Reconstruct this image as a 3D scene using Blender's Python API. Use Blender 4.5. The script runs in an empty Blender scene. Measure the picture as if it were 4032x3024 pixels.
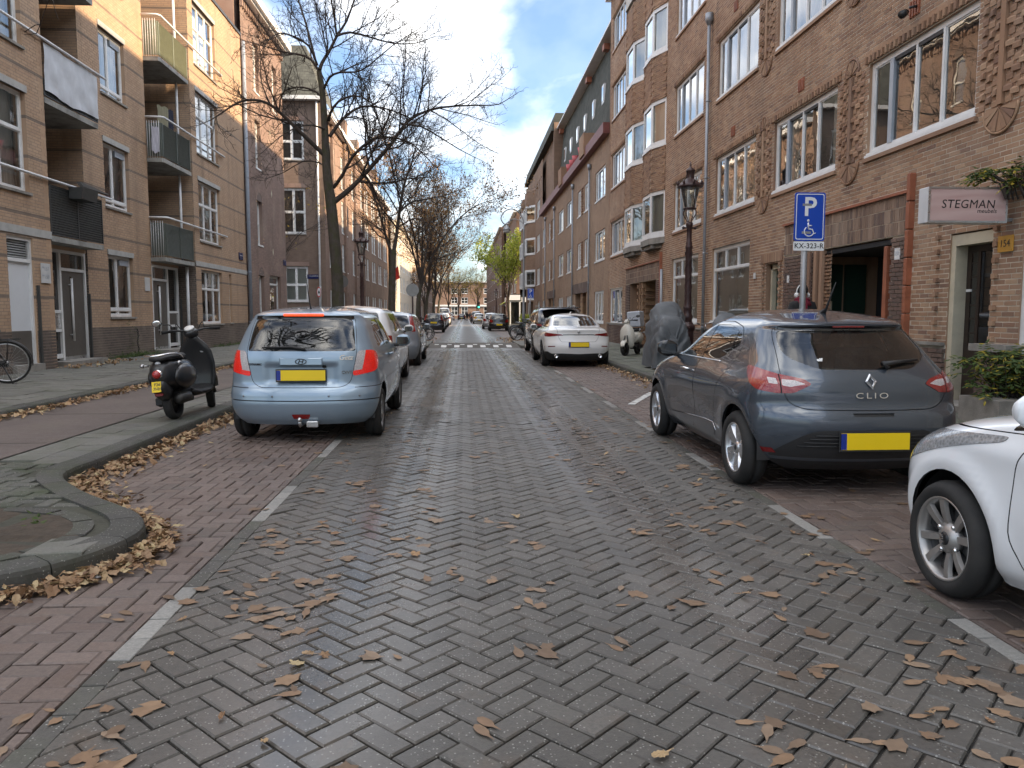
import bpy, math, random
import numpy as np
from mathutils import Vector, Matrix
PI = math.pi
rad = math.radians
random.seed(11)
NP = np.random.default_rng(5)
sc = bpy.context.scene
col = sc.collection
# ---------------------------------------------------------------- camera
cd = bpy.data.cameras.new('camera')
cd.sensor_width = 36.0
cd.lens = 3050 / 4032 * 36
cd.clip_start = 0.05
cd.clip_end = 2000
cam = bpy.data.objects.new('camera', cd)
col.objects.link(cam)
cam.location = (0, 0, 1.40)
cam.rotation_euler = (rad(90 - 5.1707), 0, rad(-3.5129))
sc.camera = cam
# ---------------------------------------------------------------- sky, sun, exposure
SUN_EL, SUN_AZ = 25.5, 12.0          # azimuth: degrees behind the +X axis
wd = bpy.data.worlds.new('World')
sc.world = wd
wd.use_nodes = True
wt = wd.node_tree
wt.nodes.clear()
def wn(t, **k):
 n = wt.nodes.new(t)
 for a, b in k.items():
  setattr(n, a, b)
 return n
wout = wn('ShaderNodeOutputWorld')
wbg = wn('ShaderNodeBackground')
sky = wn('ShaderNodeTexSky', sky_type='NISHITA', sun_disc=False, sun_elevation=rad(SUN_EL), sun_rotation=rad(90 + SUN_AZ), altitude=0, air_density=1.0, dust_density=1.6, ozone_density=1.6)
tcw = wn('ShaderNodeTexCoord')
sep = wn('ShaderNodeSeparateXYZ')
wt.links.new(tcw.outputs['Generated'], sep.inputs[0])
addz = wn('ShaderNodeMath', operation='ADD'); addz.inputs[1].default_value = 0.22
wt.links.new(sep.outputs['Z'], addz.inputs[0])
mx = wn('ShaderNodeMath', operation='MAXIMUM'); mx.inputs[1].default_value = 0.1
wt.links.new(addz.outputs[0], mx.inputs[0])
dx = wn('ShaderNodeMath', operation='DIVIDE'); dy = wn('ShaderNodeMath', operation='DIVIDE')
wt.links.new(sep.outputs['X'], dx.inputs[0]); wt.links.new(mx.outputs[0], dx.inputs[1])
wt.links.new(sep.outputs['Y'], dy.inputs[0]); wt.links.new(mx.outputs[0], dy.inputs[1])
cmb = wn('ShaderNodeCombineXYZ')
wt.links.new(dx.outputs[0], cmb.inputs[0]); wt.links.new(dy.outputs[0], cmb.inputs[1])
mp = wn('ShaderNodeMapping'); mp.inputs['Scale'].default_value = (1.9, 1.15, 1); mp.inputs['Location'].default_value = (1.1, 0.35, 0)
wt.links.new(cmb.outputs[0], mp.inputs[0])
cn = wn('ShaderNodeTexNoise'); cn.inputs['Scale'].default_value = 1.5; cn.inputs['Detail'].default_value = 7; cn.inputs['Roughness'].default_value = 0.53; cn.inputs['Distortion'].default_value = 0.25
wt.links.new(mp.outputs[0], cn.inputs['Vector'])
cr = wn('ShaderNodeValToRGB')
cr.color_ramp.elements[0].position = 0.40; cr.color_ramp.elements[0].color = (0.08, 0.08, 0.08, 1)
cr.color_ramp.elements[1].position = 0.66; cr.color_ramp.elements[1].color = (1, 1, 1, 1)
wt.links.new(cn.outputs['Fac'], cr.inputs[0])
cn2 = wn('ShaderNodeTexNoise'); cn2.inputs['Scale'].default_value = 3.1; cn2.inputs['Detail'].default_value = 4
wt.links.new(mp.outputs[0], cn2.inputs['Vector'])
cc = wn('ShaderNodeValToRGB')
cc.color_ramp.elements[0].position = 0.38; cc.color_ramp.elements[0].color = (3.3, 3.5, 3.9, 1)
cc.color_ramp.elements[1].position = 0.58; cc.color_ramp.elements[1].color = (7.8, 7.5, 7.0, 1)
wt.links.new(cn2.outputs['Fac'], cc.inputs[0])
mix = wn('ShaderNodeMix', data_type='RGBA')
sfac = wn('ShaderNodeMath', operation='MULTIPLY'); sfac.inputs[1].default_value = 0.85
wt.links.new(cr.outputs[0], sfac.inputs[0])
wt.links.new(sfac.outputs[0], mix.inputs[0])
# cloud gain added overhead to brighten the street, steeper than the CIE overcast law
zen = wn('ShaderNodeMath', operation='MULTIPLY_ADD', use_clamp=False); zen.inputs[1].default_value = 1.25; zen.inputs[2].default_value = 0.36
zc = wn('ShaderNodeMath', operation='MAXIMUM'); zc.inputs[1].default_value = 0.0
wt.links.new(sep.outputs['Z'], zc.inputs[0]); wt.links.new(zc.outputs[0], zen.inputs[0])
cg = wn('ShaderNodeVectorMath', operation='SCALE'); wt.links.new(cc.outputs[0], cg.inputs[0]); wt.links.new(zen.outputs[0], cg.inputs[3])
sb = wn('ShaderNodeMix', data_type='RGBA', blend_type='MULTIPLY'); sb.inputs[0].default_value = 1.0; sb.inputs[7].default_value = (0.44, 0.50, 0.56, 1)
wt.links.new(sky.outputs[0], sb.inputs[6])
wt.links.new(sb.outputs[2], mix.inputs[6]); wt.links.new(cg.outputs[0], mix.inputs[7])
wt.links.new(mix.outputs[2], wbg.inputs[0])
wbg.inputs[1].default_value = 0.10
wt.links.new(wbg.outputs[0], wout.inputs[0])
sl = bpy.data.lights.new('sun', 'SUN')
sl.energy = 2.0
sl.angle = rad(0.6)
sl.color = (1.0, 0.72, 0.43)
sun = bpy.data.objects.new('sun', sl)
col.objects.link(sun)
sv = Vector((math.cos(rad(SUN_EL)) * math.cos(rad(SUN_AZ)), -math.cos(rad(SUN_EL)) * math.sin(rad(SUN_AZ)), math.sin(rad(SUN_EL))))
sun.rotation_euler = sv.to_track_quat('Z', 'Y').to_euler()
sun.location = sv * 60
sc.render.engine = 'CYCLES'
sc.view_settings.view_transform = 'Standard'
sc.view_settings.look = 'None'
sc.view_settings.gamma = 1
sc.view_settings.exposure = 2.5
sc.view_settings.use_curve_mapping = False
sc.cycles.use_denoising = True
sc.cycles.max_bounces = 8
sc.cycles.transparent_max_bounces = 16
sc.cycles.sample_clamp_indirect = 6.0
sc.cycles.caustics_reflective = False
sc.cycles.caustics_refractive = False
# ---------------------------------------------------------------- helpers
def tag(o, label=None, cat=None, group=None, kind=None):
 if label: o['label'] = label
 if cat: o['category'] = cat
 if group: o['group'] = group
 if kind: o['kind'] = kind
 return o
def empty(name, loc=(0, 0, 0), rz=0, label=None, cat=None, group=None, parent=None):
 o = bpy.data.objects.new(name, None)
 o.empty_display_size = 0.1
 col.objects.link(o)
 o.location = loc
 o.rotation_euler = (0, 0, rz)
 if parent: o.parent = parent
 return tag(o, label, cat, group)
def link(name, me, mats=None, parent=None, loc=None, rot=None, scale=None, M=None):
 o = bpy.data.objects.new(name, me)
 col.objects.link(o)
 if mats is not None and len(me.materials) == 0:
  for m in (mats if isinstance(mats, (list, tuple)) else [mats]):
   me.materials.append(m)
 if parent: o.parent = parent
 if M is not None: o.matrix_local = M
 if loc is not None: o.location = loc
 if rot is not None: o.rotation_euler = rot
 if scale is not None: o.scale = scale
 return o
def copy_tree(o, parent=None):
 c = o.copy(); col.objects.link(c); c.parent = parent
 for ch in list(o.children):
  k = copy_tree(ch, c)
 return c
def npmesh(name, V, F, smooth=False):
 """V (n,3), F (m,4) quads"""
 me = bpy.data.meshes.new(name)
 V = np.asarray(V, dtype=np.float32); F = np.asarray(F, dtype=np.int32)
 m, k = F.shape
 me.vertices.add(len(V)); me.vertices.foreach_set('co', V.ravel())
 me.loops.add(m * k); me.loops.foreach_set('vertex_index', F.ravel())
 me.polygons.add(m)
 me.polygons.foreach_set('loop_start', np.arange(0, m * k, k, dtype=np.int32))
 me.polygons.foreach_set('use_smooth', np.full(m, smooth, dtype=bool))
 me.update(calc_edges=True)
 return me
def frame_of(d):
 d = Vector(d).normalized()
 a = Vector((0, 0, 1)) if abs(d.z) < 0.9 else Vector((1, 0, 0))
 x = a.cross(d).normalized(); y = d.cross(x)
 return x, y, d
class MB:
 def __init__(s):
  s.v = []; s.f = []; s.m = []; s.sm = []
 def add(s, vs, fs, m=0, smooth=False):
  b = len(s.v)
  s.v.extend([tuple(v) for v in vs])
  for f in fs:
   s.f.append(tuple(b + i for i in f)); s.m.append(m); s.sm.append(smooth)
  return s
 def box(s, x0, x1, y0, y1, z0, z1, m=0):
  return s.add([(x0,y0,z0),(x1,y0,z0),(x1,y1,z0),(x0,y1,z0),(x0,y0,z1),(x1,y0,z1),(x1,y1,z1),(x0,y1,z1)],
      [(0,3,2,1),(4,5,6,7),(0,1,5,4),(1,2,6,5),(2,3,7,6),(3,0,4,7)], m)
 def cbox(s, c, d, m=0, M=None, ch=0.0):
  """centred box, optional chamfer on the vertical-profile edges, optional matrix"""
  x, y, z = d[0]/2, d[1]/2, d[2]/2
  if ch <= 0:
   vs = [(-x,-y,-z),(x,-y,-z),(x,y,-z),(-x,y,-z),(-x,-y,z),(x,-y,z),(x,y,z),(-x,y,z)]
   fs = [(0,3,2,1),(4,5,6,7),(0,1,5,4),(1,2,6,5),(2,3,7,6),(3,0,4,7)]
  else:
   vs = []; fs = []
   for zz, k in ((-z, ch), (-z+ch, 0), (z-ch, 0), (z, ch)):
    vs += [(-x+k,-y+k,zz),(x-k,-y+k,zz),(x-k,y-k,zz),(-x+k,y-k,zz)]
   for r in range(3):
    for i in range(4):
     j = (i+1) % 4
     fs.append((r*4+i, r*4+j, r*4+4+j, r*4+4+i))
   fs += [(3,2,1,0), (12,13,14,15)]
  vs = [Vector(v) + Vector(c) if M is None else M @ (Vector(v)) + Vector(c) for v in vs]
  return s.add(vs, fs, m)
 def quad(s, a, b, c, d, m=0):
  return s.add([a, b, c, d], [(0, 1, 2, 3)], m)
 def prism(s, pts, d, m=0, cap=True):
  """pts: polygon 3D points; d: extrusion vector"""
  n = len(pts); d = Vector(d)
  vs = [Vector(p) for p in pts] + [Vector(p) + d for p in pts]
  fs = [(i, (i+1) % n, n + (i+1) % n, n + i) for i in range(n)]
  if cap: fs += [tuple(range(n-1, -1, -1)), tuple(range(n, 2*n))]
  return s.add(vs, fs, m)
 def tube(s, pts, r, n=8, m=0, cap=True, smooth=True, closed=False):
  pts = [Vector(p) for p in pts]
  k = len(pts)
  rs = r if isinstance(r, (list, tuple)) else [r] * k
  vs = []; fs = []
  X = None
  for i in range(k):
   if closed: t = pts[(i+1) % k] - pts[i-1]
   else: t = pts[min(i+1, k-1)] - pts[max(i-1, 0)]
   if t.length < 1e-9: t = Vector((0, 0, 1))
   t.normalize()
   if X is None: X, Y, _ = frame_of(t)
   else:
    X = X - t * X.dot(t)
    if X.length < 1e-6: X, Y, _ = frame_of(t)
    X.normalize()
   Y = t.cross(X)
   for j in range(n):
    a = 2 * PI * j / n
    vs.append(pts[i] + (X * math.cos(a) + Y * math.sin(a)) * rs[i])
  for i in range(k if closed else k - 1):
   for j in range(n):
    a = i * n + j; b = i * n + (j+1) % n
    c = ((i+1) % k) * n + (j+1) % n; d = ((i+1) % k) * n + j
    fs.append((a, b, c, d))
  if cap and not closed:
   fs += [tuple(range(n-1, -1, -1)), tuple(range((k-1)*n, k*n))]
  return s.add(vs, fs, m, smooth)
 def lathe(s, prof, c=(0,0,0), n=16, m=0, smooth=True, M=None, twist=0, cap=True):
  """prof: (r,z) list about z"""
  vs = []; fs = []; k = len(prof)
  for i, (r, z) in enumerate(prof):
   for j in range(n):
    a = 2 * PI * j / n + twist * i
    p = Vector((r * math.cos(a), r * math.sin(a), z))
    vs.append((M @ p if M is not None else p) + Vector(c))
  for i in range(k - 1):
   for j in range(n):
    fs.append((i*n+j, i*n+(j+1) % n, (i+1)*n+(j+1) % n, (i+1)*n+j))
  if cap and prof[0][0] > 1e-4: fs.append(tuple(range(n-1, -1, -1)))
  if cap and prof[-1][0] > 1e-4: fs.append(tuple(range((k-1)*n, k*n)))
  return s.add(vs, fs, m, smooth)
 def ball(s, c, r, n=12, m=0, k=8):
  r3 = r if isinstance(r, (tuple, list)) else (r, r, r)
  prof = [(math.sin(PI * i / k), -math.cos(PI * i / k)) for i in range(k + 1)]
  M = Matrix.Diagonal(Vector(r3))
  return s.lathe([(max(a, 1e-5), b) for a, b in prof], c, n, m, True, M)
 def loft(s, rings, m=0, smooth=True, cap=True, closed=True):
  n = len(rings[0]); vs = [p for r in rings for p in r]; fs = []
  for i in range(len(rings) - 1):
   for j in range(n if closed else n - 1):
    fs.append((i*n+j, i*n+(j+1) % n, (i+1)*n+(j+1) % n, (i+1)*n+j))
  if cap:
   fs += [tuple(range(n-1, -1, -1)), tuple(range((len(rings)-1)*n, len(rings)*n))]
  return s.add(vs, fs, m, smooth)
 def mesh(s, name='mesh'):
  me = bpy.data.meshes.new(name)
  me.from_pydata([tuple(v) for v in s.v], [], s.f)
  me.polygons.foreach_set('material_index', s.m)
  me.polygons.foreach_set('use_smooth', s.sm)
  me.update()
  return me
 def build(s, name, mats, parent=None, **k):
  return link(name, s.mesh(name), mats, parent, **k)
def smooth_path(pts, k=6):
 """Catmull-Rom through points"""
 P = [Vector(p) for p in pts]
 P = [P[0] * 2 - P[1]] + P + [P[-1] * 2 - P[-2]]
 out = []
 for i in range(1, len(P) - 2):
  for j in range(k):
   t = j / k
   a, b, c, d = P[i-1], P[i], P[i+1], P[i+2]
   out.append(0.5 * ((2*b) + (c-a)*t + (2*a-5*b+4*c-d)*t*t + (3*b-a-3*c+d)*t**3))
 out.append(P[-2])
 return out
_tc = {}
def text(name, body, size, mat, parent, M, ext=0.002, shear=0, font_space=1.0, bold=0.0, sx=1.0):
 key = (body, size, ext, shear, font_space, bold)
 if key not in _tc:
  cu = bpy.data.curves.new(name, 'FONT')
  cu.body = body; cu.size = size; cu.extrude = ext; cu.shear = shear; cu.space_character = font_space; cu.offset = bold
  cu.align_x = 'CENTER'; cu.align_y = 'CENTER'; cu.resolution_u = 3
  t = bpy.data.objects.new('tmp', cu); col.objects.link(t)
  dg = bpy.context.evaluated_depsgraph_get()
  me = bpy.data.meshes.new_from_object(t.evaluated_get(dg))
  bpy.data.objects.remove(t); bpy.data.curves.remove(cu)
  _tc[key] = me
 me = _tc[key].copy()
 me.materials.clear()
 return link(name, me, mat, parent, M=M @ Matrix.Diagonal((sx, 1, 1, 1)))
def face_M(loc, n, up=(0, 0, 1)):
 """matrix whose local z faces n and local y is up: for text and flat plates"""
 n = Vector(n).normalized(); x = Vector(up).cross(n).normalized(); y = n.cross(x)
 M = Matrix((x, y, n)).transposed().to_4x4(); M.translation = Vector(loc)
 return M
# ---------------------------------------------------------------- materials
MT = {}
class NT:
 def __init__(s, name):
  s.mat = bpy.data.materials.new(name); s.mat.use_nodes = True
  s.t = s.mat.node_tree
  s.b = s.t.nodes['Principled BSDF']; s.out = s.t.nodes['Material Output']
 def n(s, t, _in=None, **k):
  q = s.t.nodes.new(t)
  for a, b in k.items(): setattr(q, a, b)
  for a, b in (_in or {}).items(): s.set(q.inputs[a], b)
  return q
 def set(s, sock, v):
  if isinstance(v, bpy.types.NodeSocket): s.t.links.new(v, sock)
  elif isinstance(v, (tuple, list)) and len(v) == 3 and sock.type == 'RGBA': sock.default_value = (*v, 1)
  else: sock.default_value = v
 def pos(s):
  if not hasattr(s, '_p'): s._p = s.n('ShaderNodeNewGeometry')
  return s._p.outputs['Position']
 def noise(s, scale, detail=3, vec=None, rough=0.5, out='Fac'):
  return s.n('ShaderNodeTexNoise', {'Vector': vec or s.pos(), 'Scale': scale, 'Detail': detail, 'Roughness': rough}).outputs[out]
 def ramp(s, fac, els):
  if len(els) == 1: els = [(0.0, els[0][1]), (1.0, els[0][1])]
  r = s.n('ShaderNodeValToRGB', {'Fac': fac}); e = r.color_ramp.elements
  while len(e) < len(els): e.new(0.5)
  for q, (p, c) in zip(e, els):
   q.position = p; q.color = (*c, 1) if len(c) == 3 else c
  return r.outputs[0]
 def mix(s, f, a, b, mode='MIX'):
  q = s.n('ShaderNodeMix', data_type='RGBA', blend_type=mode)
  s.set(q.inputs[0], f); s.set(q.inputs[6], a); s.set(q.inputs[7], b)
  return q.outputs[2]
 def math(s, op, a, b=0.0, c=None, clamp=False):
  q = s.n('ShaderNodeMath', operation=op, use_clamp=clamp)
  s.set(q.inputs[0], a); s.set(q.inputs[1], b)
  if c is not None: s.set(q.inputs[2], c)
  return q.outputs[0]
 def rnd(s):
  """a random number per loose piece and per object"""
  g = s.n('ShaderNodeNewGeometry').outputs['Random Per Island']
  o = s.n('ShaderNodeObjectInfo').outputs['Random']
  return s.math('FRACT', s.math('ADD', g, o))
 def bump(s, h, st=0.3, dist=0.01):
  q = s.n('ShaderNodeBump', {'Height': h, 'Strength': st, 'Distance': dist})
  s.t.links.new(q.outputs[0], s.b.inputs['Normal'])
 def P(s, **k):
  names = dict(base='Base Color', rough='Roughness', metal='Metallic', spec='Specular IOR Level', coat='Coat Weight', crough='Coat Roughness',
      em='Emission Color', es='Emission Strength', alpha='Alpha', ior='IOR', trans='Transmission Weight', sss='Subsurface Weight', sheen='Sheen Weight')
  for a, b in k.items(): s.set(s.b.inputs[names[a]], b)
  return s
def simple(name, c, rough=0.5, metal=0.0, var=0.12, scale=6.0, bump=0.0, bs=60.0, spec=0.5, coat=0.0, em=0.0, rvar=0.12, dirt=None):
 """plain painted / metal / stone surface with uneven tone and gloss"""
 if name in MT: return MT[name]
 t = NT(name)
 nz = t.noise(scale, 4)
 b = t.mix(nz, tuple(x * (1 - var * 1.6) for x in c), tuple(min(1, x * (1 + var * 1.6)) for x in c))
 if dirt:
  b = t.mix(t.math('MULTIPLY', t.ramp(t.noise(scale * 0.37, 6, rough=0.65), [(0.46, (0,0,0)), (0.7, (1,1,1))]), dirt[1]), b, dirt[0])
 t.P(base=b, rough=t.math('ADD', t.math('MULTIPLY', t.noise(scale * 2.3, 3), rvar * 2), rough - rvar, clamp=True), metal=metal, spec=spec, coat=coat)
 if coat: t.P(crough=0.04)
 if em: t.P(em=c, es=em)
 if bump: t.bump(t.noise(bs, 4), bump, 0.01)
 MT[name] = t.mat
 return t.mat
def brick_mat(name, cols, rough=0.85, grime=0.35, grime_col=(0.05, 0.045, 0.04), bands=None):
 t = NT(name)
 r = t.rnd(); n = len(cols)
 els = [((i + 0.5) / n, c) for i, c in enumerate(cols)]
 b = t.ramp(r, els)
 b = t.mix(t.math('MULTIPLY', t.noise(38, 4), 0.5), b, (0.5, 0.5, 0.5), 'SOFT_LIGHT')
 pz = t.n('ShaderNodeSeparateXYZ', {0: t.pos()}).outputs['Z']
 if bands:
  for z0, z1, c, f in bands:
   k = t.math('MULTIPLY', t.math('GREATER_THAN', pz, z0), t.math('LESS_THAN', pz, z1))
   b = t.mix(t.math('MULTIPLY', k, f), b, c)
 g = t.ramp(t.noise(0.55, 6, rough=0.6), [(0.42, (0,0,0)), (0.72, (1,1,1))])
 b = t.mix(t.math('MULTIPLY', g, grime), b, grime_col)
 sm = t.n('ShaderNodeMapping', {'Vector': t.pos()}); sm.inputs['Scale'].default_value = (1, 1, 0.07)
 b = t.mix(t.math('MULTIPLY', t.ramp(t.noise(2.6, 5, sm.outputs[0], 0.6), [(0.52, (0,0,0)), (0.72, (1,1,1))]), 0.30), b, grime_col)
 b = t.mix(t.math('MULTIPLY', t.ramp(t.noise(0.9, 4), [(0.5, (0,0,0)), (0.75, (1,1,1))]), 0.22), b, (0.5, 0.42, 0.33))
 t.P(base=b, rough=rough, spec=0.25)
 t.bump(t.noise(90, 5), 0.35, 0.004)
 MT[name] = t.mat
 return t.mat
def tex_brick(name, c1, c2, mortar, scale=1.0, axis='Y', rough=0.88, grime=0.3):
 """procedural courses for walls too far off to pick the bricks apart"""
 t = NT(name)
 s = t.n('ShaderNodeSeparateXYZ', {0: t.pos()})
 v = t.n('ShaderNodeCombineXYZ', {0: s.outputs[axis], 1: s.outputs['Z'], 2: 0.0}).outputs[0]
 br = t.n('ShaderNodeTexBrick', {'Vector': v, 'Color1': c1, 'Color2': c2, 'Mortar': mortar, 'Scale': 1.0, 'Mortar Size': 0.006, 'Bias': -0.2, 'Brick Width': 0.22 * scale, 'Row Height': 0.067 * scale})
 b = br.outputs['Color']
 g = t.ramp(t.noise(0.5, 6, rough=0.6), [(0.4, (0,0,0)), (0.75, (1,1,1))])
 b = t.mix(t.math('MULTIPLY', g, grime), b, (0.06, 0.05, 0.045))
 b = t.mix(0.5, b, t.ramp(t.noise(2.4, 5), [(0.3, (0.62, 0.6, 0.58)), (0.7, (1, 1, 1))]), 'MULTIPLY')
 t.P(base=b, rough=rough, spec=0.2)
 t.bump(br.outputs['Fac'], -0.4, 0.01)
 MT[name] = t.mat
 return t.mat
def glass(name, tint=(0.93, 0.97, 0.97), ior=1.52, rough=0.0, boost=1.0, dirty=0.04, wob=0.0):
 """thin pane: a tinted see-through layer under a Fresnel reflection"""
 t = NT(name)
 fr = t.n('ShaderNodeFresnel', {'IOR': ior}).outputs[0]
 f = t.math('MULTIPLY', fr, boost, clamp=True)
 gl = t.n('ShaderNodeBsdfGlossy', {'Color': (1, 1, 1), 'Roughness': rough})
 if wob:
  bp = t.n('ShaderNodeBump', {'Height': t.noise(1.6, 2), 'Strength': wob, 'Distance': 0.05})
  t.t.links.new(bp.outputs[0], gl.inputs['Normal'])
 tr = t.n('ShaderNodeBsdfTransparent', {'Color': tint})
 df = t.n('ShaderNodeBsdfDiffuse', {'Color': (0.4, 0.4, 0.38)})
 m0 = t.n('ShaderNodeMixShader', {0: t.math('MULTIPLY', t.noise(3.0, 5), dirty * 2), 1: tr.outputs[0], 2: df.outputs[0]})
 m1 = t.n('ShaderNodeMixShader', {0: f, 1: m0.outputs[0], 2: gl.outputs[0]})
 t.t.links.new(m1.outputs[0], t.out.inputs[0])
 MT[name] = t.mat
 return t.mat
def paint(name, c, metal=0.0, rough=0.28, coat=1.0, dirt=0.25):
 t = NT(name)
 fl = t.noise(900, 1)
 b = t.mix(t.math('MULTIPLY', fl, 0.25), c, tuple(min(1, x * 1.5 + 0.02) for x in c))
 pz = t.n('ShaderNodeSeparateXYZ', {0: t.pos()}).outputs['Z']
 low = t.math('SUBTRACT', 1.0, t.math('MULTIPLY', pz, 1.9), clamp=True)
 d = t.math('MULTIPLY', t.math('MULTIPLY', low, t.noise(7, 5)), dirt * 2.2, clamp=True)
 b = t.mix(d, b, (0.16, 0.14, 0.12))
 t.P(base=b, metal=metal, rough=t.math('ADD', d, rough), coat=coat, crough=t.math('ADD', t.math('MULTIPLY', t.noise(5, 4), 0.05), 0.015))
 MT[name] = t.mat
 return t.mat
M_white = simple('white_frame', (0.72, 0.73, 0.73), 0.42, var=0.06, dirt=((0.35, 0.34, 0.31), 0.25))
M_cream = simple('cream_frame', (0.55, 0.50, 0.38), 0.45, var=0.08, dirt=((0.2, 0.18, 0.14), 0.4))
M_grey = simple('grey_frame', (0.36, 0.40, 0.45), 0.45, var=0.08)
M_zinc = simple('zinc', (0.30, 0.32, 0.35), 0.5, 0.5, var=0.15)
M_steel = simple('steel', (0.55, 0.55, 0.55), 0.3, 0.9)
M_chrome = simple('chrome', (0.8, 0.8, 0.8), 0.12, 1.0, rvar=0.03)
M_black = simple('black_plastic', (0.018, 0.018, 0.019), 0.5)
M_rubber = simple('rubber', (0.014, 0.014, 0.014), 0.8, dirt=((0.05, 0.045, 0.04), 0.4))
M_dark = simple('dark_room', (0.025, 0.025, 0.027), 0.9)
M_room = simple('dim_room', (0.12, 0.115, 0.10), 0.9, var=0.4, scale=1.2)
M_curtain = simple('sheer_curtain', (0.84, 0.85, 0.84), 0.9, var=0.05)
M_curtain2 = simple('green_blind', (0.72, 0.78, 0.72), 0.8, var=0.06)
M_stone = simple('stone', (0.26, 0.245, 0.22), 0.85, var=0.2, bump=0.4, dirt=((0.09, 0.085, 0.075), 0.6))
M_terra = simple('terracotta', (0.30, 0.10, 0.05), 0.6, var=0.25, dirt=((0.12, 0.06, 0.04), 0.5))
M_glass = glass('window_glass', boost=2.2, wob=0.04)
M_glass_b = glass('bay_glass', tint=(0.8, 0.86, 0.84), boost=2.6, wob=0.05)
M_lglass = glass('lantern_glass', tint=(0.9, 0.93, 0.92), boost=1.5, dirty=0.08)
M_soil = simple('soil', (0.06, 0.045, 0.032), 0.95, var=0.4, scale=14, bump=1.0, bs=40)
M_slate = None
# ---------------------------------------------------------------- ground materials
def road_mat(name, cols, speck=0.5, wet=True, moss=0.0, brown=0.0, rough=0.56):
 t = NT(name)
 r = t.rnd()
 n = len(cols)
 b = t.ramp(r, [((i + 0.5) / n, c) for i, c in enumerate(cols)])
 b = t.mix(0.55, b, t.ramp(t.noise(55, 4, rough=0.7), [(0.25, (0.45, 0.45, 0.45)), (0.75, (1.35, 1.33, 1.3))]), 'MULTIPLY')
 b = t.mix(0.6, b, t.ramp(t.noise(1.1, 5, rough=0.6), [(0.3, (0.6, 0.6, 0.6)), (0.7, (1.2, 1.18, 1.15))]), 'MULTIPLY')
 if speck:
  vo = t.n('ShaderNodeTexVoronoi', {'Vector': t.pos(), 'Scale': 85.0}, feature='F1')
  k = t.math('MULTIPLY', t.math('LESS_THAN', vo.outputs['Distance'], 0.30), t.math('GREATER_THAN', t.n('ShaderNodeSeparateColor', {0: vo.outputs['Color']}).outputs[0], 0.78))
  k = t.math('MULTIPLY', k, t.noise(37, 2)); b = t.mix(t.math('MULTIPLY', k, speck*1.6, clamp=True), b, (0.45, 0.44, 0.40))
 if moss:
  mo = t.ramp(t.noise(2.2, 6, rough=0.65), [(0.44, (0,0,0)), (0.66, (1,1,1))])
  b = t.mix(t.math('MULTIPLY', mo, moss), b, (0.035, 0.05, 0.016))
 if brown:
  mo = t.ramp(t.noise(3.4, 6, rough=0.65), [(0.56, (0,0,0)), (0.76, (1,1,1))])
  b = t.mix(t.math('MULTIPLY', mo, brown), b, (0.13, 0.075, 0.04))
 px = t.n('ShaderNodeSeparateXYZ', {0: t.pos()}).outputs['X']
 if wet:
  wob = t.math('MULTIPLY', t.math('SUBTRACT', t.noise(0.8, 3), 0.5), 0.5)
  x2 = t.math('ADD', px, wob)
  tr = None
  for c, w in ((-0.58, 0.40), (1.28, 0.40)):
   d = t.math('DIVIDE', t.math('SUBTRACT', x2, c), w)
   g = t.math('POWER', 2.718, t.math('MULTIPLY', t.math('MULTIPLY', d, d), -1.0))
   tr = g if tr is None else t.math('ADD', tr, g, clamp=True)
  n2 = t.math('MULTIPLY', t.noise(14, 5, rough=0.7), 0.22)
  rg = t.math('ADD', t.math('SUBTRACT', rough, t.math('MULTIPLY', tr, 0.40)), t.math('SUBTRACT', n2, 0.10), clamp=True)
  t.P(base=b, rough=rg, spec=t.math('ADD', t.math('MULTIPLY', tr, 0.35), 0.45))
 else:
  t.P(base=b, rough=t.math('ADD', t.math('MULTIPLY', t.noise(9, 5), 0.3), rough - 0.15, clamp=True), spec=0.35)
 t.bump(t.noise(150, 4, rough=0.7), t.math('SUBTRACT', 0.42, t.math('MULTIPLY', tr, 0.36)) if wet else 0.42, 0.004)
 MT[name] = t.mat
 return t.mat
G_road = road_mat('concrete_paver', [(0.080, 0.074, 0.066), (0.100, 0.093, 0.083), (0.088, 0.081, 0.072), (0.114, 0.105, 0.094)], 0.5, True, 0.0, 0.35)
G_bay = road_mat('clinker_paver', [(0.140, 0.106, 0.093), (0.165, 0.127, 0.112), (0.128, 0.104, 0.094), (0.178, 0.140, 0.125)], 0.0, False, 0.06, 0.25, rough=0.55)
G_light = road_mat('light_block', [(0.27, 0.265, 0.25), (0.235, 0.23, 0.218), (0.30, 0.295, 0.28)], 0.3, False, 0.05, 0.2, rough=0.7)
G_dark = road_mat('edge_block', [(0.095, 0.09, 0.083), (0.11, 0.105, 0.097)], 0.6, False, 0.35, 0.2, rough=0.7)
G_kerb = road_mat('kerb_concrete', [(0.075, 0.074, 0.068), (0.092, 0.09, 0.083), (0.083, 0.081, 0.075)], 0.55, False, 0.5, 0.1, rough=0.8)
G_tile = road_mat('paving_concrete', [(0.165, 0.165, 0.15), (0.185, 0.182, 0.166), (0.15, 0.15, 0.137), (0.175, 0.17, 0.157)], 0.12, False, 0.38, 0.1, rough=0.75)
G_tile2 = road_mat('mossy_paver', [(0.115, 0.115, 0.102), (0.135, 0.134, 0.12), (0.10, 0.10, 0.09)], 0.7, False, 0.75, 0.1, rough=0.85)
G_cycle = road_mat('cycle_path_red', [(0.138, 0.113, 0.104)], 0.1, False, 0.15, 0.15, rough=0.75)
G_sand = simple('joint_sand', (0.022, 0.02, 0.018), 0.95, var=0.4, scale=30)
G_far = road_mat('far_paving', [(0.098, 0.091, 0.082)], 0.4, True, 0.0, 0.3)
def struct(name, mb, m, parent=None, **k):
 o = mb.build(name, m, parent, **k)
 if parent is None: o['kind'] = 'structure'
 return o
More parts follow.
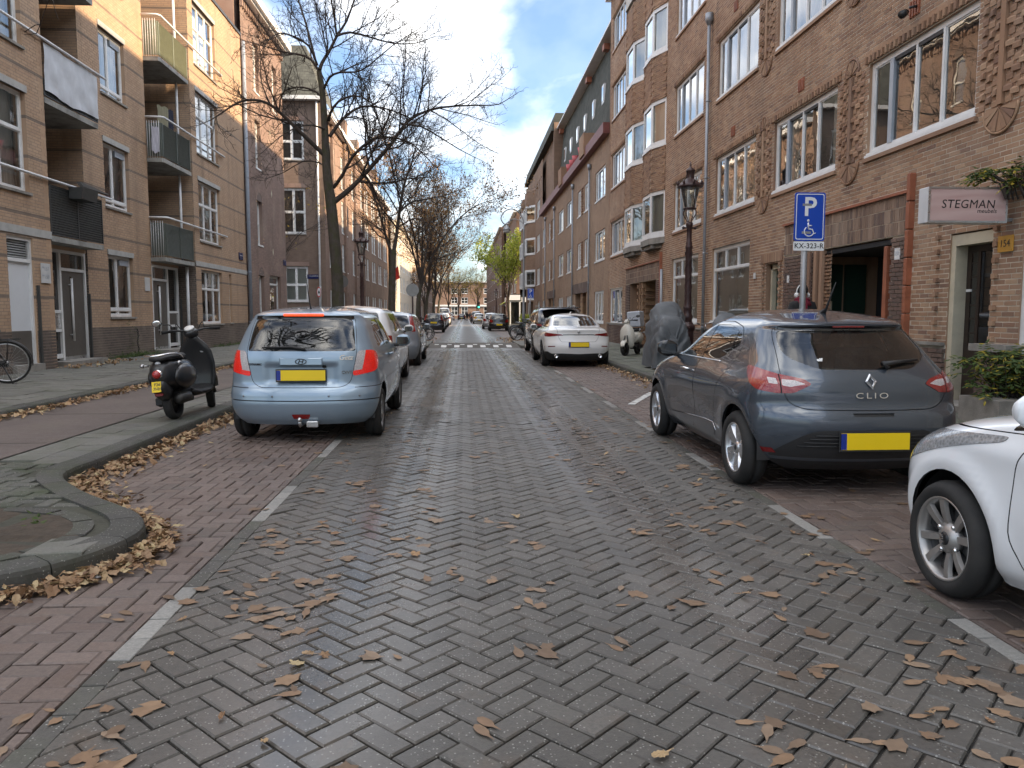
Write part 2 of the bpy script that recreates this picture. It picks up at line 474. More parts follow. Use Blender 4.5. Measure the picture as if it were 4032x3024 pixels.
def sheet(x0, x1, y0, y1, z):
 return MB().quad((x0, y0, z), (x1, y0, z), (x1, y1, z), (x0, y1, z))
struct('ground', sheet(-600, 600, -300, 1200, -0.06), simple('ground_grey', (0.11, 0.105, 0.10), 0.85, var=0.25, scale=0.4))
def block_mesh(l, w, h=0.07, ch=0.006, name='paver'):
 mb = MB(); x, y = l / 2, w / 2
 vs = []
 for zz, k in ((-h, 0), (-ch, 0), (0, ch)):
  vs += [(-x+k, -y+k, zz), (x-k, -y+k, zz), (x-k, y-k, zz), (-x+k, y-k, zz)]
 fs = [(r*4+i, r*4+(i+1) % 4, r*4+4+(i+1) % 4, r*4+4+i) for r in range(2) for i in range(4)] + [(8, 9, 10, 11)]
 mb.add(vs, fs)
 return mb
def clip_x(poly, x0, x1):
 for s, lim in ((1, x0), (-1, -x1)):
  out = []
  n = len(poly)
  for i in range(n):
   a, b = poly[i], poly[(i+1) % n]
   da, db = s*a[0]-lim, s*b[0]-lim
   if da >= 0: out.append(a)
   if (da > 0) != (db > 0) and abs(da-db) > 1e-9:
    t = da/(da-db); out.append((a[0]+(b[0]-a[0])*t, a[1]+(b[1]-a[1])*t))
  poly = out
  if len(poly) < 3: return []
 return poly
def paver_field(parent, blocks, mat, n_own, z=0.0, name='paver', fieldname='paver_field', tilt=0.008, zj=0.002, gap=0.008, ch=0.006, ok=None, h=0.07):
 """blocks: (cx, cy, ang, l, w, (x0,x1) clip or None)"""
 full = []; cut = []
 for b in blocks:
  cx, cy, a, l, w, cl = b
  c, s = math.cos(a), math.sin(a)
  q = [(cx + c*x*(l-gap)/2 - s*y*(w-gap)/2, cy + s*x*(l-gap)/2 + c*y*(w-gap)/2) for x, y in ((-1,-1),(1,-1),(1,1),(-1,1))]
  if cl is not None and (min(p[0] for p in q) < cl[0] or max(p[0] for p in q) > cl[1]):
   q = clip_x(q, *cl)
   if len(q) >= 3: cut.append(q)
  else: full.append(b)
 full.sort(key=lambda b: math.hypot(b[0], b[1]))
 own = []; rest = []
 for b in full:
  if len(own) < n_own and (ok is None or ok(b[0], b[1])): own.append(b)
  else: rest.append(b)
 cache = {}
 for cx, cy, a, l, w, cl in own:
  k = (round(l, 3), round(w, 3))
  if k not in cache:
   cache[k] = block_mesh(l-gap, w-gap, h, ch).mesh(name); cache[k].materials.append(mat)
  link(name, cache[k], None, parent, loc=(cx, cy, z + random.gauss(0, zj)), rot=(random.gauss(0, tilt), random.gauss(0, tilt), a + random.gauss(0, 0.006)))
 V = []; F = []
 base = 0
 if rest:
  T = {}
  for cx, cy, a, l, w, cl in rest:
   k = (round(l, 3), round(w, 3))
   if k not in T:
    m = block_mesh(l-gap, w-gap, h, ch); T[k] = (np.array(m.v), np.array(m.f))
   tv, tf = T[k]
   c, s = math.cos(a), math.sin(a)
   R = np.array([[c, s, 0], [-s, c, 0], [0, 0, 1]])
   v = tv @ R
   v[:, 2] += v[:, 0]*random.gauss(0, tilt) + v[:, 1]*random.gauss(0, tilt) + random.gauss(0, zj) + z
   v[:, 0] += cx; v[:, 1] += cy
   V.append(v); F.append(tf + base); base += len(v)
  me = npmesh(fieldname, np.concatenate(V), np.concatenate(F))
  tag(link(fieldname, me, mat, parent), kind='stuff')
 if cut:
  mb = MB()
  for q in cut:
   n = len(q); zz = z + random.gauss(0, zj)
   cx = sum(p[0] for p in q)/n; cy = sum(p[1] for p in q)/n
   def sh(p, k):
    d = math.hypot(p[0]-cx, p[1]-cy) or 1
    return (p[0]-(p[0]-cx)/d*k, p[1]-(p[1]-cy)/d*k)
   vs = [(p[0], p[1], zz-h) for p in q] + [(p[0], p[1], zz-ch) for p in q] + [(*sh(p, ch*1.3), zz) for p in q]
   fs = [(r*n+i, r*n+(i+1) % n, r*n+n+(i+1) % n, r*n+n+i) for r in range(2) for i in range(n)] + [tuple(range(2*n, 3*n))]
   mb.add(vs, fs)
  tag(mb.build('cut_' + fieldname, mat, parent), kind='stuff')
def herring(x0, x1, y0, y1, ang, a=0.105, test=None):
 """herringbone blocks covering a rectangle, rotated by ang"""
 out = []
 c, s = math.cos(ang), math.sin(ang)
 cx, cy = (x0+x1)/2, (y0+y1)/2
 R = int(math.hypot(x1-x0, y1-y0)/2/a) + 4
 for r in range(-R, R):
  for q in range(-R, R):
   k = (q - r) % 4
   if k == 0: p = ((q+1)*a, (r+0.5)*a); t = 0
   elif k == 3: p = ((q+0.5)*a, (r+1)*a); t = PI/2
   else: continue
   x = cx + c*p[0] - s*p[1]; y = cy + s*p[0] + c*p[1]
   if x0-0.15 < x < x1+0.15 and y0 < y < y1 and (test is None or test(x, y)):
    out.append((x, y, ang+t, 2*a, a, (x0, x1)))
 return out
XL, XR2 = -1.362, 2.215        # road edges
# kerb line of the left-hand parking bay with the rounded nose of the tree island
KL = [(-3.25, 64), (-3.25, 40), (-3.25, 24), (-3.25, 16), (-3.25, 12), (-3.25, 10), (-3.25, 8.8), (-3.25, 8.0), (-3.25, 7.4), (-3.25, 7.0), (-3.27, 6.62), (-3.18, 6.28), (-2.78, 5.76), (-2.40, 5.38), (-2.14, 5.12), (-1.99, 4.88), (-1.92, 4.64), (-1.95, 4.38), (-2.04, 4.14), (-2.22, 3.92), (-2.55, 3.74), (-2.95, 3.62), (-3.2, 3.3), (-3.25, 2.6), (-3.25, -2)]
def kerb_x(y):
 best = -3.25
 if 3.5 < y < 6.7:
  for (a, b), (c, d) in zip(KL[:-1], KL[1:]):
   if min(b, d) <= y <= max(b, d) and b != d:
    best = max(best, a + (c-a)*(y-b)/(d-b))
 return best
def inview(x, y):
 return y > 1.9 and -0.60*y-0.3 < x < 0.76*y+0.3
road = struct('road', sheet(XL-0.09, XR2+0.09, -8, 30, -0.013), G_sand)
bl = herring(XL, XR2, 1.2, 29.8, PI/4)
paver_field(road, bl, G_road, 300, ok=inview)
edge = []
for x in (XL-0.047, XR2+0.047):
 y = 1.2
 k = 0
 dash = [(2.98, 4.05), (5.25, 6.32), (7.5, 8.6), (9.8, 10.9)] if x < 0 else [(2.2, 3.41), (4.46, 5.5), (6.65, 7.7), (9.0, 10.0)]
 while y < 29.8:
  l = 0.2135
  yy = y % 2.25
  light = any(a-0.02 <= y < b-0.1 for a, b in dash) if y < 11 else (yy < 1.05)
  edge.append((x, y+l/2, PI/2, l, 0.1, light))
  y += l
for lt, nm, mt in ((True, 'light_marker_block', G_light), (False, 'edge_paver', G_dark)):
 paver_field(road, [(a, b, c, d, e, None) for a, b, c, d, e, f in edge if f == lt], mt, 60 if lt else 40, name=nm, fieldname=nm+'_field', ok=inview, zj=0.001, tilt=0.003, ch=0.003)
struct('far_road', sheet(-3.0, 3.9, 29.8, 420, -0.004), G_far)
bayl = struct('parking_bay', sheet(-3.3, XL-0.092, -8, 62, -0.014), G_sand)
bl = herring(-3.24, XL-0.10, 1.2, 29.8, 0.0, test=lambda x, y: x > kerb_x(y)+0.03)
paver_field(bayl, bl, G_bay, 300, ok=inview)
struct('far_parking_bay_left', sheet(-3.24, XL-0.10, 29.8, 200, -0.002), G_bay)
bayr = struct('parking_bay_right', sheet(XR2+0.092, 3.9, -8, 62, -0.014), G_sand)
bl = herring(XR2+0.10, 3.84, 1.2, 29.8, 0.0)
paver_field(bayr, bl, G_bay, 260, ok=inview)
struct('far_parking_bay_right', sheet(XR2+0.10, 3.84, 29.8, 200, -0.002), G_bay)
# painted white line of the reserved place on the right
wl = MB()
for i in range(9):
 y = 11.9 + i*0.2
 wl.cbox((2.62 + i*0.085, y, 0.003), (0.11, 0.21, 0.006), M=Matrix.Rotation(-0.40, 3, 'Z'))
o = wl.build('bay_line', simple('worn_white_paint', (0.62, 0.62, 0.6), 0.7, dirt=((0.12, 0.1, 0.09), 0.9), scale=14))
o['kind'] = 'structure'
# ---- kerb stones along a path
def kerb_run(parent, pts, w, top, step, mat, n_own, side=1, bottom=-0.06):
 P = smooth_path([(x, y, 0) for x, y in pts], 8)
 seg = [0.0]
 for a, b in zip(P[:-1], P[1:]): seg.append(seg[-1] + (b-a).length)
 def at(d):
  import bisect
  i = min(max(bisect.bisect_right(seg, d)-1, 0), len(P)-2)
  t = (d-seg[i])/max(seg[i+1]-seg[i], 1e-6)
  return P[i].lerp(P[i+1], t), (P[i+1]-P[i]).normalized()
 d = 0; k = 0
 while d < seg[-1]-0.02:
  e = min(d+step(at(d)[0].y), seg[-1])
  n = 4 if e-d > 0.3 else 2
  rings = []
  for i in range(n+1):
   p, t = at(d+0.004+(e-d-0.008)*i/n)
   nrm = Vector((-t.y, t.x, 0))*side
   rings.append([p+Vector((0,0,bottom)), p+nrm*0.01+Vector((0,0,top-0.035)), p+nrm*0.018+Vector((0,0,top-0.012)), p+nrm*0.042+Vector((0,0,top)), p+nrm*w+Vector((0,0,top+0.004)), p+nrm*w+Vector((0,0,bottom))])
  mb = MB().loft(rings, smooth=False)
  mb.build('kerb_stone', mat, parent)
  d = e; k += 1
kl = tag(empty('kerb'), kind='structure')
kerb_run(kl, KL, 0.20, 0.125, lambda y: 0.5 if y < 8 else (1.0 if y < 22 else 4.0), G_kerb, 40, side=-1)
kr = tag(empty('kerb_right'), kind='structure')
kerb_run(kr, [(3.86, -2), (3.86, 10), (3.86, 30), (3.86, 64)], 0.16, 0.115, lambda y: 1.0 if y < 24 else 4.0, G_kerb, 40, side=-1)
kb = tag(empty('kerb_pavement'), kind='structure')
kerb_run(kb, [(-5.72, 64), (-5.72, 24), (-5.70, 12), (-5.72, 6), (-5.72, -2)], 0.16, 0.205, lambda y: 1.0 if y < 24 else 4.0, G_kerb, 40, side=-1, bottom=0.05)
# ---- raised strip, cycle path, pavements
ci = MB()
pts = [p for p in smooth_path([(x-0.17, y, 0) for x, y in KL], 4)]
def kin(y): return kerb_x(y)-0.18
ci = MB(); ys = list(np.linspace(-2, 3.4, 6)) + list(np.linspace(3.5, 6.8, 34)) + list(np.linspace(7, 64, 12))
for a, b in zip(ys[:-1], ys[1:]):
 ci.quad((-4.12, a, 0.108), (kin(a), a, 0.108), (kin(b), b, 0.108), (-4.12, b, 0.108))
isl = struct('tree_strip', ci, simple('mossy_sand', (0.055, 0.055, 0.04), 0.95, var=0.4, scale=12, bump=0.5))
tl = []
for i in range(40):
 for j in range(2):
  y = 6.95 + i*0.31
  if y < 30: tl.append((-3.60 - j*0.31, y + 0.155*(j % 2), 0, 0.305, 0.305, None))
paver_field(isl, tl, G_tile, 60, z=0.123, name='paving_tile', fieldname='paving_tile_field', ok=inview, gap=0.006, ch=0.003, zj=0.003, h=0.05)
# mossy pavers on the island round the tree pit
PIT = (-3.05, 4.55)
def pit_in(x, y, r=0.62): return ((x-PIT[0])/0.72)**2 + ((y-PIT[1])/0.60)**2 < r
il = [(x, y, a, l, w, None) for x, y, a, l, w, c in herring(-4.1, -1.9, 2.4, 6.9, 0.0) if kerb_x(y)-0.30 > x > -4.05 and not pit_in(x, y, 1.55) and not (-2.40 < x < -2.02 and 4.14 < y < 4.54)]
paver_field(isl, il, G_tile2, 90, z=0.118, name='paver', fieldname='paver_field', ok=inview, zj=0.004)
paver_field(isl, [(-2.21, 4.34, 0.05, 0.32, 0.36, None)], G_tile, 1, z=0.126, name='paving_tile', zj=0, tilt=0.02)
# pit: soil and a broken ring of edging
pm = MB(); ring = [(PIT[0]+0.80*math.cos(2*PI*i/28), PIT[1]+0.68*math.sin(2*PI*i/28)) for i in range(28)]
pv = [(PIT[0], PIT[1], 0.118)]
pf = []
for rr, zz in ((0.5, 0.116), (1.0, 0.112)):
 for x, y in ring:
  pv.append((PIT[0]+(x-PIT[0])*rr, PIT[1]+(y-PIT[1])*rr, zz+random.uniform(-0.01, 0.012)))
for i in range(28):
 pf += [(0, 1+i, 1+(i+1) % 28), (1+i, 29+i, 29+(i+1) % 28, 1+(i+1) % 28)]
pm.add(pv, pf)
pit = pm.build('tree_pit', M_soil); pit['kind'] = 'structure'
for i in range(12):
 a0, a1 = 2*PI*i/12+0.02, 2*PI*(i+1)/12-0.02
 q = []
 for k in range(4):
  a = a0+(a1-a0)*k/3
  q.append([Vector((PIT[0]+0.72*s*math.cos(a), PIT[1]+0.60*s*math.sin(a), z)) for s, z in ((1.0, 0.05), (1.0, 0.119), (1.16, 0.121), (1.17, 0.05))])
 MB().loft(q, smooth=False).build('edging_stone', G_kerb, pit)
cp = struct('cycle_path', sheet(-5.74, -4.115, -2, 64, 0.118), G_cycle)
for y in (5.3, 7.9, 10.2, 13.4, 16.8):
 MB().box(-5.6, -4.16, y, y+0.012, 0.1185, 0.1195).build('joint', G_sand, cp)
pav = struct('pavement', sheet(-9.6, -5.85, -2, 64, 0.16), G_sand)
tl = []
for i in range(90):
 for j in range(11):
  x = -6.05 - j*0.303
  if x > -9.1: tl.append((x, 3.0 + i*0.303 + (0.15 if j % 2 else 0), 0, 0.303, 0.303, None))
paver_field(pav, tl, G_tile, 240, z=0.208, name='paving_tile', fieldname='paving_tile_field', ok=lambda x, y: y > 8 and -0.60*y < x, gap=0.006, ch=0.003, zj=0.003, h=0.05)
struct('far_pavement_left', sheet(-9.6, -5.85, 30.2, 300, 0.204), G_tile)
pvr = struct('pavement_right', sheet(4.0, 7.6, -2, 64, 0.07), G_sand)
tl = []
for i in range(90):
 for j in range(10):
  x = 4.18 + j*0.303
  if x < 7.4: tl.append((x, 5.0 + i*0.303 + (0.15 if j % 2 else 0), 0, 0.303, 0.303, None))
paver_field(pvr, tl, road_mat('green_paving', [(0.145, 0.15, 0.125), (0.165, 0.17, 0.145), (0.13, 0.133, 0.112)], 0.1, False, 0.5, 0.1, rough=0.75), 160, z=0.119, name='paving_tile', fieldname='paving_tile_field', ok=lambda x, y: y > 8 and x < 0.72*y, gap=0.006, ch=0.003, zj=0.003, h=0.05)
struct('far_pavement_right', sheet(4.0, 7.6, 32.2, 300, 0.115), G_tile)
# ---- speed hump with its white block marks
hm = MB()
prof = [(32.0, -0.002), (32.5, 0.012), (33.2, 0.07), (34.0, 0.10), (35.0, 0.10), (36.0, 0.07), (36.6, 0.012), (37.2, -0.002)]
for (a, za), (b, zb) in zip(prof[:-1], prof[1:]):
 hm.quad((-3.2, a, za), (3.8, a, za), (3.8, b, zb), (-3.2, b, zb))
hump = struct('speed_hump', hm, road_mat('hump_paving', [(0.12, 0.113, 0.104)], 0.3, False, 0.0, 0.3, rough=0.95))
mk = simple('white_marking_block', (0.66, 0.66, 0.64), 0.7, dirt=((0.2, 0.19, 0.17), 0.5))
for i in range(6):
 x = -0.98 + i*0.55
 MB().add([(x, 32.35, 0.013), (x+0.22, 32.35, 0.013), (x+0.22, 33.2, 0.076), (x, 33.2, 0.076)], [(0, 1, 2, 3)]).build('white_mark', mk, hump)
 MB().add([(x-0.30, 33.3, 0.080), (x-0.12, 33.3, 0.080), (x-0.12, 33.7, 0.094), (x-0.30, 33.7, 0.094)], [(0, 1, 2, 3)]).build('white_mark', mk, hump)
for side, x0, x1 in (('left', -3.25, -1.5), ('right', 2.3, 3.86)):
 MB().box(x0, x1, 31.6, 37.4, -0.05, 0.112).build('pavement_corner_' + side, G_tile)['kind'] = 'structure'
# ---------------------------------------------------------------- walls, bricks, windows
class Wall:
 """local x runs along the wall, local y points out of it, local z is up"""
 def __init__(s, kind, at):
  s.kind = kind
  if kind == 'R':   # faces -X, u = world y
   s.M = Matrix(((0, -1, 0, at), (1, 0, 0, 0), (0, 0, 1, 0), (0, 0, 0, 1)))
  elif kind == 'L':  # faces +X, u = -world y
   s.M = Matrix(((0, 1, 0, at), (-1, 0, 0, 0), (0, 0, 1, 0), (0, 0, 0, 1)))
  else:              # faces -Y, u = -world x
   s.M = Matrix(((-1, 0, 0, 0), (0, -1, 0, at), (0, 0, 1, 0), (0, 0, 0, 1)))
 def u(s, a, b):
  return (a, b) if s.kind == 'R' else (-b, -a)
 def at(s, u, d, v): return s.M @ Matrix.Translation((u, d, v))
def rects_minus(u0, u1, v0, v1, holes):
 us = sorted({u0, u1, *[min(max(h[i], u0), u1) for h in holes for i in (0, 1)]})
 vs = sorted({v0, v1, *[min(max(h[i], v0), v1) for h in holes for i in (2, 3)]})
 out = []
 for a, b in zip(us[:-1], us[1:]):
  run = None
  for c, d in zip(vs[:-1], vs[1:]):
   m = ((a+b)/2, (c+d)/2)
   if any(h[0] < m[0] < h[1] and h[2] < m[1] < h[3] for h in holes):
    if run: out.append((a, b, *run)); run = None
   else: run = (run[0], d) if run else (c, d)
  if run: out.append((a, b, *run))
 return out
def wall_face(W, name, mat, parent, u0, u1, v0, v1, holes, rev=0.22, revmat=None):
 mb = MB()
 for a, b, c, d in rects_minus(u0, u1, v0, v1, holes):
  mb.quad((b, 0, c), (a, 0, c), (a, 0, d), (b, 0, d))
 for h in holes:
  a, b, c, d = h[:4]
  r = h[4] if len(h) > 4 else rev
  mb.quad((a, 0, c), (a, -r, c), (a, -r, d), (a, 0, d), 1)
  mb.quad((b, 0, c), (b, 0, d), (b, -r, d), (b, -r, c), 1)
  mb.quad((a, 0, d), (a, -r, d), (b, -r, d), (b, 0, d), 1)
  mb.quad((a, 0, c), (b, 0, c), (b, -r, c), (a, -r, c), 1)
 return mb.build(name, [mat, revmat or mat], parent, M=W.M)
BL, BW, BH = 0.210, 0.100, 0.054
def bricks(W, parent, mat, u0, u1, v0, v1, holes, course=0.0667, n_own=300, prot=0.004, vis=None, soldier=(), skip=(), jit=0.0008, name='brick', hj=0.013):
 """running bond of single bricks around the openings; the ones that show largest are objects of their own"""
 full = []; part = []
 L = BL + hj
 k = 0
 v = v0
 while v + BH*0.6 < v1:
  vm = v + BH/2
  spans = [(u0, u1)]
  for h in list(holes) + list(skip):
   if h[2] - 0.02 < vm < h[3] + 0.02:
    ns = []
    for a, b in spans:
     if h[1] <= a or h[0] >= b: ns.append((a, b)); continue
     if h[0] > a: ns.append((a, h[0]))
     if h[1] < b: ns.append((h[1], b))
    spans = ns
  off = (k % 2) * L/2 + (0.03 if (k // 2) % 2 else 0.0)
  for a, b in spans:
   q = math.floor((a - off)/L)*L + off
   while q < b:
    s, e = max(q, a), min(q + BL, b)
    if e - s > 0.03:
     (full if e - s > BL - 1e-4 else part).append((s, e, v, min(v + BH, v1)))
    q += L
  v += course; k += 1
 Minv = W.M
 camp = Vector((0, 0, 1.4))
 def key(b):
  p = Minv @ Vector(((b[0]+b[1])/2, 0, b[2]))
  return (p - camp).length
 own = []
 if n_own:
  cand = [b for b in full if vis is None or vis(Minv @ Vector((b[0], 0, b[2])))]
  cand.sort(key=key); own = cand[:n_own]
  so = set(own)
  full = [b for b in full if b not in so]
  me = MB().box(-BL/2, BL/2, -0.03, 0, 0, BH).mesh(name); me.materials.append(mat)
  for b in own:
   link(name, me, None, parent, M=W.at((b[0]+b[1])/2, prot + random.gauss(0, jit), b[2]))
 B = np.array(full + part, dtype=np.float64)
 if len(B):
  n = len(B)
  d = prot + NP.normal(0, jit, n)
  z1 = B[:, 3]
  V = np.empty((n, 8, 3))
  V[:, :, 1] = np.stack([np.zeros(n)]*4 + [d]*4, 1)
  V[:, :, 0] = np.stack([B[:, 0], B[:, 1], B[:, 1], B[:, 0]]*2, 1)
  V[:, :, 2] = np.stack([B[:, 2], B[:, 2], z1, z1]*2, 1)
  T = np.array([(5, 4, 7, 6), (0, 4, 5, 1), (2, 6, 7, 3), (1, 5, 6, 2), (3, 7, 4, 0)])
  F = (T[None] + (np.arange(n)*8)[:, None, None]).reshape(-1, 4)
  me = npmesh('brick_field', V.reshape(-1, 3), F)
  tag(link('brick_field', me, mat, parent, M=W.M), kind='stuff')
 return own
def soldiers(W, parent, mat, u0, u1, v0, h=0.21, prot=0.012, name='soldier_course', step=0.063, alt=0.0):
 mb = MB(); u = u0; k = 0
 while u + step*0.8 < u1 + 0.001:
  p = prot + (alt if k % 2 else 0) + random.gauss(0, 0.001)
  mb.box(u, min(u + step - 0.009, u1), 0, p, v0, v0 + h); u += step; k += 1
 return mb.build(name, mat, parent, M=W.M)
_wc = {}
def window(W, parent, u0, u1, v0, v1, cols=(0.5,), tran=None, tcols=None, rec=0.07, fw=0.07, mw=0.055, frame=None, pane=None, sill='white', curt=1, mull=None, name='window', lead=None, trim=None, bar_cols=None, blindz=0.0):
 """frame mesh with panes, sill and curtain as sub-parts. cols: mullion positions 0..1; tran: transom heights 0..1"""
 frame = frame or M_white; pane = pane or M_glass
 w, h = u1-u0, v1-v0
 key = (round(w, 3), round(h, 3), tuple(cols), tuple(tran or ()), tuple(tcols or ()) if tcols is not None else None, rec, fw, mw, frame.name, pane.name, sill, curt, blindz)
 if key not in _wc:
  fm = MB(); d0, d1 = -rec-0.06, -rec
  fm.box(0, w, d0, d1, h-fw, h); fm.box(0, w, d0, d1, 0, fw); fm.box(0, fw, d0, d1, fw, h-fw); fm.box(w-fw, w, d0, d1, fw, h-fw)
  zs = [fw] + [h*t for t in (tran or ())] + [h-fw]
  pm = []
  for i, (za, zb) in enumerate(zip(zs[:-1], zs[1:])):
   if i: fm.box(fw, w-fw, d0, d1+0.004, za-mw/2, za+mw/2)
   cl = cols if (tcols is None or i == 0) else tcols
   xs = [fw] + [w*c for c in cl] + [w-fw]
   lo = za+(mw/2 if i else 0); hi = zb-(mw/2 if i < len(zs)-2 else 0)
   for j, (xa, xb) in enumerate(zip(xs[:-1], xs[1:])):
    if j: fm.box(xa-mw/2, xa+mw/2, d0, d1+0.002, lo, hi)
    a, b = xa+(mw/2 if j else 0), xb-(mw/2 if j < len(xs)-2 else 0)
    sw = 0.022
    for q in ((a, b, lo, lo+sw), (a, b, hi-sw, hi), (a, a+sw, lo+sw, hi-sw), (b-sw, b, lo+sw, hi-sw)):
     fm.box(q[0], q[1], d0+0.012, d1-0.016, q[2], q[3])
    pm.append(MB().quad((b, d0+0.03, lo), (a, d0+0.03, lo), (a, d0+0.03, hi), (b, d0+0.03, hi)).mesh('pane'))
    pm[-1].materials.append(pane)
  fme = fm.mesh('window'); fme.materials.append(frame)
  sme = None
  if sill:
   s = MB()
   if sill == 'white': s.box(-0.02, w+0.02, -rec-0.06, 0.03, -0.05, -0.002); s.box(0.0, w, -rec, 0.012, -0.002, 0.03)
   else: s.box(-0.03, w+0.03, -rec-0.05, 0.05, -0.055, -0.002)
   sme = s.mesh('sill'); sme.materials.append(M_white if sill == 'white' else (M_grey if sill == 'grey' else M_stone))
  cme = None
  if curt:
   c = MB(); n = max(int(w/0.025), 8)
   rng = {1: [(0, 1)], 2: [(0, 0.24), (0.76, 1)], 3: [(0, 1)], 4: [(0, 0.5)], 5: [(0.45, 1)]}[curt]
   for ra, rb in rng:
    vs = []; fs = []
    m = max(int(n*(rb-ra)), 4)
    for i in range(m+1):
     x = w*(ra+(rb-ra)*i/m)
     y = d0-0.16+0.022*math.sin(i*1.35)+0.01*math.sin(i*0.51+ra*9)
     if curt == 3: y = d0-0.10
     vs += [(x, y, 0.0 if curt != 3 else h*blindz), (x, y, h)]
    for i in range(m): fs.append((2*i, 2*i+2, 2*i+3, 2*i+1))
    c.add(vs, fs, 0, curt != 3)
   cme = c.mesh('curtain'); cme.materials.append(M_curtain if curt != 3 else M_curtain2)
  _wc[key] = (fme, pm, sme, cme)
 fme, pm, sme, cme = _wc[key]
 o = link(name, fme, None, parent, M=W.at(u0, 0, v0))
 for p in pm: link('pane', p, None, o)
 if sme: link('sill', sme, None, o)
 if cme: link('curtain', cme, None, o)
 return o
def pipe(W, parent, u, z0, z1, r=0.045, d=0.10, mat=None, hopper=False, name='downpipe'):
 mb = MB().tube([W.M.inverted() @ (W.M @ Vector((u, d, z0))), (u, d, (z0+z1)/2), (u, d, z1)], r, 10)
 z = z0 + 0.8
 while z < z1:
  mb.lathe([(r+0.006, z), (r+0.006, z+0.05)], (u, d, 0), 10); mb.box(u-0.012, u+0.012, 0, d, z+0.01, z+0.04); z += 2.05
 if hopper:
  mb.lathe([(r, z1-0.05), (r+0.045, z1+0.05), (r+0.06, z1+0.06), (r+0.06, z1+0.28)], (u, d, 0), 10)
 return mb.build(name, mat or M_zinc, parent, M=W.M)
def plaque(W, parent, u, v, w, h, mat, d=0.02, txt=None, size=0.1, tm=None, name='plaque'):
 o = MB().cbox((0, d/2+0.012, 0), (w, d, h)).build(name, mat, parent, M=W.at(u, 0, v))
 if txt:
  for i, (s, du, dv, sz) in enumerate(txt):
   R = Matrix(((-1, 0, 0, du), (0, 0, 1, d+0.014), (0, 1, 0, dv), (0, 0, 0, 1)))
   text('lettering', s, sz, tm or M_black, o, R, 0.001)
 return o
# ================================================================= brick block on the right, y 8 .. 36.3
MB_R = brick_mat('brown_brick', [(0.30, 0.18, 0.115), (0.36, 0.225, 0.145), (0.25, 0.15, 0.102), (0.40, 0.26, 0.168), (0.33, 0.195, 0.122), (0.22, 0.135, 0.10), (0.42, 0.28, 0.182), (0.34, 0.21, 0.138)], grime=0.22)
MB_Rd = brick_mat('dark_clinker', [(0.155, 0.100, 0.082), (0.130, 0.092, 0.078), (0.178, 0.115, 0.090), (0.115, 0.085, 0.075)], grime=0.2)
M_mortar = simple('mortar', (0.62, 0.55, 0.45), 0.95, var=0.2, bump=0.3, dirt=((0.2, 0.17, 0.13), 0.5), scale=3)
M_mortar_d = simple('mortar_dark', (0.15, 0.135, 0.115), 0.95, var=0.2, bump=0.3)
def slate_mat(name, axis='Y'):
 t = NT(name)
 s = t.n('ShaderNodeSeparateXYZ', {0: t.pos()})
 v = t.n('ShaderNodeCombineXYZ', {0: s.outputs[axis], 1: s.outputs['Z'], 2: 0.0}).outputs[0]
 br = t.n('ShaderNodeTexBrick', {'Vector': v, 'Color1': (0.075, 0.078, 0.07), 'Color2': (0.105, 0.108, 0.096), 'Mortar': (0.05, 0.05, 0.048), 'Scale': 1.0, 'Mortar Size': 0.008, 'Brick Width': 0.28, 'Row Height': 0.2})
 b = t.mix(0.5, br.outputs[0], t.ramp(t.noise(1.5, 5), [(0.3, (0.6, 0.6, 0.6)), (0.7, (1.2, 1.2, 1.15))]), 'MULTIPLY')
 t.P(base=b, rough=0.9, spec=0.15); t.bump(br.outputs['Fac'], -0.5, 0.015)
 return t.mat
M_slate = slate_mat('slate'); M_slate_x = slate_mat('slate_gable', 'X')
XRW = 6.75
MB_Rp = brick_mat('panel_brick', [(0.16, 0.11, 0.088), (0.27, 0.19, 0.14), (0.20, 0.135, 0.10), (0.33, 0.24, 0.18), (0.14, 0.1, 0.085)], grime=0.15)
WR = Wall('R', XRW)
apt = empty('apartment_block', (XRW, 22, 0), label='brown brick apartment block with white window bands and bay windows beside the shop sign', cat='building')
apt.location = (0, 0, 0)
A, B, C, D = (10.12, 12.9), (14.0, 16.86), (17.95, 20.8), (22.03, 24.98)
F_ = (32.85, 35.68)
bays = [(26.1, 26.93, 28.1, 28.93), (29.2, 30.0, 31.25, 32.08)]
cols5 = [A, B, C, D, F_]
FL = [(4.04, 5.52), (7.06, 8.54), (10.1, 11.58), (13.1, 14.55)]
holes = []
for z0, z1 in FL:
 for a, b in cols5: holes.append((a, b, z0, z1, 0.2))
 for b4 in bays: holes.append((b4[0]+0.1, b4[3]-0.1, z0, z1, 0.1))
GC, GD, GF = (18.15, 20.98), (22.22, 25.1), (32.95, 35.85)
holes += [(*GC, 1.2, 3.16, 0.2), (*GD, 1.15, 3.16, 0.2), (*GF, 0.96, 2.54, 0.2)]
holes += [(16.42, 17.1, 0.1, 2.50, 0.35)]                       # narrow side door
holes += [(11.98, 14.78, 0.1, 2.60, 1.3)]                        # portal
holes += [(9.62, 10.50, 0.1, 2.50, 0.3)]                         # shop door 154
holes += [(27.07, 31.4, 0.1, 2.6, 0.9)]                          # entrance under the bays
holes += [(6.2, 9.08, 0.95, 2.75, 0.12)]                         # shop window beyond the frame edge
Y0, Y1, ZT = -40.0, 36.3, 15.6
wall_face(WR, 'wall', M_mortar, apt, Y0, Y1, 0, ZT, holes, 0.2, MB_R)
pan_skip = [(11.5, 16.1, 2.6, 3.26), (11.4, 12.0, 0.1, 2.62), (14.78, 16.1, 0.1, 2.62), (26.4, 32.2, 2.6, 3.18), (26.4, 27.07, 0.1, 2.62), (31.4, 32.2, 0.1, 2.62)]
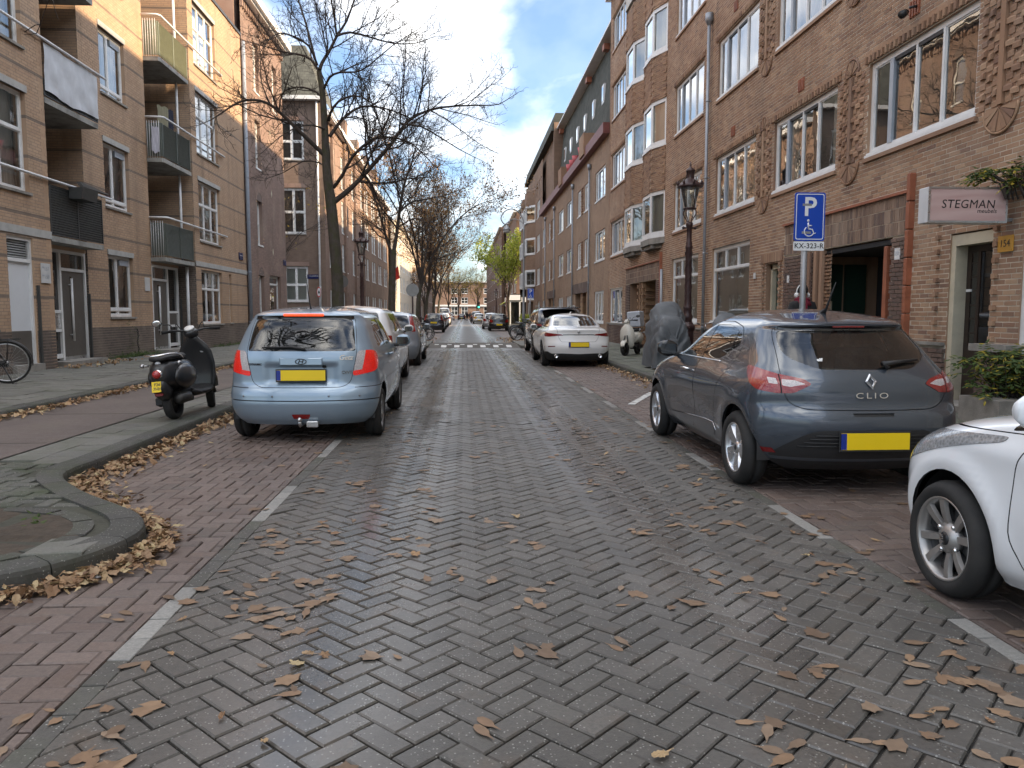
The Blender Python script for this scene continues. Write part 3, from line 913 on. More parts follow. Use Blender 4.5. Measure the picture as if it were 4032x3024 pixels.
bricks(WR, apt, MB_R, 5.0, Y1, 0.97, ZT, holes, vis=lambda p: p.y > 8.9 and p.z < 4.2 and p.z > 0.9, skip=pan_skip)
bricks(WR, apt, MB_Rd, 5.0, Y1, 0.12, 0.95, holes, n_own=60, prot=0.05, vis=lambda p: p.y > 9.2, skip=pan_skip, name='plinth_brick')
pl = MB()
for a, b in ((9.05, 9.6), (10.52, 11.98), (14.8, 16.4), (17.12, 26.4), (32.2, 36.3)):
 pl.box(a, b, 0, 0.075, 0.955, 1.0)
pl.build('plinth_cap', M_stone, apt, M=WR.M)
# dark brick panels round the portal and the entrance
for u0, u1, hu0, hu1 in ((11.5, 16.1, 11.98, 14.78), (26.4, 32.2, 27.07, 31.4)):
 MB().box(u0, u1, 0, 0.02, 2.61, 3.225).build('panel_bed', M_mortar, apt, M=WR.M)
 for q, (zz, hh) in enumerate(((2.62, 0.20), (2.83, 0.20), (3.04, 0.18))): tag(soldiers(WR, apt, MB_Rp, u0+0.03*(q % 2), u1, zz, hh, 0.026, 'soldier_panel'), kind='stuff')
 MB().box(u0-0.04, u1+0.04, 0.0, 0.07, 3.225, 3.27).build('drip_course', M_terra, apt, M=WR.M)
 for a, b in ((u0, hu0), (hu1, u1)):
  bricks(WR, apt, MB_Rd, a, b, 0.12, 2.62, [], n_own=24 if u0 < 20 else 0, prot=0.03)
 t = MB()
 for z in np.arange(0.15, 3.2, 0.42): t.cbox((u0-0.05, 0.04, z+0.205), (0.085, 0.1, 0.41), ch=0.012)
 t.build('terracotta_strip', M_terra, apt, M=WR.M)
# portal: deep passage with green doors
pt = MB()
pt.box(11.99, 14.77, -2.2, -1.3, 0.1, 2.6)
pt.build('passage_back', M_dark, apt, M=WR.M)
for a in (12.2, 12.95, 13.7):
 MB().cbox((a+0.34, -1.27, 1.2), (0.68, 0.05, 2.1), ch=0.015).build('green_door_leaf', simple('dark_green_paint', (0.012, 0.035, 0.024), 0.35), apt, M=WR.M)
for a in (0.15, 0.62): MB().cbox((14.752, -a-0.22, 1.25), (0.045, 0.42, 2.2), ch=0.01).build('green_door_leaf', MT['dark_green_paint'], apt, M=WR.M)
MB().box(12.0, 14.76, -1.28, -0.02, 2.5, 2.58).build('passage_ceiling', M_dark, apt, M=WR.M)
MB().cbox((14.715, -0.32, 1.25), (0.05, 0.10, 0.8), ch=0.01).build('notice_frame', M_cream, apt, M=WR.M)
MB().cbox((13.95, -1.2, 1.45), (0.12, 0.05, 0.9), ch=0.01).build('door_handle', M_cream, apt, M=WR.M)
bricks(WR, apt, MB_R, 14.03, 14.78, 0.12, 2.6, [], n_own=0, prot=-0.02)
t = MB()
for du in (14.30, 14.55, 14.82): t.box(du, du+0.1, -0.12, 0.05, 0.12, 2.6)
t.build('portal_rib', MB_R, apt, M=WR.M)
MB().cbox((12.13, -0.02, 1.7), (0.10, 0.09, 1.55), ch=0.01).build('terracotta_slot', M_terra, apt, M=WR.M)
MB().cbox((14.08, -0.0, 1.33), (0.10, 0.05, 0.16), ch=0.01).build('intercom', M_steel, apt, M=WR.M)
# narrow green side door
d = MB(); d.box(16.42, 16.52, -0.24, -0.1, 0.12, 2.48); d.box(17.0, 17.09, -0.24, -0.1, 0.12, 2.48); d.box(16.42, 17.09, -0.24, -0.1, 2.38, 2.49)
dd = d.build('door_frame', M_cream, apt, M=WR.M)
MB().cbox((16.76, -0.22, 1.25), (0.48, 0.05, 2.24), ch=0.01).build('door', MT['dark_green_paint'], apt, M=WR.M)
soldiers(WR, apt, MB_R, 16.2, 17.4, 2.53, 0.2, 0.03)
q = MB()
for u in (16.26, 17.2):
 for z in np.arange(0.3, 2.5, 0.134): q.box(u, u+0.1, 0, 0.045, z, z+0.058)
q.build('corner_bricks', MB_R, apt, M=WR.M)
# shop door 154: cream frame, dark panelled door with small panes
d = MB(); d.box(10.40, 10.52, -0.22, -0.02, 0.2, 2.33); d.box(9.62, 10.52, -0.22, -0.02, 2.33, 2.48)
d.build('door_frame', M_cream, apt, M=WR.M)
M_browndoor = simple('dark_brown_paint', (0.028, 0.018, 0.014), 0.35)
dr = MB(); dr.box(9.62, 10.40, -0.26, -0.21, 0.2, 2.33)
dr.box(9.62, 10.40, -0.21, -0.19, 0.2, 0.95); dr.box(10.31, 10.40, -0.21, -0.19, 0.95, 2.33); dr.box(9.62, 9.70, -0.21, -0.19, 0.95, 2.33); dr.box(9.70, 10.31, -0.21, -0.19, 2.24, 2.33)
dr.box(10.12, 10.18, -0.21, -0.19, 0.95, 2.24)
for z in np.arange(1.13, 2.2, 0.19): dr.box(10.18, 10.31, -0.21, -0.195, z, z+0.02)
door = dr.build('door', M_browndoor, apt, M=WR.M)
for a, b in ((9.71, 10.11), (10.19, 10.30)):
 MB().quad((b, -0.2, 0.96), (a, -0.2, 0.96), (a, -0.2, 2.23), (b, -0.2, 2.23)).build('door_pane', glass('door_glass', tint=(0.10, 0.11, 0.11), boost=1.4), apt, M=WR.M)
MB().cbox((9.98, -0.185, 0.78), (0.22, 0.02, 0.06)).build('letterbox', simple('brass', (0.45, 0.33, 0.12), 0.35, 0.8), apt, M=WR.M)
MB().cbox((10.33, -0.185, 1.72), (0.10, 0.02, 0.035)).build('bell_plate', M_white, apt, M=WR.M)
q = MB()
for u in (9.5, 10.72):
 for z in np.arange(1.05, 2.7, 0.2): q.box(u, u+0.07, 0.0, 0.05, z, z+0.06)
q.build('corner_bricks', MB_R, apt, M=WR.M)
MB().box(9.05, 9.62, -0.05, 0.16, 0.12, 0.93).build('pier_base', MB_Rd, apt, M=WR.M)
MB().box(8.98, 9.68, -0.05, 0.22, 0.93, 1.02).build('pier_cap', M_stone, apt, M=WR.M)
MB().box(9.4, 10.7, -0.3, 0.35, 0.11, 0.2).build('door_step', M_stone, apt, M=WR.M)
plaque(WR, apt, 9.36, 2.27, 0.26, 0.20, simple('ochre_enamel', (0.52, 0.27, 0.05), 0.35), txt=[('154', 0, 0, 0.125)])
plaque(WR, apt, 11.78, 2.33, 0.15, 0.18, M_white, txt=[('151', 0, 0, 0.08)], tm=M_grey)
plaque(WR, apt, 15.85, 2.12, 0.11, 0.15, M_white); plaque(WR, apt, 17.75, 2.28, 0.1, 0.13, M_white)
window(WR, apt, 6.2, 9.08, 0.95, 2.75, cols=(0.35,), rec=0.02, fw=0.10, sill='white')
# windows
def bandwin(W, par, a, b, z0, z1, cols, curt, sill='white'):
 o = window(W, par, a, b, z0, z1, cols=cols, rec=0.05, fw=0.085, mw=0.05, sill=sill, curt=curt)
 w = b-a; h = z1-z0
 g = MB(); x = w*cols[-1]
 g.box(x-0.06, x+0.05, -0.10, -0.035, 0.085, h-0.085)
 g.box(w*cols[0], w*cols[-1]-0.03, -0.1, -0.055, h-0.14, h-0.085, 1)  # black strip stands in for the shadow gap above the middle panes
 g.build('casement', [M_grey, M_black], o)
 return o
dent = MB()
for fi, (z0, z1) in enumerate(FL):
 for ci, (a, b) in enumerate(cols5):
  cu = {0: [0, 2, 1, 1, 1], 1: [1, 1, 1, 1, 1], 2: [1, 1, 1, 1, 1], 3: [1]*5}[fi][ci]
  bandwin(WR, apt, a, b, z0, z1, (0.30, 0.54, 0.78), cu)
  u = a-0.12; k = 0
  while u < b+0.1:
   dent.box(u, u+0.052, 0, 0.055 if k % 2 else 0.022, z1+0.02, z1+0.13); u += 0.0625; k += 1
  dent.box(a-0.14, b+0.12, 0, 0.03, z1+0.13, z1+0.185)
  dent.box(a-0.06, b+0.06, 0.0, 0.05, z0-0.115, z0-0.052)
dent.build('dentil_course', MB_R, apt, M=WR.M)
window(WR, apt, *GC, 1.2, 3.16, cols=(), tran=(0.70,), tcols=(0.34, 0.66), rec=0.06, fw=0.09, sill='white', curt=3, name='window')
window(WR, apt, *GD, 1.15, 3.16, cols=(), tran=(0.70,), tcols=(0.34, 0.66), rec=0.06, fw=0.09, sill='white', curt=3, name='window')
bandwin(WR, apt, *GF, 0.96, 2.54, (0.3, 0.62), 2)
# bay windows
def bay(par, b4, z0, z1, lower, first, W=WR, p=0.30):
 a, b, c, d = b4
 pl = [(a, 0.0), (b, p), (c, p), (d, 0.0)]
 root = MB()
 H = z1-z0
 fw = 0.085
 segs = list(zip(pl[:-1], pl[1:]))
 def bar(P, Q, zlo, zhi, i0=0.0, i1=0.0, th=0.07, m=0):
  P = Vector((*P, 0)); Q = Vector((*Q, 0)); t = (Q-P).normalized(); n = Vector((-t.y, t.x, 0))
  P2 = P + t*i0; Q2 = Q - t*i1
  root.add([(*(P2-n*th).xy, zlo), (*(Q2-n*th).xy, zlo), (*Q2.xy, zlo), (*P2.xy, zlo), (*(P2-n*th).xy, zhi), (*(Q2-n*th).xy, zhi), (*Q2.xy, zhi), (*P2.xy, zhi)],
     [(0,3,2,1),(4,5,6,7),(0,1,5,4),(1,2,6,5),(2,3,7,6),(3,0,4,7)], m)
 panes = []
 for P, Q in segs:
  ln = math.hypot(Q[0]-P[0], Q[1]-P[1])
  bar(P, Q, z0, z0+0.15); bar(P, Q, z1-0.12, z1)
  bar(P, Q, z0+0.15, z1-0.12, 0, ln-fw); bar(P, Q, z0+0.15, z1-0.12, ln-fw, 0)
  t = Vector((Q[0]-P[0], Q[1]-P[1], 0)).normalized(); n = Vector((-t.y, t.x, 0))
  p0 = Vector((*P, 0))+t*fw-n*0.04; p1 = Vector((*Q, 0))-t*fw-n*0.04
  panes.append(MB().quad((*p1.xy, z0+0.15), (*p0.xy, z0+0.15), (*p0.xy, z1-0.12), (*p1.xy, z1-0.12)))
 o = root.build('bay_window', M_white, par, M=W.M)
 for q in panes: q.build('pane', M_glass_b, o)
 cm = MB(); n = 40; vs = []; fs = []
 for i in range(n+1):
  x = a+0.15+(d-a-0.3)*i/n; y = -0.02+0.02*math.sin(i*1.9)+(p-0.17 if b < x < c else 0.03)
  vs += [(x, y, z0+0.12), (x, y, z1)]
 for i in range(n): fs.append((2*i, 2*i+2, 2*i+3, 2*i+1))
 cm.add(vs, fs, 0, True).build('curtain', M_curtain if not first else M_curtain2, o)
 e = 0.05
 sl = [(a-e, 0), (b-0.02, p+e), (c+0.02, p+e), (d+e, 0)]
 MB().prism([(x, y, z0-0.06) for x, y in sl], (0, 0, 0.058)).build('sill', M_white, o)
 if first:
  MB().prism([(x, y, z0-0.26) for x, y in sl], (0, 0, 0.198)).build('stone_base', M_stone, par, M=W.M)
  mb = MB()
  for k in range(7):
   x = b-0.1+(c-b+0.2)*k/6
   mb.cbox((x, p/2, z0-0.33), (0.10, p*0.9, 0.14))
  mb.prism([(a+0.3, 0, z0-0.4), (b+0.05, p*0.7, z0-0.4), (c-0.05, p*0.7, z0-0.4), (d-0.3, 0, z0-0.4)], (0, 0, 0.139))
  mb.build('corbel', M_stone, par, M=W.M)
 zt = z1 + 1.48
 bm = MB()
 for P, Q in segs:
  ln = math.hypot(Q[0]-P[0], Q[1]-P[1]); t = Vector((Q[0]-P[0], Q[1]-P[1], 0)).normalized(); n = Vector((-t.y, t.x, 0))
  bm.quad((*Q, z1+0.002), (*P, z1+0.002), (*P, zt), (*Q, zt), 1)
  z = z1+0.01; k = 0
  while z+0.05 < zt:
   x = -0.11*(k % 2)
   while x < ln:
    s, e2 = max(x, 0.006), min(x+0.205, ln-0.006)
    if e2-s > 0.03:
     q = Vector((*P, 0)); dd = 0.010+random.gauss(0, 0.0015)+(0.02 if k < 2 else 0)
     if (s < 0.02 or e2 > ln-0.02) and k % 4 < 2: dd += 0.02
     c4 = [q+t*s, q+t*e2]
     bm.add([(*(c4[0]).xy, z), (*(c4[1]).xy, z), (*(c4[1]).xy, z+BH), (*(c4[0]).xy, z+BH), (*(c4[0]+n*dd).xy, z), (*(c4[1]+n*dd).xy, z), (*(c4[1]+n*dd).xy, z+BH), (*(c4[0]+n*dd).xy, z+BH)],
       [(5,4,7,6),(0,4,5,1),(2,6,7,3),(1,5,6,2),(3,7,4,0)], 0)
    x += 0.217
   z += 0.0667; k += 1
 tag(bm.build('bay_brickwork', [MB_R, M_mortar], par, M=W.M), kind='stuff')
for i, b4 in enumerate(bays):
 for fi, (z0, z1) in enumerate(FL[:3]):
  bay(apt, b4, z0+0.02, z1+0.04, None, fi == 0)
 a, b, c, d = b4
 MB().prism([(a-0.06, 0, 13.2), (b, 0.36, 13.2), (c, 0.36, 13.2), (d+0.06, 0, 13.2)], (0, 0, 0.55)).build('bay_cap', simple('weathered_white', (0.5, 0.48, 0.44), 0.7, dirt=((0.25, 0.22, 0.18), 0.6)), apt, M=WR.M)
# entrance under the bays: recess, ornamental brick pier, door
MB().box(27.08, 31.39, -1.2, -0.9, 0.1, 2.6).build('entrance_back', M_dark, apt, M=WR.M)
for a, b in ((30.3, 31.2), (27.3, 28.2)):
 MB().box(a, b, -0.86, -0.80, 0.12, 2.4).build('door', M_browndoor, apt, M=WR.M)
pr = MB(); k = 0
for z in np.arange(0.12, 2.58, 0.0667):
 w = 0.55 if (k // 2) % 2 else 0.42
 for j in range(5):
  x = 29.55 + (j-2)*0.2 + (0.1 if (k//2) % 2 else 0)
  pr.box(x-0.09, x+0.09, -0.55, (0.0 if (j+k//2) % 2 else -0.09), z, z+0.057)
 k += 1
pr.build('ornamental_pier', brick_mat('pale_ornament_brick', [(0.30, 0.19, 0.11), (0.24, 0.14, 0.09), (0.34, 0.22, 0.13)], grime=0.2), apt, M=WR.M)
for z0, z1 in FL[:1]: pass
# relief brick panels and fans between the windows of each floor
def relief(par, u0, u1, v0, v1, W=WR):
 mb = MB(); um = (u0+u1)/2; hw = (u1-u0)/2
 mb.box(um-0.045, um+0.045, 0, 0.05, v0, v1)
 k = 0; v = v0
 while v < v1-0.1:
  for s in (-1, 1):
   n = 3
   for j in range(n):
    a = um + s*(0.07+j*(hw-0.07)/n); b = a + s*((hw-0.07)/n-0.012)
    p = 0.05 if (k+j) % 2 else 0.014
    x0, x1 = min(a, b), max(a, b)
    y0, y1 = (p, 0.015) if s > 0 else (0.015, p)
    zz = v + (0.07 if j % 2 else 0)
    mb.add([(x0, 0, zz), (x1, 0, zz), (x1, 0, zz+0.1), (x0, 0, zz+0.1), (x0, y0, zz), (x1, y1, zz), (x1, y1, zz+0.06), (x0, y0, zz+0.06)],
      [(5,4,7,6),(0,4,5,1),(2,6,7,3),(1,5,6,2),(3,7,4,0)])
  v += 0.135; k += 1
 mb.build('relief_panel', MB_R, par, M=W.M)
 for zc, up in ((v0-0.03, -1), (v1+0.03, 1)):
  fm = MB(); r = 0.30 if up < 0 else 0.22
  n = 9
  for i in range(n):
   a0 = PI*i/n+0.03; a1 = PI*(i+1)/n-0.03
   P = [(um+q*math.cos(t), 0, zc+up*q*math.sin(t)*(1.15 if up > 0 else 1.0)) for q, t in ((0.03, a0), (r, a0), (r, a1), (0.03, a1))]
   if up > 0: P = P[::-1]
   fm.prism(P, (0, 0.03+0.008*(i % 2), 0))
  fm.tube([(um+(r+0.02)*math.cos(PI*i/16), 0.02, zc+up*(r+0.02)*math.sin(PI*i/16)*(1.15 if up > 0 else 1.0)) for i in range(17)], 0.018, 6)
  fm.build('brick_fan', MB_R, par, M=W.M)
for z0, z1 in FL[:3]:
 for a, b in ((9.15, 10.05), (13.02, 13.9), (16.98, 17.85)):
  relief(apt, a, b, z0-0.02, z1-0.05)
# slatted vents above some windows
for (a, b) in (A, B, C):
 for z0, z1 in FL[:3]:
  vm = MB()
  vm.box((a+b)/2-0.01, (a+b)/2+0.25, 0.0, 0.012, z1+0.31, z1+0.56)
  for k in range(4): vm.box((a+b)/2+0.0+k*0.07, (a+b)/2+0.03+k*0.07, 0.0, 0.03, z1+0.32, z1+0.55)
  vm.build('vent', M_terra, apt, M=WR.M)
pipe(WR, apt, 21.35, 0.2, 9.2, hopper=True); pipe(WR, apt, 26.0, 0.3, 2.9, r=0.05)
sp = MB().tube([(11.55, 0.02, 5.95), (11.55, 0.14, 5.92)], 0.02, 8).tube([(11.62, 0.15, 5.88), (11.50, 0.28, 5.80)], [0.045, 0.06], 10)
sp.build('security_camera', M_black, apt, M=WR.M)
# upper storey, roof and back volume (casts the street's shade)
r = MB(); r.prism([(XRW+0.1, Y0, ZT), (XRW+1.3, Y0, 17.4), (XRW+11, Y0, 17.4), (XRW+11, Y0, ZT)], (0, Y1-Y0, 0))
r.build('roof', M_slate, apt)
MB().box(XRW+1.6, XRW+11, Y0, Y1, 0, ZT).build('back_volume', tex_brick('back_brick', (0.2, 0.13, 0.08), (0.15, 0.1, 0.07), (0.25, 0.2, 0.16)), apt)
MB().box(XRW+0.55, XRW+0.6, Y0, Y1, 3.3, ZT).build('room_wall', M_room, apt)
MB().box(XRW+0.55, XRW+0.6, 17.2, 26.9, 0.3, 3.2).build('room_wall', M_room, apt)
MB().box(XRW+0.55, XRW+0.6, 32.3, 36.2, 0.3, 3.2).build('room_wall', M_room, apt)
MB().box(XRW, XRW+11, Y1-0.3, Y1, 0, ZT-0.02).build('end_wall', tex_brick('end_brick', (0.2, 0.13, 0.08), (0.15, 0.1, 0.07), (0.25, 0.2, 0.16), axis='X'), apt)
t = MB()
t.box(XRW-0.25, XRW+0.3, Y0, Y1+0.2, ZT-0.02, ZT+0.16)
t.build('gutter', M_white, apt)
# ================================================================= lower brick terrace with slate mansard, y 36.3 .. 67, and its end tower
MBT = tex_brick('terrace_brick', (0.345, 0.225, 0.148), (0.285, 0.182, 0.124), (0.44, 0.36, 0.28))
ter = empty('terrace_row', (0, 0, 0), label='long low brown brick row with slate mansard and red gutter beyond the bay windows', cat='building')
T0, T1, TZ = 36.3, 67.2, 9.85
tc = [(37.3, 40.15), (42.2, 43.8), (45.0, 46.4), (48.7, 51.3), (53.0, 55.75), (58.1, 59.7), (61.0, 62.3), (64.8, 67.1)]
hs = []
for z0, z1 in FL[:2]:
 for a, b in tc: hs.append((a, b, z0, z1, 0.15))
gt = [(37.45, 40.2), (48.8, 51.2), (53.1, 55.7), (64.8, 67.1)]
for a, b in gt: hs.append((a, b, 0.96, 2.54, 0.15))
for a, b in ((42.8, 47.1), (58.3, 62.2)): hs.append((a, b, 0.1, 2.6, 0.7))
wall_face(WR, 'wall', MBT, ter, T0, T1, 0, TZ, hs, 0.15)
k = 0
for (a, b) in tc:
 for z0, z1 in FL[:2]:
  if b-a > 2: bandwin(WR, ter, a, b, z0, z1, (0.35, 0.7), 1)
  else: window(WR, ter, a, b, z0, z1, cols=(0.5,), rec=0.05, fw=0.1, curt=1)
for a, b in gt: window(WR, ter, a, b, 0.96, 2.54, cols=(0.35, 0.7), rec=0.05, fw=0.1, curt=2)
for a, b in ((42.0, 48.0), (57.6, 63.0)):
 MB().box(a, b, 0, 0.04, 2.6, 3.18).build('dark_panel', MB_Rd, ter, M=WR.M)
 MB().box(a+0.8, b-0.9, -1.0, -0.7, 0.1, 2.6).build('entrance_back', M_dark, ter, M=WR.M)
 pr = MB()
 for i, z in enumerate(np.arange(0.12, 2.55, 0.12)):
  pr.box((a+b)/2-0.5+(0.1 if i % 2 else 0), (a+b)/2+0.3+(0.1 if i % 2 else 0), -0.4, -0.05, z, z+0.11)
 pr.build('ornamental_pier', MT['pale_ornament_brick'], ter, M=WR.M)
rl = MB()
for a in (44.4, 60.35):
 for z0, z1 in FL[:2]:
  for i, z in enumerate(np.arange(z0, z1, 0.14)):
   rl.box(a-0.32+(0.1 if i % 2 else 0), a+0.25+(0.1 if i % 2 else 0), 0, 0.06, z, z+0.07)
rl.build('relief_panel', MB_R, ter, M=WR.M)
for u in (41.5, 47.9, 57.7, 64.1): pipe(WR, ter, u, 0.2, 9.0, hopper=True)
MB().box(T0, T1, 0, 0.32, 9.72, 10.2).build('red_gutter', simple('oxide_red', (0.16, 0.045, 0.038), 0.55, var=0.2), ter, M=WR.M)
MB().box(T0, T1, -0.9, -0.65, 9.85, 10.75).build('terrace_wall', MB_R, ter, M=WR.M)
ms = MB(); ms.prism([(XRW+0.35, T0, 10.7), (XRW+0.75, T0, 15.1), (XRW+10, T0, 15.1), (XRW+10, T0, 10.7)], (0, T1-8-T0, 0))
rf = ms.build('mansard_roof', M_slate, ter)
MB().box(XRW+0.2, XRW+1.0, T0, T1-8, 15.1, 15.2).build('roof_edge', M_white, rf)
for i in range(7):
 y = 37.8+i*3.05
 MB().cbox((XRW+0.58, y, 12.7), (0.24, 0.62, 0.95)).build('skylight', M_white, rf)
 MB().cbox((XRW+0.47, y, 12.7), (0.06, 0.40, 0.7)).build('skylight_pane', M_glass, rf)
for y in (40.0, 45.5, 58.0): MB().cbox((XRW+0.45, y, 14.75), (0.3, 0.5, 0.3)).build('roof_vent', M_terra, rf)
for y in (42.5, 52.0): MB().cbox((XRW-0.1, y, 10.4), (0.6, 1.6, 1.1)).build('brick_dormer', MB_R, rf)
MB().cbox((XRW+1.6, 55.5, 16.2), (0.5, 0.6, 2.4)).build('chimney', M_white, ter)
for i, y in enumerate((44.0, 46.3, 47.6, 49.0)):
 o = MB().lathe([(0.14, 0), (0.22, 0.45), (0.2, 0.45)], (XRW-0.16, y, 10.21), 10).build('flowerpot', simple('pink_pot', (0.45, 0.09, 0.10), 0.6), None)
 tag(o, 'pink flowerpot on the red gutter ledge, number %s counted from the bay windows' % ('one', 'two', 'three', 'four')[i], 'flowerpot', 'pots on the gutter ledge')
MB().box(XRW+1.2, XRW+10, T0, T1, 0, 10.6).build('back_volume', MT['back_brick'], ter)
MB().box(XRW+0.55, XRW+0.6, T0, T1, 2.7, 9.7).build('room_wall', M_room, ter)
# end tower with its own bays
tw = empty('corner_tower', (0, 0, 0), label='taller brown brick end block with stacked bay windows at the side street', cat='building')
W0, W1, WZ = 67.2, 85.0, 14.6
hs = []
for z0, z1 in FL[:3]:
 hs += [(69.5, 72.4, z0, z1, 0.15)]
for y in (68.0, 69.6, 71.2, 72.8): hs.append((y, y+0.6, 12.0, 13.3, 0.15))
hs += [(76.2, 79.0, 0.1, 2.6, 0.6), (69.5, 71.5, 0.96, 2.54, 0.15), (81, 83, 0.96, 2.54, 0.15)]
MBW = tex_brick('tower_brick', (0.25, 0.155, 0.105), (0.205, 0.128, 0.092), (0.3, 0.24, 0.18))
wall_face(WR, 'wall', MBW, tw, W0, W1, 0, WZ, hs, 0.15)
for z0, z1 in FL[:3]:
 window(WR, tw, 69.5, 72.4, z0, z1, cols=(0.4, 0.7), rec=0.05, fw=0.1, curt=1)
 for b4 in ((74.0, 75.4, 77.8, 79.0), (79.2, 80.4, 82.8, 84.0)):
  a, b, c, d = b4
  o = MB()
  for zz, hh in ((z0-0.05, 0.2), (z1-0.12, 0.2)): o.prism([(a, 0, zz), (b, 0.8, zz), (c, 0.8, zz), (d, 0, zz)], (0, 0, hh))
  for P in ((a, 0), (b, 0.8), (c, 0.8), (d, 0)): o.cbox((P[0], P[1]-0.02, (z0+z1)/2), (0.16, 0.16, z1-z0))
  bo = o.build('bay_window', M_white, tw, M=WR.M)
  for P, Q in (((a, 0), (b, 0.8)), ((b, 0.8), (c, 0.8)), ((c, 0.8), (d, 0))):
   MB().quad((Q[0], Q[1]-0.05, z0), (P[0], P[1]-0.05, z0), (P[0], P[1]-0.05, z1), (Q[0], Q[1]-0.05, z1)).build('pane', M_glass_b, bo)
  MB().prism([(a, 0, z1+0.08), (b, 0.72, z1+0.08), (c, 0.72, z1+0.08), (d, 0, z1+0.08)], (0, 0, 1.38)).build('bay_spandrel', MBW, tw, M=WR.M)
for y in (68.0, 69.6, 71.2, 72.8): window(WR, tw, y, y+0.6, 12.0, 13.3, cols=(), curt=0, rec=0.05, sill=None)
window(WR, tw, 69.5, 71.5, 0.96, 2.54, curt=1); window(WR, tw, 81, 83, 0.96, 2.54, curt=1)
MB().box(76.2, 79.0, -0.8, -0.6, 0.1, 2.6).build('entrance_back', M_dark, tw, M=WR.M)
MB().box(XRW+0.001, XRW+10, W0-8.4, W0-8, 9, 15.6).build('side_wall', MBW, tw)
MB().box(XRW+0.3, XRW+10, W0-8, W1, 10.5, 15.6).build('upper_block', MBW, tw)
MB().prism([(XRW-0.2, W0-8.3, 15.0), (XRW+0.1, W0-8.3, 16.3), (XRW+10, W0-8.3, 16.3), (XRW+10, W0-8.3, 15.0)], (0, W1-W0+8.4, 0)).build('roof', M_slate, tw)
MB().box(XRW+0.9, XRW+10, W0, W1, 0, 15).build('back_volume', MT['back_brick'], tw)
# ================================================================= yellow-brick flats on the left, y 8 .. 33.1
bands = []
for z in (1.72, 2.52, 3.42, 4.62, 5.42, 6.4, 7.5, 8.3, 9.4, 10.5, 11.3):
 bands.append((z, z+0.066, (0.15, 0.125, 0.11), 0.85))
MB_L = brick_mat('yellow_brick', [(0.44, 0.305, 0.205), (0.475, 0.33, 0.22), (0.40, 0.275, 0.19), (0.455, 0.315, 0.21), (0.42, 0.285, 0.19)], grime=0.14, bands=bands)
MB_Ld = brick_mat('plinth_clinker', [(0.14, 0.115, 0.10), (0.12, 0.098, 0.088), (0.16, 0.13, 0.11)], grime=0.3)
M_mortL = simple('mortar_left', (0.26, 0.205, 0.16), 0.95, var=0.2, bump=0.3)
M_conc = simple('concrete_band', (0.40, 0.40, 0.385), 0.8, var=0.1, bump=0.2, dirt=((0.16, 0.15, 0.13), 0.4))
M_slab = simple('balcony_concrete', (0.30, 0.30, 0.28), 0.85, var=0.2, dirt=((0.08, 0.075, 0.065), 0.7))
M_panel = simple('charcoal_panel', (0.045, 0.047, 0.046), 0.45)
M_panelg = simple('grey_green_panel', (0.10, 0.115, 0.10), 0.45)
M_panels = simple('sage_panel', (0.21, 0.23, 0.17), 0.45)
M_rail = simple('white_rail', (0.68, 0.69, 0.7), 0.4)
M_bdoor = simple('taupe_door', (0.10, 0.09, 0.08), 0.4)
flats = empty('flats', (0, 0, 0), label='yellow brick block of flats with white railings and balconies on the cycle path side', cat='building')
WF, WM = Wall('L', -9.0), Wall('L', -9.45)
ZL = 12.6
flo = [(3.90, 5.93), (6.84, 8.90), (9.77, 11.82)]
def sect(W, y0, y1, wins, gz, nown, vis):
 hs = [(*W.u(a, b), c, d, 0.16) for a, b, c, d in wins]
 u0, u1 = W.u(y0, y1)
 wall_face(W, 'wall', M_mortL, flats, u0, u1, 0.1, ZL, hs, 0.16, MB_L)
 sk = [(u0, u1, 3.02, 3.19)] if W is WF else []
 bricks(W, flats, MB_L, u0, u1, 1.05, ZL, hs, n_own=nown, vis=vis, prot=0.003, skip=sk)
 bricks(W, flats, MB_Ld, u0, u1, 0.2, 1.04, hs, n_own=nown//3, vis=vis, prot=0.004, name='plinth_brick')
winsP = [(14.4, 16.98, *f) for f in flo] + [(16.04, 16.98, 0.3, 2.97)]
winsM = [(21.45, 22.98, 1.32, 2.98), (21.45, 22.98, 4.25, 5.93), (21.45, 22.98, 7.2, 8.87), (21.45, 22.98, 10.13, 11.8)]
winsF = [(27.4, 29.72, *f) for f in flo] + [(27.42, 29.68, 1.05, 2.92), (30.55, 30.88, 1.07, 2.92)]
sect(WF, 6.0, 17.72, winsP, None, 110, lambda p: p.y > 15.6 and p.z < 7.2)
sect(WM, 20.3, 24.3, winsM, None, 110, lambda p: p.z < 8)
sect(WF, 26.9, 33.05, winsF, None, 80, lambda p: p.z < 6)
for W, wl in ((WF, winsP[:3]), (WM, winsM), (WF, winsF[:3])):
 for a, b, c, d in wl:
  u0, u1 = W.u(a, b)
  if W is WM:
   window(W, flats, u0, u1, c, d, cols=(0.56,), tran=(0.12,), tcols=(0.56,), rec=0.09, fw=0.07, mw=0.07, sill='stone', curt=1 if c > 6 else 2)
   MB().box(u0+0.08, u1-(u1-u0)*0.56-0.03, -0.13, -0.085, d-c-0.24, d-c-0.08).build('vent_grille', M_grey, flats, M=W.at(0, 0, c))
  else:
   window(W, flats, u0, u1, c, d, cols=(0.33, 0.66), tran=(0.62,), tcols=(0.33, 0.66), rec=0.09, fw=0.07, mw=0.06, sill='stone', curt=1)
  MB().box(u0-0.04, u1+0.04, -0.05, 0.03, d, d+0.14).build('lintel', M_conc, flats, M=W.M)
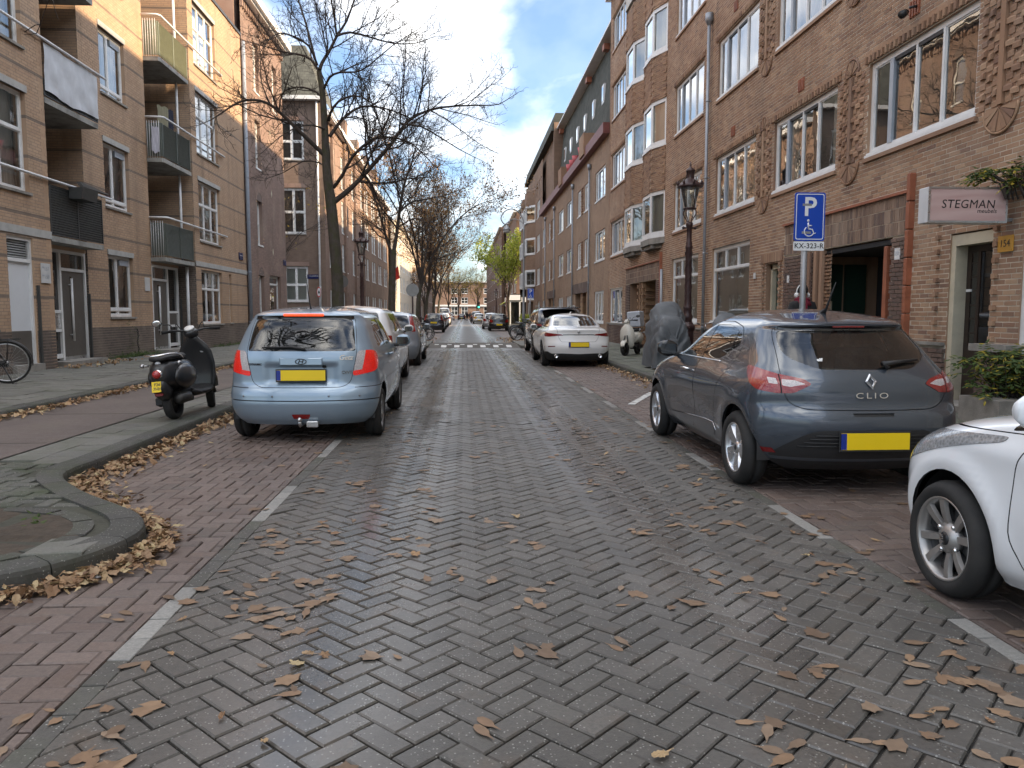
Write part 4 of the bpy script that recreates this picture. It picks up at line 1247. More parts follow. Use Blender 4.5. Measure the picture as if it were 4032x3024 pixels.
for a, b, c, d in winsF[3:]:
 u0, u1 = WF.u(a, b)
 window(WF, flats, u0, u1, c, d, cols=(0.33, 0.66) if b-a > 1 else (), tran=(0.65,), tcols=(0.33, 0.66) if b-a > 1 else (), rec=0.09, fw=0.06, sill='stone', curt=2)
for a, b in ((8.0, 17.72), (26.9, 33.05)):
 u0, u1 = WF.u(a, b)
 MB().box(u0, u1, 0.0, 0.022, 3.02, 3.185).build('concrete_band', M_conc, flats, M=WF.M)
# white service door with louvre
u0, u1 = WF.u(16.04, 16.98)
d = MB(); d.box(u0, u0+0.06, -0.14, -0.04, 0.3, 2.97); d.box(u1-0.06, u1, -0.14, -0.04, 0.3, 2.97); d.box(u0+0.06, u1-0.06, -0.14, -0.04, 2.9, 2.97); d.box(u0+0.06, u1-0.06, -0.14, -0.04, 2.46, 2.53)
fr = d.build('service_door_frame', M_white, flats, M=WF.M)
MB().box(u0+0.06, u1-0.06, -0.13, -0.09, 1.05, 2.46).build('door', simple('white_door', (0.66, 0.69, 0.72), 0.35, var=0.03), flats, M=WF.M)
MB().box(u0+0.06, u1-0.06, -0.13, -0.088, 0.36, 1.05).build('door_kick_panel', M_bdoor, flats, M=WF.M)
MB().box(u0-0.05, u1+0.05, -0.16, 0.1, 0.2, 0.36).build('door_step', M_stone, flats, M=WF.M)
lv = MB().box(u0+0.06, u1-0.06, -0.13, -0.12, 2.53, 2.9, 1)
for i in range(7):
 z = 2.55+i*0.05
 lv.add([(u0+0.07, -0.12, z+0.035), (u1-0.07, -0.12, z+0.035), (u1-0.07, -0.07, z), (u0+0.07, -0.07, z)], [(0, 1, 2, 3), (3, 2, 1, 0)])
lv.build('louvre', [M_white, M_black], flats, M=WF.M)
MB().box(u0-0.10, u0-0.04, 0.0, 0.05, 0.22, 2.0).build('door_guard', M_panel, flats, M=WF.M)
plaque(WF, flats, -17.39, 2.27, 0.36, 0.42, simple('plate_grey', (0.55, 0.56, 0.56), 0.4), txt=[('157', -0.02, 0.09, 0.13), ('159', -0.02, -0.08, 0.13), ('A&B', 0.12, 0.12, 0.05), ('A&B', 0.12, -0.05, 0.05)], tm=M_grey)
plaque(WM, flats, -23.9, 2.28, 0.34, 0.40, MT['plate_grey'])
plaque(WF, flats, -32.2, 3.71, 0.55, 0.28, simple('blue_enamel', (0.012, 0.02, 0.09), 0.3), name='street_sign', txt=[('TOLLENSSTRAAT', 0, 0.03, 0.055)], tm=M_white)
# entrances in the recesses
def entrance(W, ya, yb, flip):
 u0, u1 = W.u(ya, yb); w = u1-u0
 sx = u0+w*0.66 if not flip else u0+w*0.42           # edge between door and side light
 wall_face(W, 'entrance_wall', MB_L, flats, u0, u1, 2.9, 3.0, [], 0.1)
 m = MB()
 for a, b, z0, z1 in ((u0, u1, 2.83, 2.92), (u0, u0+0.07, 0.3, 2.83), (u1-0.07, u1, 0.3, 2.83), (sx-0.04, sx+0.04, 0.3, 2.83)):
  m.box(a, b, -0.12, -0.02, z0, z1)
 da, db = (u0+0.07, sx-0.04) if not flip else (sx+0.04, u1-0.07)
 la, lb = (sx+0.04, u1-0.07) if not flip else (u0+0.07, sx-0.04)
 m.box(da, db, -0.12, -0.03, 2.42, 2.49); m.box(la, lb, -0.12, -0.03, 1.42, 1.49); m.box(la, lb, -0.12, -0.03, 0.36, 0.46); m.box(la, lb, -0.12, -0.03, 0.98, 1.05)
 m.build('entrance_frame', M_white, flats, M=W.M)
 dl = MB().box(da, db, -0.12, -0.06, 0.36, 2.42).build('door', M_bdoor, flats, M=W.M)
 MB().box(da, db, -0.13, -0.055, 0.3, 0.38).build('threshold', M_steel, flats, M=W.M)
 hx = da+(db-da)*0.62
 MB().box(hx-0.10, hx-0.02, -0.06, -0.054, 0.8, 2.3).build('door_pane', MT['door_glass'], flats, M=W.M)
 h = MB().tube([(hx+0.05, 0.02, 0.75), (hx+0.05, 0.02, 2.25)], 0.028, 8)
 for z in (0.9, 2.1): h.tube([(hx+0.05, 0.02, z), (hx+0.05, -0.06, z)], 0.015, 6)
 h.build('door_handle', M_rail, flats, M=W.M)
 for a, b, z0, z1, g in ((la, lb, 1.49, 2.83, 1), (la, lb, 0.46, 0.98, 1), (da, db, 2.49, 2.83, 1)):
  MB().quad((b, -0.08, z0), (a, -0.08, z0), (a, -0.08, z1), (b, -0.08, z1)).build('pane', MT['door_glass'], flats, M=W.M)
 MB().box(la, lb, -0.10, -0.045, 1.05, 1.42).build('bell_panel', M_steel if not flip else M_bdoor, flats, M=W.M)
 bb = MB()
 for i in range(9): bb.box(la+0.05, la+0.14, -0.045, -0.03, 1.08+i*0.036, 1.10+i*0.036)
 bb.build('bell_buttons', M_white, flats, M=W.M)
 MB().box(u0-0.02, u0+0.04, 0.02, 0.07, 0.3, 1.9).build('door_guard', M_panel, flats, M=W.M)
 MB().box(u0, u1, -0.15, 0.42, 0.19, 0.3).build('door_step', M_stone, flats, M=W.M)
entrance(WM, 18.35, 20.22, False)
entrance(WM, 24.35, 26.55, True)
# recess walls: back, far side (faces the camera) and balcony slabs
for ya, yb in ((17.72, 20.3), (24.3, 26.9)):
 WB = Wall('L', -10.95)
 u0, u1 = WB.u(ya, yb)
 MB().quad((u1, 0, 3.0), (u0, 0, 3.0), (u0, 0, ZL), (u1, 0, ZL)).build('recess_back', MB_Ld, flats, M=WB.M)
 for z in (3.1, 6.05, 9.0):
  MB().box(u0+0.25, u0+1.15, 0.0, 0.06, z, z+2.2).build('balcony_door', M_white, flats, M=WB.M)
  MB().box(u0+0.36, u0+1.04, 0.06, 0.065, z+0.3, z+2.1).build('pane', MT['door_glass'], flats, M=WB.M)
 WS = Wall('G', yb)
 xe = 9.45 if ya < 20 else 9.0
 hs = []
 mbq = MB().quad((10.95, 0, 0.2), (xe, 0, 0.2), (xe, 0, ZL), (10.95, 0, ZL)); mbq.build('recess_side', M_mortL, flats, M=WS.M)
 bricks(WS, flats, MB_L, xe, 10.95, 3.2, ZL, [], n_own=0, prot=0.003)
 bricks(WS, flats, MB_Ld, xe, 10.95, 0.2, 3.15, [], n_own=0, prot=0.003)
 WS2 = Wall('G', ya)
 MB().box(-10.95, -9.0 if ya < 20 else -9.45, ya-0.2, ya, 0.2, ZL).build('recess_side', MB_L, flats)
def perf_panel(y0, y1, z0, z1, mat, x=-9.0, corr=True, name='balcony_panel'):
 mb = MB(); n = int((z1-z0)/0.035)
 mb.box(x-0.03, x-0.022, y0, y1, z0, z1)
 for i in range(n):
  z = z0+i*(z1-z0)/n
  mb.add([(x-0.022, y0, z), (x-0.022, y1, z), (x-0.004, y1, z+0.017), (x-0.004, y0, z+0.017), (x-0.022, y0, z+0.033), (x-0.022, y1, z+0.033)], [(0, 1, 2, 3), (3, 2, 5, 4)])
 for y in (y0, (y0+y1)/2, y1): mb.box(x-0.035, x+0.004, y-0.018, y+0.018, z0, z1)
 return mb.build(name, mat, flats)
def grid_panel(y0, y1, z0, z1, mat, x=-9.0):
 mb = MB().box(x-0.03, x-0.02, y0, y1, z0, z1)
 for y in np.arange(y0, y1, 0.055): mb.box(x-0.02, x-0.006, y, y+0.018, z0, z1)
 for z in np.arange(z0, z1, 0.055): mb.box(x-0.0195, x-0.004, y0, y1, z, z+0.02)
 for y in (y0, (y0+y1)/2, y1): mb.box(x-0.035, x+0.006, y-0.02, y+0.02, z0, z1)
 return mb.build('balcony_panel', mat, flats)
for i, z in enumerate((2.99, 5.94, 8.88)):
 MB().box(-10.9, -9.0, 17.75, 20.22, z, z+0.12).build('balcony_slab', M_slab, flats)
 s = MB().prism([(-10.9, 24.33, z), (-9.45, 24.33, z), (-9.02, 24.33, z), (-8.98, 24.40, z), (-8.98, 26.74, z), (-10.9, 26.74, z)], (0, 0, 0.12)); s.build('balcony_slab', M_slab, flats)
 zr = z+1.31
 r = MB().tube([(-8.94, 13.0, zr), (-8.94, 20.6, zr)], 0.03, 8)
 for y in (14.2, 17.4, 20.2): r.tube([(-8.94, y, zr), (-9.0, y, zr-0.03)], 0.015, 6)
 r.build('handrail', M_rail, flats)
 r = MB().tube([(-9.45, 24.28, zr), (-9.0, 24.3, zr), (-8.93, 24.38, zr), (-8.93, 30.25, zr)], 0.03, 8)
 for y in (26.8, 28.6, 30.0): r.tube([(-8.93, y, zr), (-9.0, y, zr-0.03)], 0.015, 6)
 r.build('handrail', M_rail, flats)
 pm = (M_panelg, M_panelg, M_panels)[i]
 perf_panel(24.42, 26.72, z+0.18, zr-0.16, pm)
 MB().box(-9.44, -9.02, 24.35, 24.38, z+0.18, zr-0.16).build('balcony_end_panel', pm, flats)
 b = MB()
 for x in np.arange(-9.42, -9.05, 0.07): b.tube([(x, 24.32, z+0.12), (x, 24.32, zr-0.1)], 0.008, 5)
 b.build('balcony_bars', M_rail, flats)
 MB().tube([(-9.3, 26.55, z+0.12), (-9.3, 26.55, z+2.95)], 0.04, 8).build('rainpipe', M_rail, flats)
grid_panel(17.76, 20.2, 3.14, 4.22, M_panel)
grid_panel(17.76, 20.2, 6.10, 6.45, M_panel)
# ground floor rain pipe in the second recess
MB().tube([(-9.2, 26.62, 0.25), (-9.2, 26.62, 2.95)], 0.05, 8).build('rainpipe', M_rail, flats)
pipe(WF, flats, -33.12, 0.25, 12.4, r=0.075, d=0.11, mat=simple('blue_grey_pipe', (0.25, 0.29, 0.35), 0.5))
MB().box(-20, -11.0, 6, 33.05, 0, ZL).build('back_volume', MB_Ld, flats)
MB().box(-9.62, -9.57, 8, 17.7, 3.2, ZL).build('room_wall', M_room, flats)
MB().box(-9.62, -9.57, 27, 33, 0.3, ZL).build('room_wall', M_room, flats)
MB().box(-10.05, -10.0, 20.5, 24.2, 0.3, ZL).build('room_wall', M_room, flats)
pp = MB()
for a, b, x in ((8, 17.72, -9.0), (20.3, 24.3, -9.45), (26.9, 33.05, -9.0)): pp.box(x-0.35, x+0.05, a-0.05, b+0.02, ZL, ZL+0.1)
pp.build('roof_edge', M_panel, flats)
MB().box(-20, -9.1, 5.8, 6.0, 0, ZL).build('end_wall', MB_L, flats)
MB().box(-20, -10.6, 6, 33.05, ZL, 15.2).build('attic_storey', MB_L, flats)
# tarp tied over the upper balcony, laundry and planter: things of their own
def cloth(name, P0, P1, z0, z1, amp, mat, label, cat, n=36, seed=1, dx=0.02):
 rnd = random.Random(seed); mb = MB(); vs = []; fs = []; m = 10
 for j in range(m+1):
  for i in range(n+1):
   t = i/n; s = j/m
   p = Vector(P0).lerp(Vector(P1), t)
   sag = 0.06*math.sin(PI*t)*(1-s)
   off = amp*(math.sin(t*19+s*3)*0.5+math.sin(t*7-s*6)*0.6+math.sin(t*41+s*9)*0.18)*(1-0.5*s)
   vs.append((p.x+dx+abs(off), p.y, z0+(z1-z0)*s-sag+0.02*math.sin(t*11)))
 for j in range(m):
  for i in range(n):
   a = j*(n+1)+i; fs.append((a, a+1, a+n+2, a+n+1))
 o = mb.add(vs, fs, 0, True).build(name, mat); tag(o, label, cat); return o
cloth('tarpaulin', (-9.0, 17.76, 0), (-9.0, 20.2, 0), 6.2, 7.2, 0.035, simple('grey_tarp', (0.50, 0.52, 0.55), 0.55, var=0.1, bump=0.3, bs=8), 'pale grey tarpaulin tied across the middle balcony of the yellow flats', 'tarpaulin')
cloth('laundry', (-9.35, 24.9, 0), (-9.15, 25.25, 0), 6.9, 7.75, 0.05, simple('olive_cloth', (0.20, 0.19, 0.13), 0.9), 'olive cloth hanging on the airer of the grey balcony', 'laundry', 12, 2)
cloth('laundry', (-9.3, 25.3, 0), (-9.12, 25.6, 0), 6.8, 7.75, 0.05, simple('navy_cloth', (0.02, 0.022, 0.04), 0.9), 'dark cloth hanging beside the olive one on the grey balcony', 'laundry', 12, 3)
cloth('laundry', (-9.3, 24.26, 0), (-9.1, 24.3, 0), 6.25, 6.95, 0.03, simple('lilac_cloth', (0.42, 0.42, 0.48), 0.9), 'pale lilac cloth over the bars at the corner of the grey balcony', 'laundry', 10, 4)
pb = MB(); pb.prism([(-8.98, 18.55, 4.02), (-8.70, 18.55, 4.02), (-8.66, 18.55, 4.28), (-8.98, 18.55, 4.28)], (0, 0.75, 0))
tag(pb.build('planter_box', M_panel), 'dark plastic planter hooked on the lattice balcony panel', 'planter')
wd_ = MB()
for i in range(3): wd_.cbox((-8.95-0.06*i, 19.75, 4.39+0.04*i), (0.09, 1.3, 0.035), M=Matrix.Rotation(0.05*i, 3, 'Z'))
tag(wd_.build('timber_boards', simple('weathered_board', (0.10, 0.095, 0.09), 0.8)), 'weathered boards lying on the handrail above the lattice panel', 'boards')
# ================================================================= dark purple-brown corner house, y 33.15 .. 40.3
MB_D = brick_mat('purple_brick', [(0.235, 0.165, 0.138), (0.265, 0.185, 0.152), (0.215, 0.152, 0.13), (0.28, 0.195, 0.16)], grime=0.2)
M_mortD = simple('mortar_purple', (0.15, 0.115, 0.10), 0.95, var=0.2)
dk = empty('corner_house', (0, 0, 0), label='narrow purple brown brick house with arched windows beside the blue grey downpipe', cat='building')
wins = [(34.95, 35.83, 11.0, 13.1), (34.95, 35.83, 7.75, 9.8), (34.95, 35.83, 4.42, 6.35), (34.95, 35.83, 0.6, 3.1), (36.82, 38.98, 0.5, 3.2), (38.3, 39.1, 11.0, 13.1)]
hs = [(*WF.u(a, b), c, d, 0.2) for a, b, c, d in wins]
ud0, ud1 = WF.u(33.2, 40.3)
wall_face(WF, 'wall', M_mortD, dk, ud0, ud1, 0.1, 14.2, hs, 0.2, MB_D)
bricks(WF, dk, MB_D, ud0, ud1, 0.2, 14.2, hs, n_own=120, prot=0.003, vis=lambda p: p.z < 4.5)
for i, (a, b, c, d) in enumerate(wins):
 u0, u1 = WF.u(a, b)
 window(WF, dk, u0, u1, c, d, cols=(), tran=(0.5,) if i != 4 else (0.85,), rec=0.14, fw=0.09, sill='white' if i != 4 else None, curt=1 if i < 3 else 0)
 if i < 4:
  ar = MB(); um = (u0+u1)/2; r = (u1-u0)/2
  for k in range(13):
   a0 = PI*k/13+0.015; a1 = PI*(k+1)/13-0.015
   ar.prism([(um+q*math.cos(t), 0, d+q*math.sin(t)*0.85) for q, t in ((r, a0), (r+0.2, a0), (r+0.2, a1), (r, a1))], (0, 0.014, 0))
  ar.build('brick_arch', MB_D, dk, M=WF.M)
  MB().prism([(um+r*math.cos(PI*k/12), 0.0, d+r*math.sin(PI*k/12)*0.85) for k in range(13)], (0, 0.004, 0)).build('arch_infill', M_mortD, dk, M=WF.M)
  q = MB()
  for z in (c+0.15, c+0.3, d-0.1): q.box(u0-0.16, u0-0.02, 0, 0.018, z, z+0.055); q.box(u1+0.02, u1+0.16, 0, 0.018, z, z+0.055)
  q.build('pale_block', MB_L, dk, M=WF.M)
pd = MB()
for yy, zz in ((37.6, 7.0), (37.6, 4.3), (37.6, 9.8)):
 pd.prism([(-yy-0.07, 0, zz), (-yy, 0, zz+0.16), (-yy+0.07, 0, zz), (-yy, 0, zz-0.16)], (0, 0.02, 0))
pd.build('diamond_tile', M_cream, dk, M=WF.M)
cx = MB().box(ud0, ud1, 0, 0.35, 14.2, 14.3).box(ud0-0.1, ud1, 0, 0.5, 14.3, 14.62)
cx.build('cornice', M_white, dk, M=WF.M)
for k in range(26):
 MB().box(ud0+0.05+k*0.275, ud0+0.18+k*0.275, 0.0, 0.10, 13.85, 14.2).build('brick_corbel', MB_D, dk, M=WF.M)
plaque(WF, dk, -39.9, 3.95, 0.6, 0.26, MT['blue_enamel'], name='street_sign')
MB().box(-20, -9.25, 33.2, 40.29, 0, 14.5).build('back_volume', MB_D, dk)
MB().prism([(-9.0, 33.2, 14.62), (-13, 33.2, 17.0), (-20, 33.2, 17.0), (-20, 33.2, 14.62)], (0, 7.1, 0)).build('roof', M_slate, dk)
# ================================================================= gabled house across the side street and the row behind it
GB = tex_brick('gable_brick', (0.235, 0.165, 0.128), (0.195, 0.138, 0.112), (0.22, 0.185, 0.155), axis='X')
GBy = tex_brick('row_brick', (0.285, 0.19, 0.148), (0.24, 0.162, 0.13), (0.28, 0.23, 0.19))
YG, XG = 49.5, -8.6
WG = Wall('G', YG)
gb = empty('gabled_house', (0, 0, 0), label='dark brick end house facing down the street with slate roof and white cross windows', cat='building')
gw = [(-11.2, -9.72, 2.15, 4.35), (-11.25, -9.78, 6.35, 9.15), (-11.3, -9.8, 10.85, 13.2)]
hs = [(*WG.u(a, b), c, d, 0.2) for a, b, c, d in gw]
u0, u1 = WG.u(-18, XG)
wall_face(WG, 'wall', GB, gb, u0, u1, 0, 14.4, hs, 0.2)
for (a, b, c, d) in gw:
 q0, q1 = WG.u(a, b)
 window(WG, gb, q0, q1, c, d, cols=(0.5,), tran=(0.48,), tcols=(0.5,), rec=0.08, fw=0.12, mw=0.12, sill='stone', curt=3 if c < 3 else 0)
 MB().box(q0-0.1, q1+0.1, 0, 0.03, d+0.02, d+0.28).build('brick_lintel', MB_D, gb, M=WG.M)
MB().box(8.6, 9.05, 0, 0.12, 0, 14.3).build('corner_pilaster', GB, gb, M=WG.M)
pipe(WG, gb, 8.95, 0.2, 14.3, r=0.06, d=0.2, mat=M_rail)
MB().box(8.5, 18, 0, 0.45, 14.4, 14.62).build('eaves', M_white, gb, M=WG.M)
r = MB()
r.quad((-18, YG-0.3, 14.62), (XG+0.0, YG-0.3, 14.62), (-10.0, YG+2.2, 18.4), (-18, YG+2.2, 18.4))
r.quad((XG, YG-0.3, 14.62), (XG, YG+6, 14.62), (-10.0, YG+6, 18.4), (-10.0, YG+2.2, 18.4))
r.build('roof', M_slate_x, gb)
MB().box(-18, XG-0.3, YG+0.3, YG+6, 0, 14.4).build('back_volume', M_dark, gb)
plaque(WG, gb, 9.3, 3.72, 0.95, 0.26, MT['blue_enamel'], name='street_sign', txt=[('TOLLENSSTRAAT', 0, 0.03, 0.10)], tm=M_white)
def facade_row(name, kind, X, y0, y1, h, floors, cw, pitch, mat, label, roof=None, shell=None, eave=True, off=0.5, piers=False, cols=(0.5,), tran=(0.5,), dens=1.0, endw=True):
 W = Wall(kind, X); b = empty(name, (0, 0, 0), label=label, cat='building')
 hs = []; ws = []
 a = y0+off
 i = 0
 while a+cw < y1-0.2:
  for z0, z1 in floors:
   hs.append((*W.u(a, a+cw), z0, z1, 0.15)); ws.append((*W.u(a, a+cw), z0, z1))
  a += pitch*(0.62 if i % 2 == 0 else 1.38); i += 1
 q0, q1 = W.u(y0, y1)
 wall_face(W, 'wall', mat, b, q0, q1, 0, h, hs, 0.15)
 for w in ws: window(W, b, *w, cols=cols, tran=tran, tcols=cols, rec=0.05, fw=0.1, mw=0.08, sill='white', curt=0)
 if piers:
  u = q0+0.1
  while u < q1: MB().box(u, u+0.35, 0, 0.16, 0, h).build('pier', mat, b, M=W.M); u += pitch*2
 if eave: MB().box(q0, q1, 0, 0.4, h, h+0.3).build('eaves', M_white, b, M=W.M)
 s = 1 if kind == 'R' else -1
 if kind in 'RL':
  MB().box(min(X+s*0.45, X+s*9), max(X+s*0.45, X+s*9), y0+(0 if endw else 0.7), y1, 0, h).build('back_volume', shell or M_dark, b)
  if endw: MB().box(min(X, X+s*9), max(X, X+s*9), y0, y0+0.2, 0, h-0.01).build('end_wall', mat, b)
  ya = y0+(0 if endw else 0.8); MB().prism([(X, ya, h), (X+s*2.5, ya, h+2.2), (X+s*9, ya, h+2.2), (X+s*9, ya, h)], (0, y1-ya, 0)).build('roof', M_slate, b)
 return b
FLR = [(1.0, 2.95), (4.4, 6.3), (7.1, 9.35), (10.2, 12.4)]
facade_row('brick_row', 'L', XG, YG, 68.0, 13.6, FLR, 1.15, 2.6, GBy, 'reddish brick row with white windows and piers behind the first bare tree', piers=True, off=1.4, endw=False)
facade_row('brick_row', 'L', XG-0.02, 68.0, 90.0, 13.0, FLR, 1.3, 2.7, tex_brick('row_brick_b', (0.26, 0.17, 0.12), (0.22, 0.14, 0.1), (0.25, 0.2, 0.16)), 'orange brown brick row behind the second bare tree', off=0.8)
for i, y in enumerate((60.0, 66.5, 73.0, 80.0)):
 MB().cbox((XG-0.9, y, 14.6), (1.6, 1.0, 2.2)).build('chimney', GBy, bpy.data.objects['brick_row' if y < 68 else 'brick_row.001'])
facade_row('cream_row', 'L', XG, 98.0, 140.0, 13.0, [(0.8, 3.0), (4.3, 6.4), (7.3, 9.4), (10.2, 12.0)], 1.5, 3.2, simple('cream_render', (0.58, 0.50, 0.40), 0.8, var=0.08), 'sunlit cream rendered row far down the left side', off=0.8)
facade_row('brick_row', 'L', XG, 140.0, 215.0, 13.0, [(0.8, 3.0), (4.3, 6.4), (7.3, 9.4), (10.2, 12.0)], 1.6, 4.2, MT['row_brick_b'], 'farthest brick row down the left side beyond the cream one', off=0.8)
# right side beyond the cross street
facade_row('brick_row', 'R', XRW+0.1, 102.0, 128.0, 14.6, [(0.6, 3.0), (4.3, 6.4), (7.6, 9.7), (10.8, 12.8)], 1.7, 3.8, tex_brick('right_far_brick', (0.18, 0.105, 0.075), (0.15, 0.09, 0.065), (0.18, 0.14, 0.11)), 'brown brick row behind the yellow green tree', off=1.0)
facade_row('brick_row', 'R', XRW-0.6, 128.0, 214.0, 15.5, [(0.6, 3.0), (4.3, 6.4), (7.6, 9.7), (10.8, 12.8)], 1.8, 4.6, MT['right_far_brick'], 'far brick row on the right side running to the end of the street', off=1.0)
eb = facade_row('end_building', 'G', 240.0, -45.0, 40.0, 11.0, [(1.0, 3.6), (4.6, 6.4), (7.6, 9.2)], 2.0, 5.0, tex_brick('end_block_brick', (0.30, 0.19, 0.14), (0.26, 0.16, 0.12), (0.3, 0.25, 0.2), axis='X'), 'long pale brick building closing the end of the street', off=1.0)
MB().box(-45, 40, 240.5, 252, 0, 11.0).build('back_volume', M_dark, eb)
MB().box(-45, 40, 239.7, 239.95, 3.7, 4.2).build('white_fascia', M_white, eb)
# ---------------------------------------------------------------- trees
class Tubes:
 def __init__(s): s.Q = {}
 def add(s, P, R, k):
  """collected here, meshed in batches of equal size in mesh()"""
  s.Q.setdefault((len(P), k), []).append((P, R))
 def mesh(s, name):
  Vs = []; Fs = []; base = 0
  for (n, k), L in s.Q.items():
   P = np.array([p for p, r in L], float); R = np.array([r for p, r in L], float); m = len(L)
   T = np.gradient(P, axis=1); T /= np.linalg.norm(T, axis=2)[..., None] + 1e-9
   ref = np.where(np.abs(T[:, :1, 2:3]) < 0.8, np.array([0.31, 0.17, 0.94]), np.array([0.9, 0.3, 0.1]))
   X = np.cross(np.broadcast_to(ref, T.shape), T); X /= np.linalg.norm(X, axis=2)[..., None] + 1e-9
   Y = np.cross(T, X); a = np.arange(k)*2*PI/k
   ring = P[:, :, None] + (X[:, :, None]*np.cos(a)[:, None] + Y[:, :, None]*np.sin(a)[:, None])*R[:, :, None, None]
   Vs.append(ring.reshape(-1, 3))
   i = np.arange(n-1)[:, None]*k; j = np.arange(k)[None]; j2 = (j+1) % k
   f = np.stack([i+j, i+j2, i+k+j2, i+k+j], -1).reshape(-1, 4)
   Fs.append((f[None] + (np.arange(m)*n*k)[:, None, None]).reshape(-1, 4) + base); base += m*n*k
  return npmesh(name, np.concatenate(Vs), np.concatenate(Fs), True)
def bark(name, c, moss):
 t = NT(name)
 v = t.n('ShaderNodeMapping', {'Vector': t.pos()}); v.inputs['Scale'].default_value = (1, 1, 0.35)
 nz = t.noise(22, 6, v.outputs[0], 0.65)
 b = t.mix(nz, tuple(x*0.45 for x in c), tuple(x*1.6 for x in c))
 if moss:
  b = t.mix(t.math('MULTIPLY', t.ramp(t.noise(5, 5), [(0.45, (0,0,0)), (0.62, (1,1,1))]), moss), b, (0.055, 0.062, 0.022))
 t.P(base=b, rough=0.9, spec=0.2); t.bump(nz, 0.9, 0.03)
 return t.mat
M_bark = bark('bark', (0.075, 0.066, 0.056), 0.5); M_twig = bark('twig_bark', (0.058, 0.048, 0.042), 0.0)
def leafmat(name, cols, trans=0.25):
 t = NT(name); r = t.rnd(); n = len(cols)
 b = t.ramp(r, [((i+0.5)/n, c) for i, c in enumerate(cols)])
 b = t.mix(0.3, b, t.ramp(t.noise(30, 3), [(0.3, (0.6, 0.6, 0.6)), (0.7, (1.3, 1.3, 1.3))]), 'MULTIPLY')
 t.P(base=b, rough=0.6, spec=0.3)
 tr = t.n('ShaderNodeBsdfTranslucent', {'Color': b})
 mx = t.n('ShaderNodeMixShader', {0: trans, 1: t.b.outputs[0], 2: tr.outputs[0]})
 t.t.links.new(mx.outputs[0], t.out.inputs[0])
 MT[name] = t.mat
 return t.mat
M_leaf_br = leafmat('brown_leaf', [(0.26, 0.15, 0.07), (0.34, 0.20, 0.085), (0.20, 0.11, 0.055), (0.40, 0.26, 0.10)])
M_leaf_gr = leafmat('lime_leaf', [(0.30, 0.36, 0.05), (0.40, 0.44, 0.07), (0.24, 0.30, 0.045), (0.46, 0.46, 0.09)], 0.4)
M_leaf_ye = leafmat('yellow_leaf', [(0.42, 0.30, 0.05), (0.34, 0.22, 0.05), (0.25, 0.22, 0.06)], 0.4)
M_leaf_dk = leafmat('shrub_leaf', [(0.05, 0.085, 0.022), (0.07, 0.11, 0.03), (0.04, 0.07, 0.02), (0.10, 0.14, 0.03), (0.33, 0.26, 0.03)], 0.25)
def leaves_mesh(pts, size, rnd, name='foliage'):
 n = len(pts)
 P = np.asarray(pts)
 A = rnd.normal(0, 1, (n, 3)); A /= np.linalg.norm(A, axis=1)[:, None]
 Bv = np.cross(A, rnd.normal(0, 1, (n, 3))); Bv /= np.linalg.norm(Bv, axis=1)[:, None]
 s = size * rnd.uniform(0.6, 1.25, n)[:, None]
 V = np.stack([P - A*s, P + Bv*s*0.55, P + A*s, P - Bv*s*0.55], 1).reshape(-1, 3)
 return npmesh(name, V, np.arange(4*n).reshape(-1, 4))
class TreeGen:
 def __init__(s, seed, up=0.1, droop=0.0, twig=0.0045, dens=1.0):
  s.r = np.random.default_rng(seed); s.T = Tubes(); s.tips = []; s.up = up; s.twig = twig; s.dens = dens; s.droop = droop
 def branch(s, p, d, L, r, lev, last, r1=None):
  n = 7 if lev <= 1 else (5 if lev == 2 else 4)
  P = [np.array(p, float)]; d = np.array(d, float); d /= np.linalg.norm(d)
  wob = 0.16 if lev < 3 else 0.28
  for i in range(n-1):
   d = d + s.r.normal(0, wob, 3); d[2] += s.up*(1.0 if lev < 3 else 0.6) - s.droop*(i/n)
   d /= np.linalg.norm(d); P.append(P[-1] + d*L/(n-1))
  P = np.array(P)
  e = r1 if r1 is not None else max(r*0.42, s.twig*0.75)
  R = np.linspace(r, e, n)
  s.limb(P, R, lev, last)
 def limb(s, P, R, lev, last, kids=None):
  s.T.add(P, R, 7 if lev <= 1 else (5 if lev == 2 else 3))
  n = len(P)
  L = np.linalg.norm(np.diff(P, axis=0), axis=1).sum()
  if lev >= last:
   s.tips.append(P[-1]); s.tips.append(P[n//2]); return
  k = kids or int(round({0: 8, 1: 9, 2: 7, 3: 5}[min(lev, 3)] * s.dens * (0.7 + 0.5*s.r.random()) * min(1.6, max(0.5, L/(2.6, 2.2, 1.1, 0.55)[min(lev, 3)]))))
  for i in range(max(k, 2)):
   t = 0.18 + 0.80*(i + s.r.random())/max(k, 2)
   t = min(t, 0.985)
   x = t*(n-1); a = int(x); f = x-a
   p = P[a]*(1-f) + P[min(a+1, n-1)]*f
   tang = P[min(a+1, n-1)] - P[a]; tang /= np.linalg.norm(tang)+1e-9
   side = np.cross(tang, s.r.normal(0, 1, 3)); side /= np.linalg.norm(side)+1e-9
   ang = s.r.uniform(0.55, 1.1)
   d = tang*math.cos(ang) + side*math.sin(ang); d[2] += 0.12
   rr = (R[a]*(1-f)+R[min(a+1, n-1)]*f)
   nl = (L*0.44*(1.15-0.65*t)*s.r.uniform(0.7, 1.2)) if lev > 0 else L*0.5*s.r.uniform(0.7, 1.1)
   nl = min(nl, (3.0, 2.2, 1.1, 0.55, 0.4)[min(lev, 4)])
   s.branch(p, d, max(nl, 0.12), max(min(rr*0.55, 0.03 if lev > 1 else 0.06), s.twig), lev+1, last)
  s.branch(P[-1], P[-1]-P[-2], max(L*0.14, 0.2), max(R[-1], s.twig), lev+1, last)
